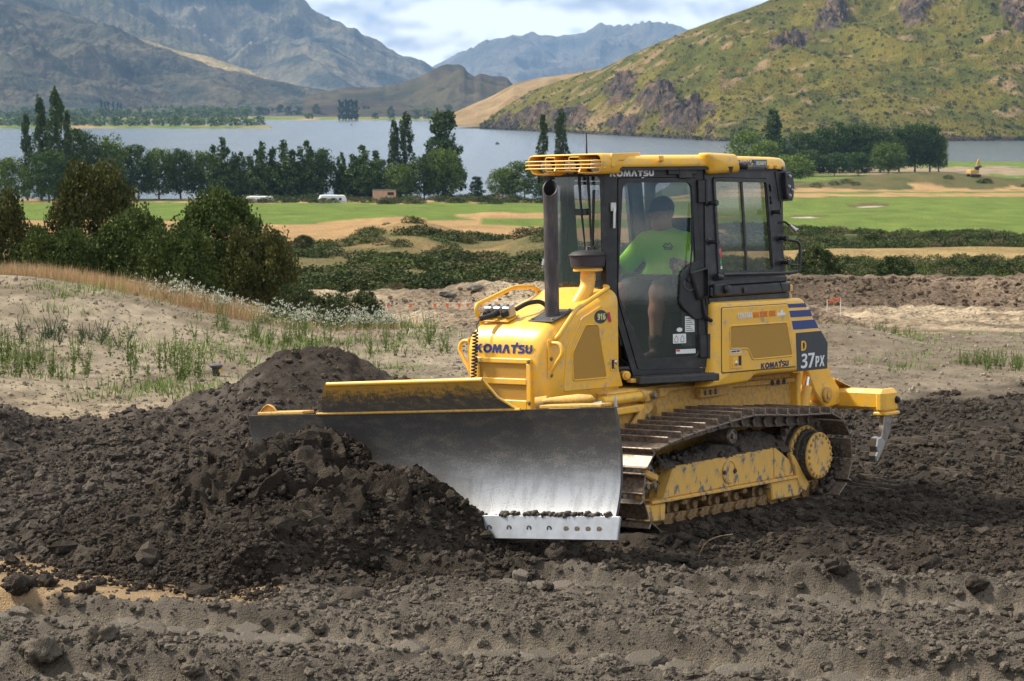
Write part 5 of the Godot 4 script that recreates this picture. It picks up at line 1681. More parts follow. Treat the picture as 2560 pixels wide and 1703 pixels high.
func mid_color(x: float, z: float) -> Color:
	var D := CAM.z - z
	var s := (x - CAM.x) / D
	var u := 1280.0 + s * FPX
	var w := n_warp.get_noise_2d(x * 0.25, z * 0.12)
	var w2 := n_lo.get_noise_2d(x * 6.0, z * 2.0)
	var d := D * (1.0 + 0.10 * w)
	var c := DIRT
	var right := smoothstep(1760.0, 1860.0, u)
	# left and middle
	var a := DIRT.lerp(PALE, clampf(0.45 + 1.3 * w2 + 0.4 * w, 0.0, 1.0))
	if d > 96.0: a = SCRUB
	if d > 108.0: a = ROUGH.lerp(SCRUB, clampf(0.35 + 1.4 * w2 + 0.5 * w, 0.0, 0.9)).lerp(TAN, clampf(w * 1.6 - 0.1, 0.0, 0.65))
	if d > 205.0: a = TAN.lerp(ROUGH, clampf(w2 * 1.5 - 0.25, 0.0, 0.6))
	var isle := s > -0.012 and D > 292.0
	if d > 345.0 or (isle and d > 290.0): a = GREEN.lerp(Color(0.15, 0.215, 0.038), clampf(0.5 + w2, 0.0, 1.0))
	if s > -0.022 and D > 352.0 and D < 382.0 + 8.0 * w: a = TAN
	if d > 545.0: a = TAN
	if d > 575.0: a = SCRUB
	# right
	var b := DIRT.lerp(PALE, clampf(0.75 + 1.2 * w2, 0.0, 1.0))
	if D > 74.5 + 2.0 * w2: b = Color(0.185, 0.135, 0.092) * (1.0 + 0.6 * w2)
	if D < 74.5 + 2.0 * w2:
		# graded track: long curved ruts of damp and dry earth
		var rut := n_warp.get_noise_2d(x * 1.1 + 0.05 * D * D * 0.02, D * 0.35 + x * 0.25)
		b = DIRT.lerp(PALE, clampf(0.65 + 1.8 * rut + 0.6 * w2, 0.0, 1.0))
	if D > 92.0 + 6.0 * w: b = SCRUB.lerp(ROUGH, clampf(0.3 + w2, 0.0, 1.0))
	if d > 142.0: b = TAN.lerp(Color(0.30, 0.25, 0.10), 0.5)
	if d > 168.0: b = SCRUB.lerp(ROUGH, clampf(w2 + 0.1, 0.0, 0.5))
	if d > 258.0: b = GREEN.lerp(Color(0.16, 0.215, 0.045), clampf(0.5 + w2 * 1.2, 0.0, 1.0))
	if D > 540.0 + 12.0 * w: b = TAN
	if D > 575.0 + 10.0 * w: b = GREEN
	if D > 590.0 + 10.0 * w: b = TAN
	if D > 618.0 + 25.0 * w: b = ROUGH.lerp(SCRUB, clampf(0.4 + w2, 0.0, 1.0))
	if D > 690.0 + 25.0 * w2: b = GREEN
	if D > 790.0 + 60.0 * w: b = TAN.lerp(Color(0.32, 0.28, 0.22), 0.6)
	if D > 900.0 + 60.0 * w: b = GREEN
	c = a.lerp(b, right)
	# sand bunkers with a rough lip behind
	for k in [[2180.0, 468.0, 30.0, 7.0], [2012.0, 366.0, 36.0, 6.0], [2470.0, 395.0, 60.0, 5.0]]:
		var e: float = pow((u - k[0]) / k[2], 2.0) + pow((D - k[1]) / k[3], 2.0) + 0.8 * w2
		var lip: float = pow((u - k[0]) / (k[2] * 1.7), 2.0) + pow((D - k[1] - k[3] * 0.9) / (k[3] * 1.5), 2.0) + 0.8 * w2
		if lip < 1.0: c = ROUGH * 0.8
		if e < 1.0: c = Color(0.55, 0.50, 0.42)
	return c * (1.0 + 0.35 * w2 + 0.16 * n_mid.get_noise_2d(x * 0.3, z * 0.1))

func make_mid_ground() -> void:
	var rows := 330
	var cols := 330
	var vs := PackedVector3Array()
	var cs := PackedColorArray()
	vs.resize(rows * cols)
	cs.resize(rows * cols)
	for r in rows:
		var D: float = 46.5 * pow(1120.0 / 46.5, float(r) / (rows - 1))
		var z := CAM.z - D
		for c in cols:
			var q := 2.0 * c / (cols - 1) - 1.0
			var x: float = CAM.x + 0.34 * q * (D + 4.0)
			var y := gbase(x, z)
			if D < 49.0: y -= 0.05
			elif D < 130.0: y += n_mid.get_noise_2d(x * 0.8, z * 0.8) * 0.22 * smoothstep(49.0, 62.0, D) + n_hi.get_noise_2d(x * 0.25, z * 0.25) * 0.10 * smoothstep(49.0, 62.0, D)
			vs[r * cols + c] = Vector3(x, y, z)
			cs[r * cols + c] = mid_color(x, z)
	tag(inst("field", sheet(rows, cols, vs, cs), M.field), "golf turf, dry grass and scrub running down to the lake", "", "", "structure")

# ------------------------------------------------------------------ soil heaps
const RIDGE := [[-7.5, 1.0], [-5.9, 0.95], [-5.33, 0.78], [-5.14, 0.70], [-4.96, 0.59], [-4.78, 0.55], [-4.46, 0.61], [-4.20, 0.70], [-3.84, 0.74], [-3.56, 0.82], [-3.38, 0.90], [-3.26, 1.0], [-3.19, 1.07], [-3.02, 1.17], [-2.87, 1.21], [-2.67, 1.23], [-2.50, 1.22], [-2.36, 1.17], [-2.17, 1.06], [-2.03, 0.98], [-1.92, 0.95], [-1.58, 0.82], [-1.2, 0.6], [-0.7, 0.25], [-0.3, 0.0]]
const FOOT := [[-7.5, 2.35], [-3.9, 2.25], [-3.5, 1.9], [-2.9, 1.05], [-2.4, 0.75], [-1.9, 0.42], [-1.5, -0.1], [-1.0, -0.7], [-0.3, -1.5]]

func soil_bumps(x: float, y: float, z: float, amp: float) -> float:
	var rough := n_hi.get_noise_3d(x, y, z)
	var c1 := clampf(-n_cell.get_noise_3d(x * 1.2 + rough * 0.05, y * 1.2, z * 1.2), 0.0, 1.0)
	var c2 := clampf(-n_cell2.get_noise_3d(x * 0.9, y * 0.9, z * 0.9 + rough * 0.03), 0.0, 1.0)
	return amp * (0.065 * c1 * smoothstep(-0.15, 0.35, n_mid.get_noise_3d(x * 1.5, y * 1.5, z * 1.5)) + 0.026 * c2 + 0.042 * rough + 0.09 * n_mid.get_noise_3d(x, y, z) + 0.016 * n_fine.get_noise_3d(x, y, z))

func mound_h(x: float, z: float) -> float:
	var H := curve(RIDGE, x)
	var zf := curve(FOOT, x)
	var zr := -2.34
	if z > zr:
		var t := clampf((zf - z) / (zf - zr), 0.0, 1.0)
		# concave foot, straight upper face
		var e := t * t * 0.35 + 0.65 * t
		var rd := 1.0 - 0.07 * exp(-pow((1.0 - t) * 7.0, 2.0))
		return H * e * rd
	var tb := clampf(1.0 - (zr - z) / maxf(0.3, H * 1.5), 0.0, 1.0)
	return H * (tb * 0.93)

func make_mound() -> void:
	var rows := 290
	var cols := 380
	var vs := PackedVector3Array()
	var cs := PackedColorArray()
	vs.resize(rows * cols)
	cs.resize(rows * cols)
	for r in rows:
		var z := lerpf(2.75, -4.6, float(r) / (rows - 1))
		for c in cols:
			var x := lerpf(-7.4, -0.2, float(c) / (cols - 1))
			var h := mound_h(x, z)
			var y := gbase(x, z) + h
			var k := smoothstep(0.0, 0.12, h)
			y += soil_bumps(x, y, z, 1.0) * k - 0.10 * (1.0 - k)
			vs[r * cols + c] = Vector3(x, y, z)
			var pat := n_mid.get_noise_3d(x, y * 2.0, z)
			var dry := smoothstep(-0.25, 0.5, pat + 0.55 * n_hi.get_noise_2d(x * 0.5, z * 0.5))
			cs[r * cols + c] = Color(0.064, 0.052, 0.042).lerp(Color(0.120, 0.099, 0.080), dry) * (1.0 + 0.3 * n_hi.get_noise_2d(x * 1.5, z * 1.5))
	var o := inst("soil_mound", sheet(rows, cols, vs, cs), M.soil)
	tag(o, "long heap of dark loose soil behind the far end of the blade", "soil heap")

# heap the blade pushes: along the blade (s from far end), forward of its face (f)
const CONTACT := [[-1.5, 0.10], [-0.9, 0.22], [-0.5, 0.33], [-0.1, 0.44], [0.0, 0.47], [0.15, 0.56], [0.32, 0.65], [0.56, 0.73], [0.68, 0.76], [0.82, 0.72], [1.02, 0.70], [1.14, 0.66], [1.24, 0.58], [1.45, 0.54], [1.74, 0.51], [1.83, 0.45], [1.92, 0.38], [2.05, 0.30], [2.22, 0.18], [2.32, 0.08], [2.45, 0.03], [3.6, 0.02]]
const REACH := [[-1.5, 1.3], [-0.5, 1.9], [0.3, 2.05], [0.9, 2.15], [1.55, 2.1], [1.85, 1.6], [2.1, 0.95], [2.3, 0.6], [2.6, 0.5], [3.6, 0.45]]
var blade_o := Vector3(-2.872, 0.0, 0.842)
var blade_x := Vector3(2.59, 0.0, 1.913).normalized()
var blade_f := Vector3(-1.913, 0.0, 2.59).normalized()

func heap_h(s: float, f: float) -> float:
	var c := curve(CONTACT, s)
	var fm := curve(REACH, s)
	var t := clampf(f / fm, 0.0, 1.0)
	if s < 0.0 and f < 0.0: return c * clampf(1.0 + f / 0.8, 0.0, 1.0)
	# stays near its height for a short way, then falls at the angle of repose
	var prof := 1.0 - t
	prof = prof * (1.0 + 0.55 * t * (1.0 - t) * 2.0)
	return c * clampf(prof, 0.0, 1.15)

func make_heap() -> void:
	var rows := 260
	var cols := 380
	var vs := PackedVector3Array()
	var cs := PackedColorArray()
	vs.resize(rows * cols)
	cs.resize(rows * cols)
	for r in rows:
		var fr := float(r) / (rows - 1)
		for c in cols:
			var s := lerpf(-1.5, 3.6, float(c) / (cols - 1))
			# against the moldboard the soil meets the curved face; beyond its far end it spills back
			var f0 := 0.02 if s > -0.02 else lerpf(0.02, -0.7, clampf((-0.02 - s) / 0.25, 0.0, 1.0))
			var f := lerpf(f0, 2.45, fr)
			var p := blade_o + blade_x * s + blade_f * f
			var h := heap_h(s, f)
			var y := gbase(p.x, p.z) + h
			var k := smoothstep(0.0, 0.10, h)
			var fade := smoothstep(0.0, 0.06, f - f0)
			# slabs: sheared blocks that slid against one another
			var sl := n_mid.get_noise_3d(p.x * 1.1 + 30.0, y * 1.4, p.z * 1.1)
			var shelf := (sl * 2.6 - floorf(sl * 2.6) - 0.5) * 0.17
			y += (soil_bumps(p.x, y, p.z, 1.15) + shelf * smoothstep(0.15, 0.5, h)) * k * (0.35 + 0.65 * fade) - 0.08 * (1.0 - k)
			p.y = y
			vs[r * cols + c] = p
			cs[r * cols + c] = Color(0.045, 0.035, 0.026).lerp(Color(0.082, 0.065, 0.049), smoothstep(-0.2, 0.5, n_mid.get_noise_3d(p.x * 2.0, y * 2.0, p.z * 2.0))) * (1.0 + 0.3 * n_hi.get_noise_2d(p.x * 1.5, p.z * 1.5))
	var o := inst("soil_heap", sheet(rows, cols, vs, cs), M.soil)
	tag(o, "heap of damp dark soil rolling in front of the blade", "soil heap")

func clod_mesh(seed_: int, n: int, squash: float) -> ArrayMesh:
	var g := Geo.new().smooth(1 if n > 6 else -1)
	var nz := noise(1.1, seed_, 3)
	var sph := []
	for i in n + 1:
		var row := []
		for k in n * 2:
			var th := PI * i / n
			var ph := TAU * k / (n * 2)
			if i == 0 or i == n: ph = 0.0
			var v := Vector3(sin(th) * cos(ph), cos(th), sin(th) * sin(ph))
			var r := 1.0 + 0.6 * nz.get_noise_3dv(v * 0.9) + 0.45 * nz.get_noise_3dv(v * 2.6) + 0.12 * nz.get_noise_3dv(v * 7.0)
			row.append(Vector3(v.x, v.y * squash, v.z) * r)
		sph.append(row)
	for i in n:
		for k in n * 2:
			var k2 := (k + 1) % (n * 2)
			if i > 0: g.tri(sph[i][k], sph[i][k2], sph[i + 1][k2])
			if i < n - 1: g.tri(sph[i][k], sph[i + 1][k2], sph[i + 1][k])
	return g.done()

func scatter(n: String, mesh: Mesh, m: Material, xf: Array, cols: Array, label: String) -> MultiMeshInstance3D:
	var mm := MultiMesh.new()
	mm.transform_format = MultiMesh.TRANSFORM_3D
	mm.use_colors = cols.size() > 0
	mm.mesh = mesh
	mm.instance_count = xf.size()
	for i in xf.size():
		mm.set_instance_transform(i, xf[i])
		if cols.size(): mm.set_instance_color(i, cols[i])
	var o := MultiMeshInstance3D.new()
	o.multimesh = mm
	o.material_override = m
	o.name = numbered(n)
	add_child(o)
	tag(o, label, "", "", "stuff")
	return o

func rnd_basis(s: float) -> Basis:
	return Basis(Vector3(rng.randf() - 0.5, rng.randf() - 0.5, rng.randf() - 0.5).normalized() if rng.randf() < 2.0 else Vector3.UP, rng.randf() * TAU).scaled(Vector3(s * rng.randf_range(0.75, 1.3), s * rng.randf_range(0.7, 1.1), s * rng.randf_range(0.75, 1.3)))

func make_clods() -> void:
	rng.seed = 4242
	var meshes := [clod_mesh(1, 5, 0.8), clod_mesh(2, 5, 0.7), clod_mesh(3, 4, 0.75)]
	var xs := [[], [], []]
	var cs := [[], [], []]
	var size := func() -> float:
		var u := rng.randf()
		return 0.0045 + 0.034 * pow(u, 7.0) + 0.007 * rng.randf()
	# on the pushed heap
	for i in 26000:
		var s := rng.randf_range(-1.3, 2.6)
		var f := rng.randf_range(0.03, 2.3)
		var h := heap_h(s, f)
		var p := blade_o + blade_x * s + blade_f * f
		if h < 0.01 and rng.randf() < 0.7: continue
		var y := gbase(p.x, p.z) + h
		y += soil_bumps(p.x, y, p.z, 1.15) * smoothstep(0.0, 0.10, h)
		var r: float = size.call() * (0.78 if rng.randf() > 0.012 else 2.6)
		var k := rng.randi() % 3
		xs[k].append(Transform3D(rnd_basis(r), Vector3(p.x, y + r * 0.15, p.z)))
		cs[k].append(Color(0.048, 0.038, 0.029).lerp(Color(0.110, 0.088, 0.067), pow(rng.randf(), 2.2)))
	# on the long mound: more and larger at its foot
	for i in 34000:
		var x := rng.randf_range(-7.0, -1.2)
		var z := rng.randf_range(-3.4, 2.45)
		var h := mound_h(x, z)
		if h < 0.008: continue
		var low := 1.0 - clampf(h / 0.9, 0.0, 1.0)
		if rng.randf() > 0.25 + 0.75 * low: continue
		var y := gbase(x, z) + h
		y += soil_bumps(x, y, z, 1.0) * smoothstep(0.0, 0.12, h)
		var r: float = size.call() * (0.8 + 0.75 * low)
		var k := rng.randi() % 3
		xs[k].append(Transform3D(rnd_basis(r), Vector3(x, y + r * 0.15, z)))
		cs[k].append(Color(0.075, 0.061, 0.049).lerp(Color(0.16, 0.132, 0.105), pow(rng.randf(), 1.6)))
	# on the churned ground
	for i in 88000:
		var D := 10.6 + 11.0 * pow(rng.randf(), 1.25)
		var x := CAM.x + rng.randf_range(-0.245, 0.245) * D
		var z := CAM.z - D
		var mx := -0.6239 * x + 0.7812 * z
		var my := 0.7813 * x + 0.6229 * z
		if absf(mx) < 1.6 and absf(my) < 1.15: continue
		var y := ground_y(x, z)
		var m := soil_mix
		if m.y > 0.5 and rng.randf() < 0.93: continue
		if m.z > 0.3 and rng.randf() < 0.9: continue
		if n_mid.get_noise_2d(x * 1.1 + 9.0, z * 1.1) < rng.randf_range(-0.85, 0.25): continue
		var r: float = size.call() * (1.15 if m.x < 0.5 else 0.82)
		var k := rng.randi() % 3
		xs[k].append(Transform3D(rnd_basis(r), Vector3(x, y + r * 0.2, z)))
		var c := Color(0.056, 0.044, 0.034).lerp(Color(0.11, 0.088, 0.067), rng.randf()) if m.x < 0.5 else Color(0.112, 0.093, 0.073).lerp(Color(0.235, 0.197, 0.152), rng.randf())
		cs[k].append(c)
	# coarser clods turned up behind and to the right of the machine
	for i in 15000:
		var D := rng.randf_range(17.0, 31.0)
		var x := CAM.x + rng.randf_range(0.03, 0.25) * D
		var z := CAM.z - D
		var y := ground_y(x, z)
		var m := soil_mix
		if m.y > 0.35 or m.x > 0.4: continue
		if m.z > 0.2 and rng.randf() < 0.6: continue
		var mx := -0.6239 * x + 0.7812 * z
		var my := 0.7813 * x + 0.6229 * z
		if absf(mx) < 1.6 and absf(my) < 1.15: continue
		var r := 0.008 + 0.014 * rng.randf() + 0.04 * pow(rng.randf(), 6.0)
		var k := rng.randi() % 3
		xs[k].append(Transform3D(rnd_basis(r), Vector3(x, y + r * 0.2, z)))
		cs[k].append(Color(0.060, 0.048, 0.037).lerp(Color(0.13, 0.105, 0.08), pow(rng.randf(), 2.0)))
	make_imprints()
	# gravel on the bare sand
	for i in 16000:
		var left := rng.randf() < 0.7
		var D := rng.randf_range(22.0, 45.0)
		var x := CAM.x + (rng.randf_range(-0.24, 0.0) if left else rng.randf_range(0.06, 0.24)) * D
		var z := CAM.z - D
		var y := ground_y(x, z)
		if soil_mix.y < 0.5: continue
		if n_mid.get_noise_2d(x * 0.6 + 70.0, z * 0.6) < rng.randf_range(-0.6, 0.4): continue
		var r := 0.007 + 0.012 * rng.randf() + 0.03 * pow(rng.randf(), 8.0)
		var k := rng.randi() % 3
		xs[k].append(Transform3D(rnd_basis(r), Vector3(x, y + r * 0.2, z)))
		cs[k].append(Color(0.20, 0.155, 0.105).lerp(Color(0.55, 0.46, 0.34), rng.randf()))
	for k in 3: scatter("soil_crumbs", meshes[k], M.soil_clod, xs[k], cs[k], "loose crumbs of earth strewn over the soil")
	# single larger lumps that stand out
	var big := [[1190, 1318, 0.155, "wet", "brown clod resting against the near lower corner of the blade"], [1405, 1398, 0.15, "damp", "rounded dark clod in front of the cutting edge"], [1345, 1270, 0.085, "damp", "dark clod beside the foot of the blade's heap"], [1370, 1470, 0.06, "damp", "small dark stone on the edge of the dried tracks"],
		[1705, 1352, 0.10, "damp", "clod lying beside the front of the track"], [255, 1395, 0.095, "dry", "grey stone at the foot of the long mound by the sand"], [80, 1390, 0.10, "damp", "clod at the far left foot of the long mound"], [330, 1445, 0.11, "damp", "dark clod at the tip of the pushed heap by the sand lane"],
		[40, 1480, 0.14, "damp", "large dark clod on the bank below the sand lane, far left"], [205, 1480, 0.10, "damp", "dark clod on the bank just below the sand lane"], [110, 1460, 0.10, "damp", "middle clod of the bank below the sand lane"], [250, 1600, 0.13, "dry", "broad grey clod in the lower left foreground"], [100, 1650, 0.16, "dry", "broad flat clod in the bottom left corner"],
		[480, 1690, 0.09, "dry", "grey clod on the bottom edge, left of the middle"], [800, 1590, 0.07, "dry", "pale flat clod among the track marks"], [1760, 1340, 0.06, "damp", "small clod behind the rounded clod near the track"], [2100, 1430, 0.11, "damp", "dark clod at the left edge of the tipped clods"], [2330, 1420, 0.12, "damp", "big dark clod amid the tipped clods on the right"], [2450, 1470, 0.10, "damp", "dark clod at the lower edge of the tipped clods"]]
	for i in big.size():
		var b: Array = big[i]
		var w := at_px(b[0], b[1], 15.5)
		# walk along the ray to the ground
		var dir := (w - CAM).normalized()
		var t := 11.0
		while t < 24.0:
			var q := CAM + dir * t
			if q.y < ground_y(q.x, q.z) + 0.02: break
			t += 0.02
		var p := CAM + dir * t
		var c: Color = {"wet": Color(0.13, 0.10, 0.075), "damp": Color(0.075, 0.06, 0.047), "dry": Color(0.18, 0.15, 0.116)}[b[3]]
		var o := inst("soil_clod", clod_mesh(30 + i, 12, 0.72), tint("clod_%d" % i, c))
		o.position = Vector3(p.x, ground_y(p.x, p.z) + b[2] * 0.22, p.z)
		o.rotation.y = i * 1.7
		o.scale = Vector3.ONE * b[2] * 0.62
		tag(o, b[4], "clod", "large clods on the soil")

# blocks of pressed earth that the bars of a crawler track leave standing, tilted one behind the other
func make_imprints() -> void:
	var sl := []
	for v in 4:
		rng.seed = 60 + v
		var pg := PackedVector2Array()
		for k in 13:
			var a := TAU * k / 13.0
			var q := Vector2(cos(a), sin(a))
			var sq := 1.0 / maxf(absf(q.x), absf(q.y))
			pg.append(q * lerpf(1.0, sq, 0.7) * rng.randf_range(0.70, 1.12) * Vector2(0.5, 0.5))
		sl.append(Geo.new().prism(pg, Vector3.ZERO, Vector3(1, 0, 0), Vector3(0, 0, -1), 1.0, 0.10).done())
	var xs := [[], [], [], []]
	var cs := [[], [], [], []]
	rng.seed = 61
	var rows := []
	for p in PRINTS: rows.append([Vector2(p[0], p[1]), Vector2(p[2], p[3]), p[4] * 2.0, Color(0.200, 0.170, 0.134), 0.9])
	for s in [0.825, -0.825]:
		var o := Vector2(0.7813 * s, 0.6229 * s)
		var b := Vector2(0.6239, -0.7812)
		rows.append([o + b * 1.5, o + b * 11.0, 0.5, Color(0.10, 0.081, 0.062), 0.55])
		rows.append([o + b * 1.5 + Vector2(1.1, 0.5), o + b * 11.0 + Vector2(1.6, 0.9), 0.45, Color(0.10, 0.081, 0.062), 0.45])
	for r in rows:
		var a: Vector2 = r[0]
		var d: Vector2 = (r[1] - a).normalized()
		var n := Vector2(-d.y, d.x)
		var l := a.distance_to(r[1])
		for k in int(l / 0.155):
			var q: Vector2 = a + d * (k * 0.155 + rng.randf_range(-0.012, 0.012)) + n * rng.randf_range(-0.03, 0.03)
			if CAM.z - q.y < 9.8: continue
			if n_mid.get_noise_2d(k * 0.28 + a.x * 7.0, a.y) < -0.28: continue
			if rng.randf() > r[4]: continue
			var y := ground_y(q.x, q.y)
			if soil_mix.y > 0.3: continue
			for piece in 2:
				var pc := Vector2.ZERO
				var shrink := 1.0
				if rng.randf() < 0.75:
					shrink = rng.randf_range(0.4, 0.62)
					pc = n * r[2] * (0.25 if piece == 0 else -0.22)
				elif piece == 1: continue
				_imprint(xs, cs, q + pc, d, r, shrink)
	for v in 4: scatter("track_imprints", sl[v], M.soil_pressed, xs[v], cs[v], "pressed earth blocks left in rows by crawler tracks")

func _imprint(xs: Array, cs: Array, q: Vector2, d: Vector2, r: Array, shrink: float) -> void:
			var y := ground_y(q.x, q.y)
			var along := Vector3(d.x, 0, d.y).rotated(Vector3.UP, rng.randf_range(-0.35, 0.15))
			var tilt := rng.randf_range(0.16, 0.34)
			var side := along.cross(Vector3.UP)
			var ex := along.rotated(side, -tilt)
			var bs := Basis(ex * rng.randf_range(0.12, 0.165), side.cross(ex).normalized() * 0.075, side * r[2] * rng.randf_range(0.6, 0.95) * shrink)
			var v := rng.randi() % 4
			xs[v].append(Transform3D(bs, Vector3(q.x, y - 0.046 + rng.randf_range(-0.012, 0.012), q.y)))
			cs[v].append(r[3] * rng.randf_range(0.8, 1.15))

func tint(n: String, c: Color) -> StandardMaterial3D:
	var m: StandardMaterial3D = M.soil.duplicate()
	m.resource_name = n
	m.vertex_color_use_as_albedo = false
	m.albedo_color = c.linear_to_srgb()
	return m

func make_soil_materials() -> void:
	var grain := ntex(0.09, 61, [[0.0, 0.45], [0.5, 0.86], [1.0, 1.0]], 512, 6, FastNoiseLite.TYPE_SIMPLEX_SMOOTH, 0.75)
	var hgt := ntex(0.06, 62, [], 512, 6, FastNoiseLite.TYPE_SIMPLEX_SMOOTH, 0.72)
	var m := tri_tex(mat("soil", Color.WHITE, 0.95), grain, 0.5, true)
	m.vertex_color_use_as_albedo = true
	m.metallic_specular = 0.25
	relief(m, hgt, 2.0)
	var k: StandardMaterial3D = m.duplicate()
	k.resource_name = "soil_clod"
	k.uv1_world_triplanar = true
	M["soil_clod"] = k
	var kp: StandardMaterial3D = k.duplicate()
	kp.resource_name = "soil_pressed"
	kp.heightmap_scale = 0.9
	M["soil_pressed"] = kp
	var f := tri_tex(mat("field", Color.WHITE, 0.95), ntex(0.05, 63, [[0.0, 0.55], [0.6, 0.95], [1.0, 1.0]], 512, 6, FastNoiseLite.TYPE_SIMPLEX_SMOOTH, 0.75), 14.0, true)
	f.vertex_color_use_as_albedo = true
	f.metallic_specular = 0.2
	relief(f, ntex(0.05, 64, [], 512, 6, FastNoiseLite.TYPE_SIMPLEX_SMOOTH, 0.75), 35.0)

# ------------------------------------------------------------------ sky
func make_sky_image() -> Image:
	var W := 4096
	var H := 2048
	var im := Image.create(W, H, false, Image.FORMAT_RGB8)
	var nb := noise(1.0, 7, 5, FastNoiseLite.TYPE_SIMPLEX_SMOOTH, 0.55)
	var nf := noise(1.0, 19, 4, FastNoiseLite.TYPE_SIMPLEX_SMOOTH, 0.6)
	var paint := func(w: int, h0: int, h1: int, hh: int) -> Image:
		var o := Image.create(w, h1 - h0, false, Image.FORMAT_RGB8)
		for y in range(h0, h1):
			var el := (0.5 - (y + 0.5) / hh) * PI
			var ce := cos(el)
			var se := sin(el)
			var flat := 1.0 / (0.16 + maxf(se, 0.0))
			for x in w:
				var az := ((x + 0.5) / w) * TAU
				var cx := cos(az) * ce
				var cz := sin(az) * ce
				# billows: broad banks of cumulus, drawn out level towards the zenith
				var p := Vector3(cx * 12.0 * (0.45 + 0.09 * flat), se * 19.0 + 2.0, cz * 12.0 * (0.45 + 0.09 * flat))
				var a := nb.get_noise_3dv(p)
				var f := nf.get_noise_3dv(p * 2.8)
				var dens := a + 0.26 * f + 0.24
				var up := nb.get_noise_3dv(p + Vector3(0, 0.20, 0)) + 0.16
				var cover := smoothstep(0.0, 0.075, dens)
				var lit := clampf(0.66 + (dens - up) * 1.9 + 0.75 * f, 0.0, 1.0)
				var sky := Color(0.42, 0.56, 0.70).lerp(Color(0.26, 0.42, 0.62), smoothstep(0.04, 0.6, se))
				var cl := Color(0.57, 0.60, 0.645).lerp(Color(0.97, 0.97, 0.965), lit)
				o.set_pixel(x, y - h0, sky.lerp(cl, cover))
		return o
	# fine rows near the horizon, coarser ones above
	var cut := 1024 - 170
	var low: Image = paint.call(W, cut, 1024, H)
	im.blit_rect(low, Rect2i(0, 0, W, 170), Vector2i(0, cut))
	var hi: Image = paint.call(1024, 0, 214, 512)
	hi.resize(4096, 856, Image.INTERPOLATE_BILINEAR)
	im.blit_rect(hi, Rect2i(0, 0, W, cut), Vector2i(0, 0))
	im.fill_rect(Rect2i(0, 1024, W, 1024), Color(0.42, 0.41, 0.38))
	return im

# ------------------------------------------------------------------ lake and far land
const LAKE := -20.5

func make_lake() -> void:
	var m := mat("water", lin(0.035, 0.055, 0.065), 0.16)
	m.metallic_specular = 0.5
	m.uv1_triplanar = true
	m.uv1_world_triplanar = true
	m.uv1_scale = Vector3(1 / 60.0, 1 / 60.0, 1 / 22.0)
	relief(m, ntex(0.03, 71, [], 512, 5, FastNoiseLite.TYPE_SIMPLEX_SMOOTH, 0.6), 28.0)
	var g := Geo.new()
	g.quad(Vector3(-4200, LAKE, -480), Vector3(4200, LAKE, -480), Vector3(4200, LAKE, -9000), Vector3(-4200, LAKE, -9000))
	tag(inst("lake", g.done(), m), "calm grey lake between the golf course and the mountains", "", "", "structure")

func far_strip(n: String, label: String, u0: float, u1: float, d0: float, d1: float, rise: float, tipr: float) -> void:
	var rows := 40
	var cols := 140
	var vs := PackedVector3Array()
	var cs := PackedColorArray()
	for r in rows:
		for c in cols:
			var t := float(r) / (rows - 1)
			var u := lerpf(u0, u1, float(c) / (cols - 1))
			var ext := 1.0 if tipr <= 0.0 else clampf((u1 - u) / tipr, 0.0, 1.0)
			var D := lerpf(d0 + 25.0 * n_lo.get_noise_1d(u * 0.6) * 2.0, lerpf(d0 + 60.0, d1, sqrt(ext)), t)
			var x := CAM.x + (u - 1280.0) / FPX * D
			var y := LAKE - 1.5 + (rise + 1.5) * smoothstep(0.0, 0.12, t) * (1.0 - smoothstep(0.93, 1.0, t)) * (1.0 if tipr <= 0.0 else smoothstep(0.0, 0.08, ext))
			vs.append(Vector3(x, y, CAM.z - D))
			var w := n_lo.get_noise_2d(x * 0.4, D * 0.2)
			cs.append(Color(0.26, 0.235, 0.075).lerp(Color(0.13, 0.19, 0.035), smoothstep(-0.15, 0.2, w)).lerp(TAN, smoothstep(0.25, 0.5, n_lo.get_noise_2d(x * 0.7 + 90.0, D * 0.15))))
	tag(inst(n, sheet(rows, cols, vs, cs), M.field), label, "", "", "structure")

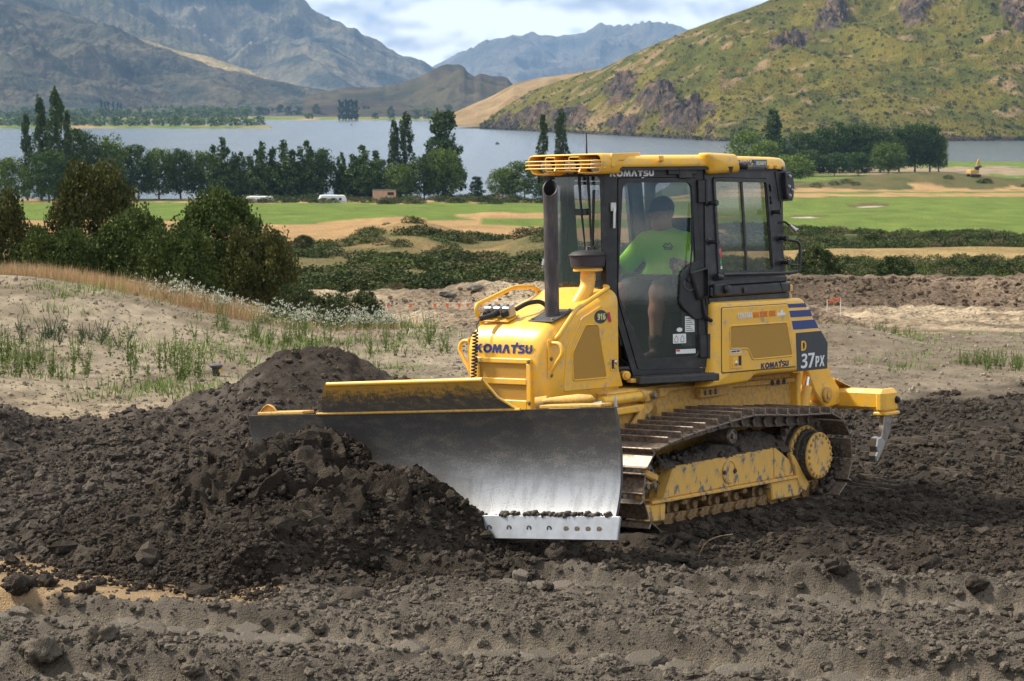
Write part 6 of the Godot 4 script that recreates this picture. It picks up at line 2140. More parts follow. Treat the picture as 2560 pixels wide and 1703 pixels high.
func ridge(n: String, label: String, sil: Array, dr: float, df: float, yf: float, pal: Array, amp: float, freq: float, seed_: int, m: Material, cols: int = 240, rows: int = 90, shape: float = 1.15) -> void:
	var nz := noise(freq * 0.75, seed_, 6, FastNoiseLite.TYPE_SIMPLEX_SMOOTH, 0.42)
	nz.fractal_type = FastNoiseLite.FRACTAL_RIDGED
	var nc := noise(freq * 1.7, seed_ + 1, 5)
	var vs := PackedVector3Array()
	var cs := PackedColorArray()
	var u0: float = sil[0][0]
	var u1: float = sil[sil.size() - 1][0]
	for r in rows + 4:
		var t := minf(1.0, float(r) / (rows - 1))
		for c in cols:
			var u := lerpf(u0, u1, float(c) / (cols - 1))
			var v := curve(sil, u)
			var D := lerpf(df, dr, t)
			var top := at_px(u, v, dr).y
			var x := CAM.x + (u - 1280.0) / FPX * D
			var y := yf + (top - yf) * pow(t, shape)
			var e := nz.get_noise_3d(x, 0.0, D * 1.2)
			var env := pow(sin(PI * clampf(t, 0.0, 1.0)), 0.7) * clampf((top - yf) / (amp * 3.0), 0.0, 1.0)
			y += amp * 1.5 * (e - 0.25) * env
			y += amp * 0.06 * nc.get_noise_2d(u * 3.0 / freq * 0.004, 5.0) * t
			if r >= rows:
				var k := (r - rows + 1)
				D = dr + (dr - df) * 0.12 * k
				x = CAM.x + (u - 1280.0) / FPX * D
				y = top - (top - yf) * 0.16 * k
			vs.append(Vector3(x, y, CAM.z - D))
			var q := clampf(0.45 + 1.3 * nc.get_noise_3d(x, y * 1.6, D) + 0.55 * (e - 0.2), 0.0, 0.999) * (pal.size() - 1)
			var i := int(q)
			cs.append(pal[i].lerp(pal[i + 1], q - i))
	var o := inst(n, sheet(rows + 4, cols, vs, cs), m)
	tag(o, label, "", "", "structure")

const HILL := [[1120, 318], [1195, 313], [1250, 270], [1330, 222], [1430, 188], [1500, 170], [1560, 140], [1650, 100], [1700, 80], [1800, 40], [1900, 5], [1980, -35], [2100, -90], [2250, -150], [2400, -205], [2560, -250], [2900, -300]]
const HILL_SHORE := [[1120, 2450], [1195, 2410], [1400, 2071], [1600, 1812], [1800, 1590], [2100, 1570], [2560, 1610], [2900, 1650]]
var hill_n: FastNoiseLite
var hill_c: FastNoiseLite
var hill_mask := 0.0
# rock faces [u, t up the slope, width in u, height in t, push]
const CRAGS := [[1545, 0.50, 60, 0.20, 1.0], [1640, 0.30, 55, 0.16, 1.0], [1710, 0.14, 90, 0.12, 0.9], [1560, 0.12, 60, 0.10, 0.8], [2300, 0.60, 60, 0.16, 1.6], [2420, 0.58, 46, 0.11, 1.4], [2500, 0.74, 120, 0.16, 1.7], [2555, 0.45, 60, 0.16, 1.4], [2080, 0.58, 50, 0.10, 0.9], [1970, 0.52, 55, 0.08, 0.7], [1330, 0.35, 60, 0.3, 1.0], [1260, 0.3, 60, 0.4, 1.0], [1420, 0.25, 60, 0.16, 0.6]]

func hill_point(u: float, t: float) -> Vector3:
	var v := curve(HILL, u)
	var d0 := curve(HILL_SHORE, u)
	var top := at_px(u, v, d0 + 560.0 * clampf((318.0 - v) / 300.0, 0.06, 1.4)).y
	var D := d0 + 560.0 * clampf((318.0 - v) / 300.0, 0.06, 1.4) * t
	var x := CAM.x + (u - 1280.0) / FPX * D
	var y := LAKE - 2.0 + (top - LAKE + 2.0) * pow(t, 0.92)
	var e := hill_n.get_noise_3d(x, 0.0, D)
	var size := clampf((top - LAKE) / 90.0, 0.12, 1.0)
	y += 15.0 * (e - 0.2) * size * pow(sin(PI * clampf(t, 0.0, 1.0)), 0.6)
	y += 2.0 * hill_c.get_noise_3d(x * 3.0, 0.0, D * 3.0) * size * sin(PI * clampf(t, 0.0, 1.0))
	hill_mask = 0.0
	for c in CRAGS:
		var k := bump(u - c[0], c[2] * 1.4) * bump(t - c[1], c[3] * 1.4)
		if k > 0.0:
			k *= smoothstep(-0.12, 0.16, hill_c.get_noise_3d(x * 3.0 + 7.0, y, D * 3.0) + 0.5 * hill_c.get_noise_3d(x * 8.0, y, D * 8.0) + k - 0.42)
			hill_mask = maxf(hill_mask, k)
			y += c[4] * 8.0 * k * size + 9.0 * k * hill_c.get_noise_3d(x * 7.0, y * 2.0, D * 7.0)
	return Vector3(x, y, CAM.z - D)

func make_hill() -> void:
	hill_n = noise(0.007, 301, 5)
	hill_n.fractal_type = FastNoiseLite.FRACTAL_RIDGED
	hill_c = noise(0.012, 302, 4)
	var cols := 520
	var rows := 190
	var vs := PackedVector3Array()
	var cs := PackedColorArray()
	vs.resize(cols * (rows + 3))
	cs.resize(cols * (rows + 3))
	for r in rows + 3:
		for c in cols:
			var u := lerpf(1120.0, 2900.0, float(c) / (cols - 1))
			var t := float(r) / (rows - 1)
			var p := hill_point(u, minf(t, 1.0))
			if r >= rows:
				var k := r - rows + 1
				p = hill_point(u, 1.0)
				p.z -= 90.0 * k
				p.y -= 40.0 * k
			vs[r * cols + c] = p
			var q := hill_c.get_noise_3d(p.x * 1.2, p.y * 1.2, p.z * 1.2)
			var q2 := hill_c.get_noise_3d(p.x * 5.0 + 50.0, p.y * 5.0, p.z * 5.0)
			var col := Color(0.21, 0.18, 0.038).lerp(Color(0.13, 0.135, 0.030), smoothstep(-0.3, 0.25, q + 0.3 * q2)).lerp(Color(0.25, 0.185, 0.045), smoothstep(0.2, 0.6, hill_c.get_noise_3d(p.x * 3.0, p.y, p.z * 3.0 + 60.0)))
			# dry earth slips, most of them on the left flank
			var slip := smoothstep(0.20, 0.42, hill_c.get_noise_3d(p.x * 2.4 - 31.0, p.y * 1.6, p.z * 2.4) - 0.10 + 0.22 * bump(u - 1560.0, 330.0) + 0.35 * q2)
			col = col.lerp(Color(0.38, 0.255, 0.14), slip * 0.8)
			if hill_mask > 0.05:
				var rock := Color(0.14, 0.11, 0.088).lerp(Color(0.038, 0.037, 0.038), smoothstep(-0.3, 0.4, q2 + 0.5 * hill_c.get_noise_3d(p.x * 9.0, p.y * 9.0, p.z * 9.0))).lerp(Color(0.30, 0.20, 0.125), smoothstep(-0.1, 0.4, hill_c.get_noise_3d(p.x * 6.0 + 11.0, p.y * 6.0, p.z * 6.0)) * 0.85)
				col = col.lerp(rock, smoothstep(0.05, 0.35, hill_mask))
			if p.y < LAKE + 2.5: col = Color(0.085, 0.07, 0.055)
			cs[r * cols + c] = col * (0.78 + 0.35 * q2)
	tag(inst("hill", sheet(rows + 3, cols, vs, cs), M.hillside), "steep green and tan hillside with rock outcrops across the lake", "", "", "structure")
	# scattered shrubs: nobody could count them
	rng.seed = 991
	var sh := [leaf_ball(11, 70, 0.36), leaf_ball(12, 70, 0.36)]
	var xs := [[], []]
	var cc := [[], []]
	for i in 17000:
		var u := rng.randf_range(1200.0, 2800.0)
		var t := pow(rng.randf(), 1.25) * 0.97
		var p := hill_point(u, t)
		var patch := hill_c.get_noise_3d(p.x * 2.2 + 77.0, p.y, p.z * 2.2)
		var thick := 0.18 + 0.5 * smoothstep(1500.0, 2200.0, u) * (1.0 - t * 0.6) + 0.9 * smoothstep(0.1, 0.45, patch)
		if p.y < LAKE + 8.0: thick += 0.6
		if rng.randf() > thick: continue
		var s := 0.45 + 1.0 * pow(rng.randf(), 4.0)
		if rng.randf() < 0.02: s *= 2.2
		var k := rng.randi() % 2
		xs[k].append(Transform3D(Basis(Vector3.UP, rng.randf() * TAU).scaled(Vector3(s * 1.25, s, s * 1.25)), p + Vector3(0, s * 0.4, 0)))
		cc[k].append(Color(0.026, 0.036, 0.012).lerp(Color(0.075, 0.088, 0.024), pow(rng.randf(), 1.5)))
	for k in 2: scatter("hillside_scrub", sh[k], M.leaf, xs[k], cc[k], "dark shrubs dotted over the hillside across the lake")

func make_far() -> void:
	var f := tri_tex(mat("hillside", Color.WHITE, 0.95), ntex(0.06, 81, [[0.0, 0.5], [0.55, 0.95], [1.0, 1.0]], 512, 6, FastNoiseLite.TYPE_SIMPLEX_SMOOTH, 0.75), 70.0, true)
	f.vertex_color_use_as_albedo = true
	f.metallic_specular = 0.15
	relief(f, ntex(0.06, 82, [], 512, 6, FastNoiseLite.TYPE_SIMPLEX_SMOOTH, 0.75), 260.0)
	var k := tri_tex(mat("mountainside", Color.WHITE, 0.95), ntex(0.05, 83, [[0.0, 0.55], [0.55, 0.95], [1.0, 1.0]], 512, 6, FastNoiseLite.TYPE_SIMPLEX_SMOOTH, 0.75), 900.0, true)
	k.vertex_color_use_as_albedo = true
	k.metallic_specular = 0.1
	relief(k, ntex(0.04, 84, [], 512, 6, FastNoiseLite.TYPE_SIMPLEX_SMOOTH, 0.72), 1200.0)
	make_lake()
	far_strip("far_shore", "flat green and tan farmland along the far shore", -500, 1290, 3700, 4700, 3.0, 0.0)
	far_strip("spit", "low wooded spit reaching into the lake from the left", -400, 690, 2440, 2750, 1.6, 260.0)
	make_hill()
	ridge("tan_hill", "pale dry grass slope behind the green hillside", [[1090, 292], [1110, 288], [1160, 266], [1230, 236], [1290, 203], [1350, 190], [1430, 179], [1500, 168], [1560, 158], [1640, 150]], 3150, 2600, LAKE - 2.0, [Color(0.24, 0.17, 0.07), Color(0.36, 0.25, 0.115), Color(0.42, 0.29, 0.15), Color(0.30, 0.20, 0.09)], 9.0, 0.006, 401, M.hillside, 140, 50)
	ridge("rocky_knoll", "dark craggy knoll rising beyond the far shore", [[760, 236], [820, 224], [880, 216], [960, 213], [1000, 204], [1030, 192], [1062, 182], [1085, 168], [1103, 160], [1118, 156], [1148, 157], [1160, 163], [1168, 176], [1185, 186], [1202, 178], [1222, 184], [1240, 190], [1268, 192], [1280, 203], [1290, 214], [1310, 236], [1340, 262]], 4900, 4150, LAKE + 2.0, [Color(0.05, 0.052, 0.032), Color(0.085, 0.08, 0.045), Color(0.12, 0.10, 0.055), Color(0.075, 0.062, 0.045)], 34.0, 0.004, 402, M.hillside, 260, 60)
	ridge("dark_mountainside", "dark scree and tussock mountainside on the left", [[-500, -230], [-200, -130], [0, -40], [98, 0], [217, 43], [300, 78], [358, 103], [440, 133], [520, 160], [590, 176], [652, 190], [740, 208], [815, 222], [880, 240], [940, 262]], 6000, 4350, LAKE + 2.0, [Color(0.042, 0.048, 0.038), Color(0.072, 0.072, 0.052), Color(0.115, 0.10, 0.068), Color(0.060, 0.064, 0.045)], 70.0, 0.0022, 403, M.mountainside, 300, 110)
	ridge("sunlit_tan_spur", "pale spur behind the dark mountainside, sunlight painted into its colour", [[300, 78], [390, 103], [430, 118], [470, 128], [510, 134], [560, 150], [620, 172], [680, 200]], 6700, 6100, LAKE, [Color(0.30, 0.22, 0.10), Color(0.40, 0.29, 0.14), Color(0.22, 0.19, 0.08)], 30.0, 0.003, 404, M.mountainside, 90, 40)  # light tan palette paints the sunshine on this ridge
	ridge("near_spur", "blue grey mountain spur in front of the central peak", [[60, -150], [200, -60], [300, -25], [370, 10], [420, 50], [480, 95], [540, 130], [600, 165], [660, 200], [740, 235]], 8200, 6900, LAKE, [Color(0.06, 0.065, 0.042), Color(0.11, 0.105, 0.06), Color(0.16, 0.14, 0.075), Color(0.08, 0.085, 0.05)], 120.0, 0.0016, 405, M.mountainside, 240, 90)
	ridge("central_mountain", "large central mountain with gullied flanks", [[100, -320], [350, -170], [560, -70], [700, -30], [760, 5], [810, 32], [850, 52], [890, 72], [930, 96], [1000, 130], [1060, 152], [1097, 170], [1150, 200], [1210, 232], [1300, 262]], 10500, 7600, LAKE, [Color(0.058, 0.066, 0.052), Color(0.10, 0.10, 0.072), Color(0.19, 0.165, 0.105), Color(0.125, 0.118, 0.08), Color(0.062, 0.07, 0.054)], 230.0, 0.0011, 406, M.mountainside, 340, 150)
	ridge("far_range", "pale blue far range with traces of snow", [[1000, 215], [1060, 175], [1110, 150], [1160, 128], [1200, 107], [1225, 97], [1250, 96], [1290, 89], [1330, 80], [1390, 84], [1440, 80], [1475, 72], [1500, 64], [1530, 71], [1570, 63], [1600, 57], [1625, 55], [1650, 58], [1680, 64], [1720, 76], [1760, 66], [1850, 50], [2000, 70]], 17000, 12500, LAKE, [Color(0.07, 0.075, 0.06), Color(0.12, 0.115, 0.085), Color(0.17, 0.15, 0.11), Color(0.10, 0.10, 0.075)], 260.0, 0.0010, 407, M.mountainside, 320, 110)

# ------------------------------------------------------------------ foliage
func leaf_arrays(P: PackedVector3Array, C: PackedColorArray) -> ArrayMesh:
	# every four points make one leaf, folded along its middle
	var n := P.size() / 4
	var ix := PackedInt32Array()
	ix.resize(n * 6)
	var N := PackedVector3Array()
	N.resize(P.size())
	for i in n:
		var a := i * 4
		var q := (P[a + 3] - P[a]).cross(P[a + 1] - P[a]).normalized()
		N[a] = q; N[a + 1] = q; N[a + 2] = q; N[a + 3] = q
		ix[i * 6] = a; ix[i * 6 + 1] = a + 1; ix[i * 6 + 2] = a + 2
		ix[i * 6 + 3] = a; ix[i * 6 + 4] = a + 2; ix[i * 6 + 5] = a + 3
	var arr := []
	arr.resize(Mesh.ARRAY_MAX)
	arr[Mesh.ARRAY_VERTEX] = P
	arr[Mesh.ARRAY_NORMAL] = N
	arr[Mesh.ARRAY_COLOR] = C
	arr[Mesh.ARRAY_INDEX] = ix
	var m := ArrayMesh.new()
	m.add_surface_from_arrays(Mesh.PRIMITIVE_TRIANGLES, arr)
	return m

func add_leaf(P: PackedVector3Array, C: PackedColorArray, at: Vector3, dir: Vector3, size: float, col: Color, wide: float = 0.55) -> void:
	var d := dir.normalized()
	var s := d.cross(Vector3(rng.randf() - 0.5, rng.randf() - 0.5, rng.randf() - 0.5)).normalized() * size * wide
	P.append(at - s * 0.2)
	P.append(at + d * size * 0.5 + s)
	P.append(at + d * size)
	P.append(at + d * size * 0.5 - s)
	for k in 4: C.append(col)

func rdir() -> Vector3:
	var z := rng.randf_range(-1, 1)
	var a := rng.randf() * TAU
	var r := sqrt(1.0 - z * z)
	return Vector3(r * cos(a), z, r * sin(a))

func leaf_ball(seed_: int, n: int, size: float) -> ArrayMesh:
	rng.seed = seed_
	var P := PackedVector3Array()
	var C := PackedColorArray()
	for i in n:
		var d := rdir()
		add_leaf(P, C, d * rng.randf_range(0.35, 0.9) * Vector3(1, 0.8, 1), (d + rdir() * 0.8), size * rng.randf_range(0.7, 1.3), Color.WHITE * rng.randf_range(0.7, 1.25))
	return leaf_arrays(P, C)

# crown of height 1: kind gives outline, lobes are the clumps that shade one another
func crown(seed_: int, kind: String, lobes: int, per: int, size: float, hue: Color, hue2: Color) -> ArrayMesh:
	rng.seed = seed_
	var P := PackedVector3Array()
	var C := PackedColorArray()
	for i in lobes:
		var t := rng.randf()
		var a := rng.randf() * TAU
		var r := sqrt(rng.randf())
		var c := Vector3.ZERO
		var lr := Vector3.ONE
		match kind:
			"broad":
				t = 0.16 + 0.80 * t
				var w := 0.46 * pow(sin(PI * clampf((t + 0.10) / 1.16, 0.0, 1.0)), 0.6)
				c = Vector3(cos(a) * w * r, t, sin(a) * w * r)
				lr = Vector3(0.115, 0.085, 0.115) * rng.randf_range(0.45, 1.4)
			"dome":
				t = 0.02 + 0.92 * pow(t, 0.8)
				var w := 0.62 * sqrt(maxf(0.05, 1.0 - pow(t, 2.8))) * (0.90 + 0.15 * sin(a * 3.0 + seed_) * sin(t * 7.0 + seed_) + 0.12 * sin(a * 7.0 + t * 11.0))
				t *= 0.95 + 0.05 * sin(a * 2.0 + seed_ * 1.7)
				r = 0.55 + 0.45 * r
				c = Vector3(cos(a) * w * r, t, sin(a) * w * r)
				lr = Vector3(0.085, 0.075, 0.085) * rng.randf_range(0.45, 1.35)
			"poplar":
				t = 0.06 + 0.92 * t
				var w := 0.10 * pow(sin(PI * clampf((t + 0.12) / 1.16, 0.0, 1.0)), 0.7) * (0.75 + 0.5 * absf(sin(t * 9.0 + seed_ + a)))
				c = Vector3(cos(a) * w * r, t, sin(a) * w * r)
				lr = Vector3(0.020, 0.065, 0.020) * rng.randf_range(0.5, 1.3)
			"conic":
				# several leaders of unequal height, each a small spire, over a fuller skirt
				var ld := i % 8
				if rng.randf() < 0.42:
					t = 0.06 + 0.50 * t
					var wk := 0.30 * pow(sin(PI * clampf((t + 0.12) / 0.80, 0.0, 1.0)), 0.6)
					c = Vector3(cos(a) * wk * r, t, sin(a) * wk * r)
					lr = Vector3(0.06, 0.05, 0.06) * rng.randf_range(0.5, 1.3)
					var lh2 := hue.lerp(hue2, rng.randf())
					for k in per:
						var d := rdir()
						add_leaf(P, C, c + d * lr * pow(rng.randf(), 0.33), d * 0.8 + rdir() * 0.9 + Vector3(0, 0.4, 0), size * rng.randf_range(0.7, 1.3), lh2 * rng.randf_range(0.75, 1.25))
					continue
				var la := ld * 2.4 + seed_
				var lh := [1.0, 0.93, 0.84, 0.88, 0.72, 0.78, 0.62, 0.66][ld] as float
				var lw := (0.0 if ld == 0 else 0.09 + 0.028 * ld)
				t = 0.08 + (lh - 0.10) * pow(t, 1.1)
				var w := 0.115 * (1.0 - pow(t / lh, 1.6)) + 0.006
				var lean := 0.35 + 0.65 * t / lh
				c = Vector3(cos(la) * lw * lean + cos(a) * w * r, t, sin(la) * lw * lean + sin(a) * w * r)
				lr = Vector3(0.036, 0.06, 0.036) * rng.randf_range(0.5, 1.2)
			"open":
				t = 0.12 + 0.85 * t
				var w := 0.34 * (1.0 - t * 0.70)
				c = Vector3(cos(a) * w * r, t, sin(a) * w * r)
				lr = Vector3(0.05, 0.045, 0.05) * rng.randf_range(0.7, 1.4)
		var lh := hue.lerp(hue2, rng.randf())
		for k in per:
			var d := rdir()
			var p := c + d * lr * pow(rng.randf(), 0.33)
			var out := (d * 0.8 + rdir() * 0.9 + Vector3(0, 0.25, 0))
			if kind == "poplar" or kind == "conic": out += Vector3(0, 0.9, 0) + Vector3(c.x, 0, c.z) * 1.5
			add_leaf(P, C, p, out, size * rng.randf_range(0.7, 1.35), lh * rng.randf_range(0.75, 1.25))
	return leaf_arrays(P, C)

func trunk(seed_: int, h: float, r: float, limbs: int, spread: float) -> ArrayMesh:
	rng.seed = seed_
	var g := Geo.new()
	g.tube(PackedVector3Array([Vector3.ZERO, Vector3(rng.randf_range(-0.02, 0.02), h * 0.5, rng.randf_range(-0.02, 0.02)), Vector3(0, h, 0)]), r, 7, r * 0.35)
	for k in limbs:
		var a := rng.randf() * TAU
		var y := h * rng.randf_range(0.25, 0.8)
		var o := Vector3(cos(a), 0, sin(a)) * spread * rng.randf_range(0.5, 1.0)
		g.tube(PackedVector3Array([Vector3(0, y, 0), Vector3(0, y + h * 0.10, 0) + o * 0.5, Vector3(0, y + h * 0.22, 0) + o]), r * 0.45, 5, r * 0.12)
	return g.done()

var crowns := {}
var trunks := {}

func make_species() -> void:
	var lm := mat("leaf", Color.WHITE, 0.7)
	lm.vertex_color_use_as_albedo = true
	lm.metallic_specular = 0.25
	lm.backlight_enabled = true
	lm.backlight = Color(0.35, 0.4, 0.2)
	tri_tex(mat("bark", Color.WHITE, 0.9), ntex(0.05, 91, [[0.0, lin(0.05, 0.04, 0.03)], [1.0, lin(0.13, 0.11, 0.085)]], 128), 2.0)
	var dk := Color(0.036, 0.062, 0.016)
	var dk2 := Color(0.064, 0.102, 0.023)
	var md := Color(0.065, 0.105, 0.020)
	var md2 := Color(0.120, 0.165, 0.034)
	var lt := Color(0.095, 0.145, 0.024)
	var lt2 := Color(0.165, 0.215, 0.048)
	for i in 3:
		crowns["broad_dark%d" % i] = crown(500 + i, "broad", 150, 52, 0.030, dk, dk2)
		crowns["broad_mid%d" % i] = crown(510 + i, "broad", 150, 52, 0.030, md, md2)
		crowns["broad_light%d" % i] = crown(520 + i, "broad", 150, 52, 0.030, lt, lt2)
		crowns["conic%d" % i] = crown(540 + i, "conic", 240, 32, 0.030, Color(0.042, 0.072, 0.020), Color(0.085, 0.125, 0.032))
		crowns["poplar%d" % i] = crown(550 + i, "poplar", 120, 36, 0.020, Color(0.036, 0.060, 0.018), Color(0.078, 0.112, 0.030))
	crowns["open0"] = crown(560, "open", 130, 34, 0.034, Color(0.045, 0.078, 0.026), Color(0.085, 0.12, 0.04))
	crowns["open1"] = crown(561, "open", 110, 26, 0.040, Color(0.055, 0.09, 0.03), Color(0.10, 0.14, 0.05))
	for i in 3:
		crowns["far%d" % i] = crown(570 + i, "broad", 34, 26, 0.075, md, lt2)
		crowns["far_dark%d" % i] = crown(580 + i, "broad", 34, 26, 0.075, dk, dk2)
	crowns["far_poplar0"] = crown(590, "poplar", 34, 26, 0.05, dk, dk2)
	trunks["broad"] = trunk(600, 0.55, 0.022, 7, 0.25)
	trunks["slim"] = trunk(601, 0.85, 0.014, 6, 0.10)
	trunks["far"] = trunk(602, 0.4, 0.03, 0, 0.0)

func plant(n: String, kind: String, label: String, category: String, group: String, p: Vector3, h: float, wide: float, turn: float) -> Node3D:
	var o := base(n, p, turn)
	var tk := "slim" if (kind.begins_with("poplar") or kind.begins_with("conic") or kind.begins_with("open")) else ("far" if kind.begins_with("far") else "broad")
	var t := inst("trunk", trunks[tk], M.bark, o)
	t.scale = Vector3(h, h, h)
	var c := inst("crown", crowns[kind], M.leaf, o)
	c.scale = Vector3(wide, h, wide)
	tag(o, label, category, group)
	return o

func nth(i: int) -> String:
	return ["first", "second", "third", "fourth", "fifth", "sixth", "seventh", "eighth", "ninth", "tenth", "eleventh", "twelfth", "thirteenth", "fourteenth", "fifteenth", "sixteenth", "seventeenth", "eighteenth", "nineteenth", "twentieth", "twenty-first", "twenty-second", "twenty-third", "twenty-fourth", "twenty-fifth", "twenty-sixth", "twenty-seventh", "twenty-eighth", "twenty-ninth", "thirtieth", "thirty-first", "thirty-second", "thirty-third", "thirty-fourth", "thirty-fifth", "thirty-sixth", "thirty-seventh", "thirty-eighth", "thirty-ninth", "fortieth"][i]

const GIRTH := {"broad": 1.15, "dome": 1.36, "poplar": 0.27, "conic": 0.72, "open": 0.80, "far": 1.15, "far_poplar": 0.27, "far_dark": 1.15}

func stand(n: String, kind: String, label: String, category: String, group: String, u: float, vtop: float, wpx: float, D: float, base_y: float = INF) -> Node3D:
	var x := CAM.x + (u - 1280.0) / FPX * D
	var z := CAM.z - D
	var y := gbase(x, z) if base_y == INF else base_y
	var h := at_px(u, vtop, D).y - y
	var fam := kind.rstrip("0123456789")
	if fam.begins_with("broad"): fam = "broad"
	var w: float = wpx / FPX * D / GIRTH[fam]
	return plant(n, kind, label, category, group, Vector3(x, y - 0.05, z), h, w, u * 0.37)

func make_trees() -> void:
	# row along the near shore, from the left
	var row := [[20, 392, 120, 560, "broad_mid0"], [62, 283, 44, 575, "poplar0"], [97, 243, 46, 570, "poplar1"], [137, 219, 62, 565, "poplar2"], [165, 275, 36, 572, "poplar0"], [115, 375, 150, 545, "broad_dark1"], [195, 322, 150, 585, "broad_dark0"], [262, 338, 150, 590, "broad_mid1"], [330, 362, 130, 595, "broad_dark2"], [392, 372, 120, 600, "broad_mid2"], [447, 371, 110, 600, "broad_dark1"], [500, 376, 110, 603, "broad_mid0"], [553, 336, 110, 598, "conic0"], [600, 378, 90, 596, "conic1"], [652, 350, 120, 594, "conic2"], [707, 343, 125, 594, "conic0"], [765, 350, 120, 596, "conic1"], [800, 372, 100, 600, "broad_dark0"], [853, 376, 70, 604, "conic2"], [905, 362, 140, 598, "conic1"], [940, 398, 120, 592, "broad_dark2"], [984, 300, 40, 604, "poplar1"], [1014, 281, 52, 604, "poplar2"], [1000, 405, 120, 588, "broad_mid1"], [1110, 276, 160, 600, "open0"], [1060, 392, 120, 590, "broad_dark1"], [1105, 372, 140, 592, "broad_mid2"], [1192, 438, 60, 600, "open1"], [1255, 418, 90, 604, "broad_light0"], [1312, 400, 150, 602, "broad_mid0"], [1358, 283, 38, 606, "poplar0"], [1403, 274, 46, 606, "poplar2"]]
	var seen_ := {}
	for i in row.size():
		var r: Array = row[i]
		var fam: String = {"b": "leafy green tree", "p": "slim dark poplar", "c": "pointed dark green tree", "o": "open feathery tree"}[r[4][0]]
		stand({"b": "leafy_tree", "p": "poplar_tree", "c": "pointed_tree", "o": "feathery_tree"}[r[4][0]], r[4], "%s, %s counted from the left in the lakeside row" % [fam, nth(i)], "tree", "trees along the near shore of the lake", r[0], r[1], r[2], r[3])
	# clump on the right
	var cl := [[1868, 322, 120, 800, "broad_light0"], [1935, 272, 62, 806, "poplar1"], [1912, 350, 120, 780, "broad_light1"], [1985, 384, 140, 700, "broad_light2"], [1950, 345, 110, 800, "broad_dark0"], [2012, 330, 120, 815, "broad_dark1"], [2062, 318, 120, 815, "broad_dark2"], [2112, 305, 130, 818, "broad_dark0"], [2160, 308, 130, 818, "broad_dark1"], [2205, 322, 110, 815, "broad_dark2"], [2225, 352, 110, 795, "broad_mid1"], [2252, 320, 100, 822, "broad_dark0"], [2292, 306, 110, 825, "broad_dark1"], [2330, 312, 90, 825, "broad_dark2"], [2352, 335, 60, 826, "broad_mid0"], [2030, 372, 110, 770, "broad_dark2"], [2090, 380, 110, 770, "broad_dark0"], [2150, 378, 100, 775, "broad_dark1"]]
	for i in cl.size():
		var r: Array = cl[i]
		var what: String = "slim dark poplar" if r[4][0] == "p" else ("pale round willow" if r[4].contains("light") else "dark leafy tree")
		stand("poplar_tree" if r[4][0] == "p" else "leafy_tree", r[4], "%s, %s in the clump beyond the cab's right side" % [what, nth(i)], "tree", "trees in the clump right of the cab", r[0], r[1], r[2], r[3])
	# far shore: poplars standing in the shallows, shelter belts, willows on the spit
	var pop := [[848, 243, 11], [856, 246, 10], [864, 241, 12], [871, 243, 11], [879, 242, 12], [886, 245, 10], [891, 243, 11]]
	for i in pop.size():
		stand("far_poplar", "far_poplar0", "tall poplar, %s from the left of the group standing in the lake" % nth(i), "tree", "poplars standing in the lake", pop[i][0], pop[i][1], pop[i][2] * 1.15, 3660, LAKE - 0.5)
	var pop2 := [[251, 243, 9], [261, 247, 7], [268, 246, 8], [281, 249, 8], [292, 251, 8], [300, 252, 8]]
	for i in pop2.size():
		stand("far_poplar", "far_poplar0", "distant poplar, %s from the left under the dark mountainside" % nth(i), "tree", "poplars under the dark mountainside", pop2[i][0], pop2[i][1], pop2[i][2] * 1.3, 4300, LAKE + 2.0)
	rng.seed = 2024
	var spots := []
	for i in 40: spots.append([-30.0 + i * 17.3 + rng.randf_range(-5, 5), rng.randf_range(283, 296), rng.randf_range(26, 44), 2520.0 + rng.randf_range(-30, 120), LAKE + 1.2, "willows on the spit"])
	for i in 40: spots.append([-20.0 + i * 16.0 + rng.randf_range(-5, 5), rng.randf_range(262, 276), rng.randf_range(22, 40), 3500.0 + rng.randf_range(-150, 500), LAKE + 2.0, "trees behind the spit"])
	for i in 40: spots.append([360.0 + i * 21.5 + rng.randf_range(-6, 6), rng.randf_range(256, 266), rng.randf_range(20, 34), 4300.0 + rng.randf_range(0, 300), LAKE + 2.5, "shelter belt on the far shore"])
	var cnt := {}
	for i in spots.size():
		var s: Array = spots[i]
		if s[5] == "willows on the spit" and s[0] > 668: continue
		if s[5] == "shelter belt on the far shore" and s[0] > 1170: continue
		var k: int = cnt.get(s[5], 0)
		cnt[s[5]] = k + 1
		var kd := ("far%d" if (s[5] != "shelter belt on the far shore" or s[0] < 640) else "far_dark%d") % (i % 3)
		var o := stand("far_tree", kd, {"willows on the spit": "round green willow, %s from the left on the low spit", "trees behind the spit": "small green tree, %s from the left in the plain behind the spit", "shelter belt on the far shore": "small dark tree, %s from the left in the far shelter belt"}[s[5]] % nth(k), "tree", s[5], s[0], s[1], s[2], s[3], s[4])
	var lone := [[773, 276, 30, 3720, "far1", "bushy tree on the far shore left of the lake poplars"], [937, 278, 22, 3720, "far_dark0", "small tree on the far shore right of the lake poplars"], [976, 262, 26, 3740, "far_dark1", "taller dark tree on the far shore under the knoll"], [1040, 268, 34, 3700, "far0", "left of two bright bushes on the far shore"], [1072, 266, 40, 3700, "far2", "right of two bright bushes on the far shore"], [1118, 258, 34, 3900, "far_dark2", "dark tree at the foot of the tan slope"]]
	for r in lone: stand("far_tree", r[4], r[5], "tree", "", r[0], r[1], r[2], r[3], LAKE + 1.0)
	# scrub behind the left bank
	var bcols := [[Color(0.040, 0.048, 0.014), Color(0.105, 0.100, 0.028)], [Color(0.036, 0.056, 0.015), Color(0.088, 0.112, 0.028)], [Color(0.038, 0.052, 0.022), Color(0.075, 0.090, 0.036)]]
	crowns["scrub0"] = crown(700, "dome", 400, 95, 0.021, bcols[0][0], bcols[0][1])
	crowns["scrub1"] = crown(701, "dome", 400, 95, 0.021, bcols[1][0], bcols[1][1])
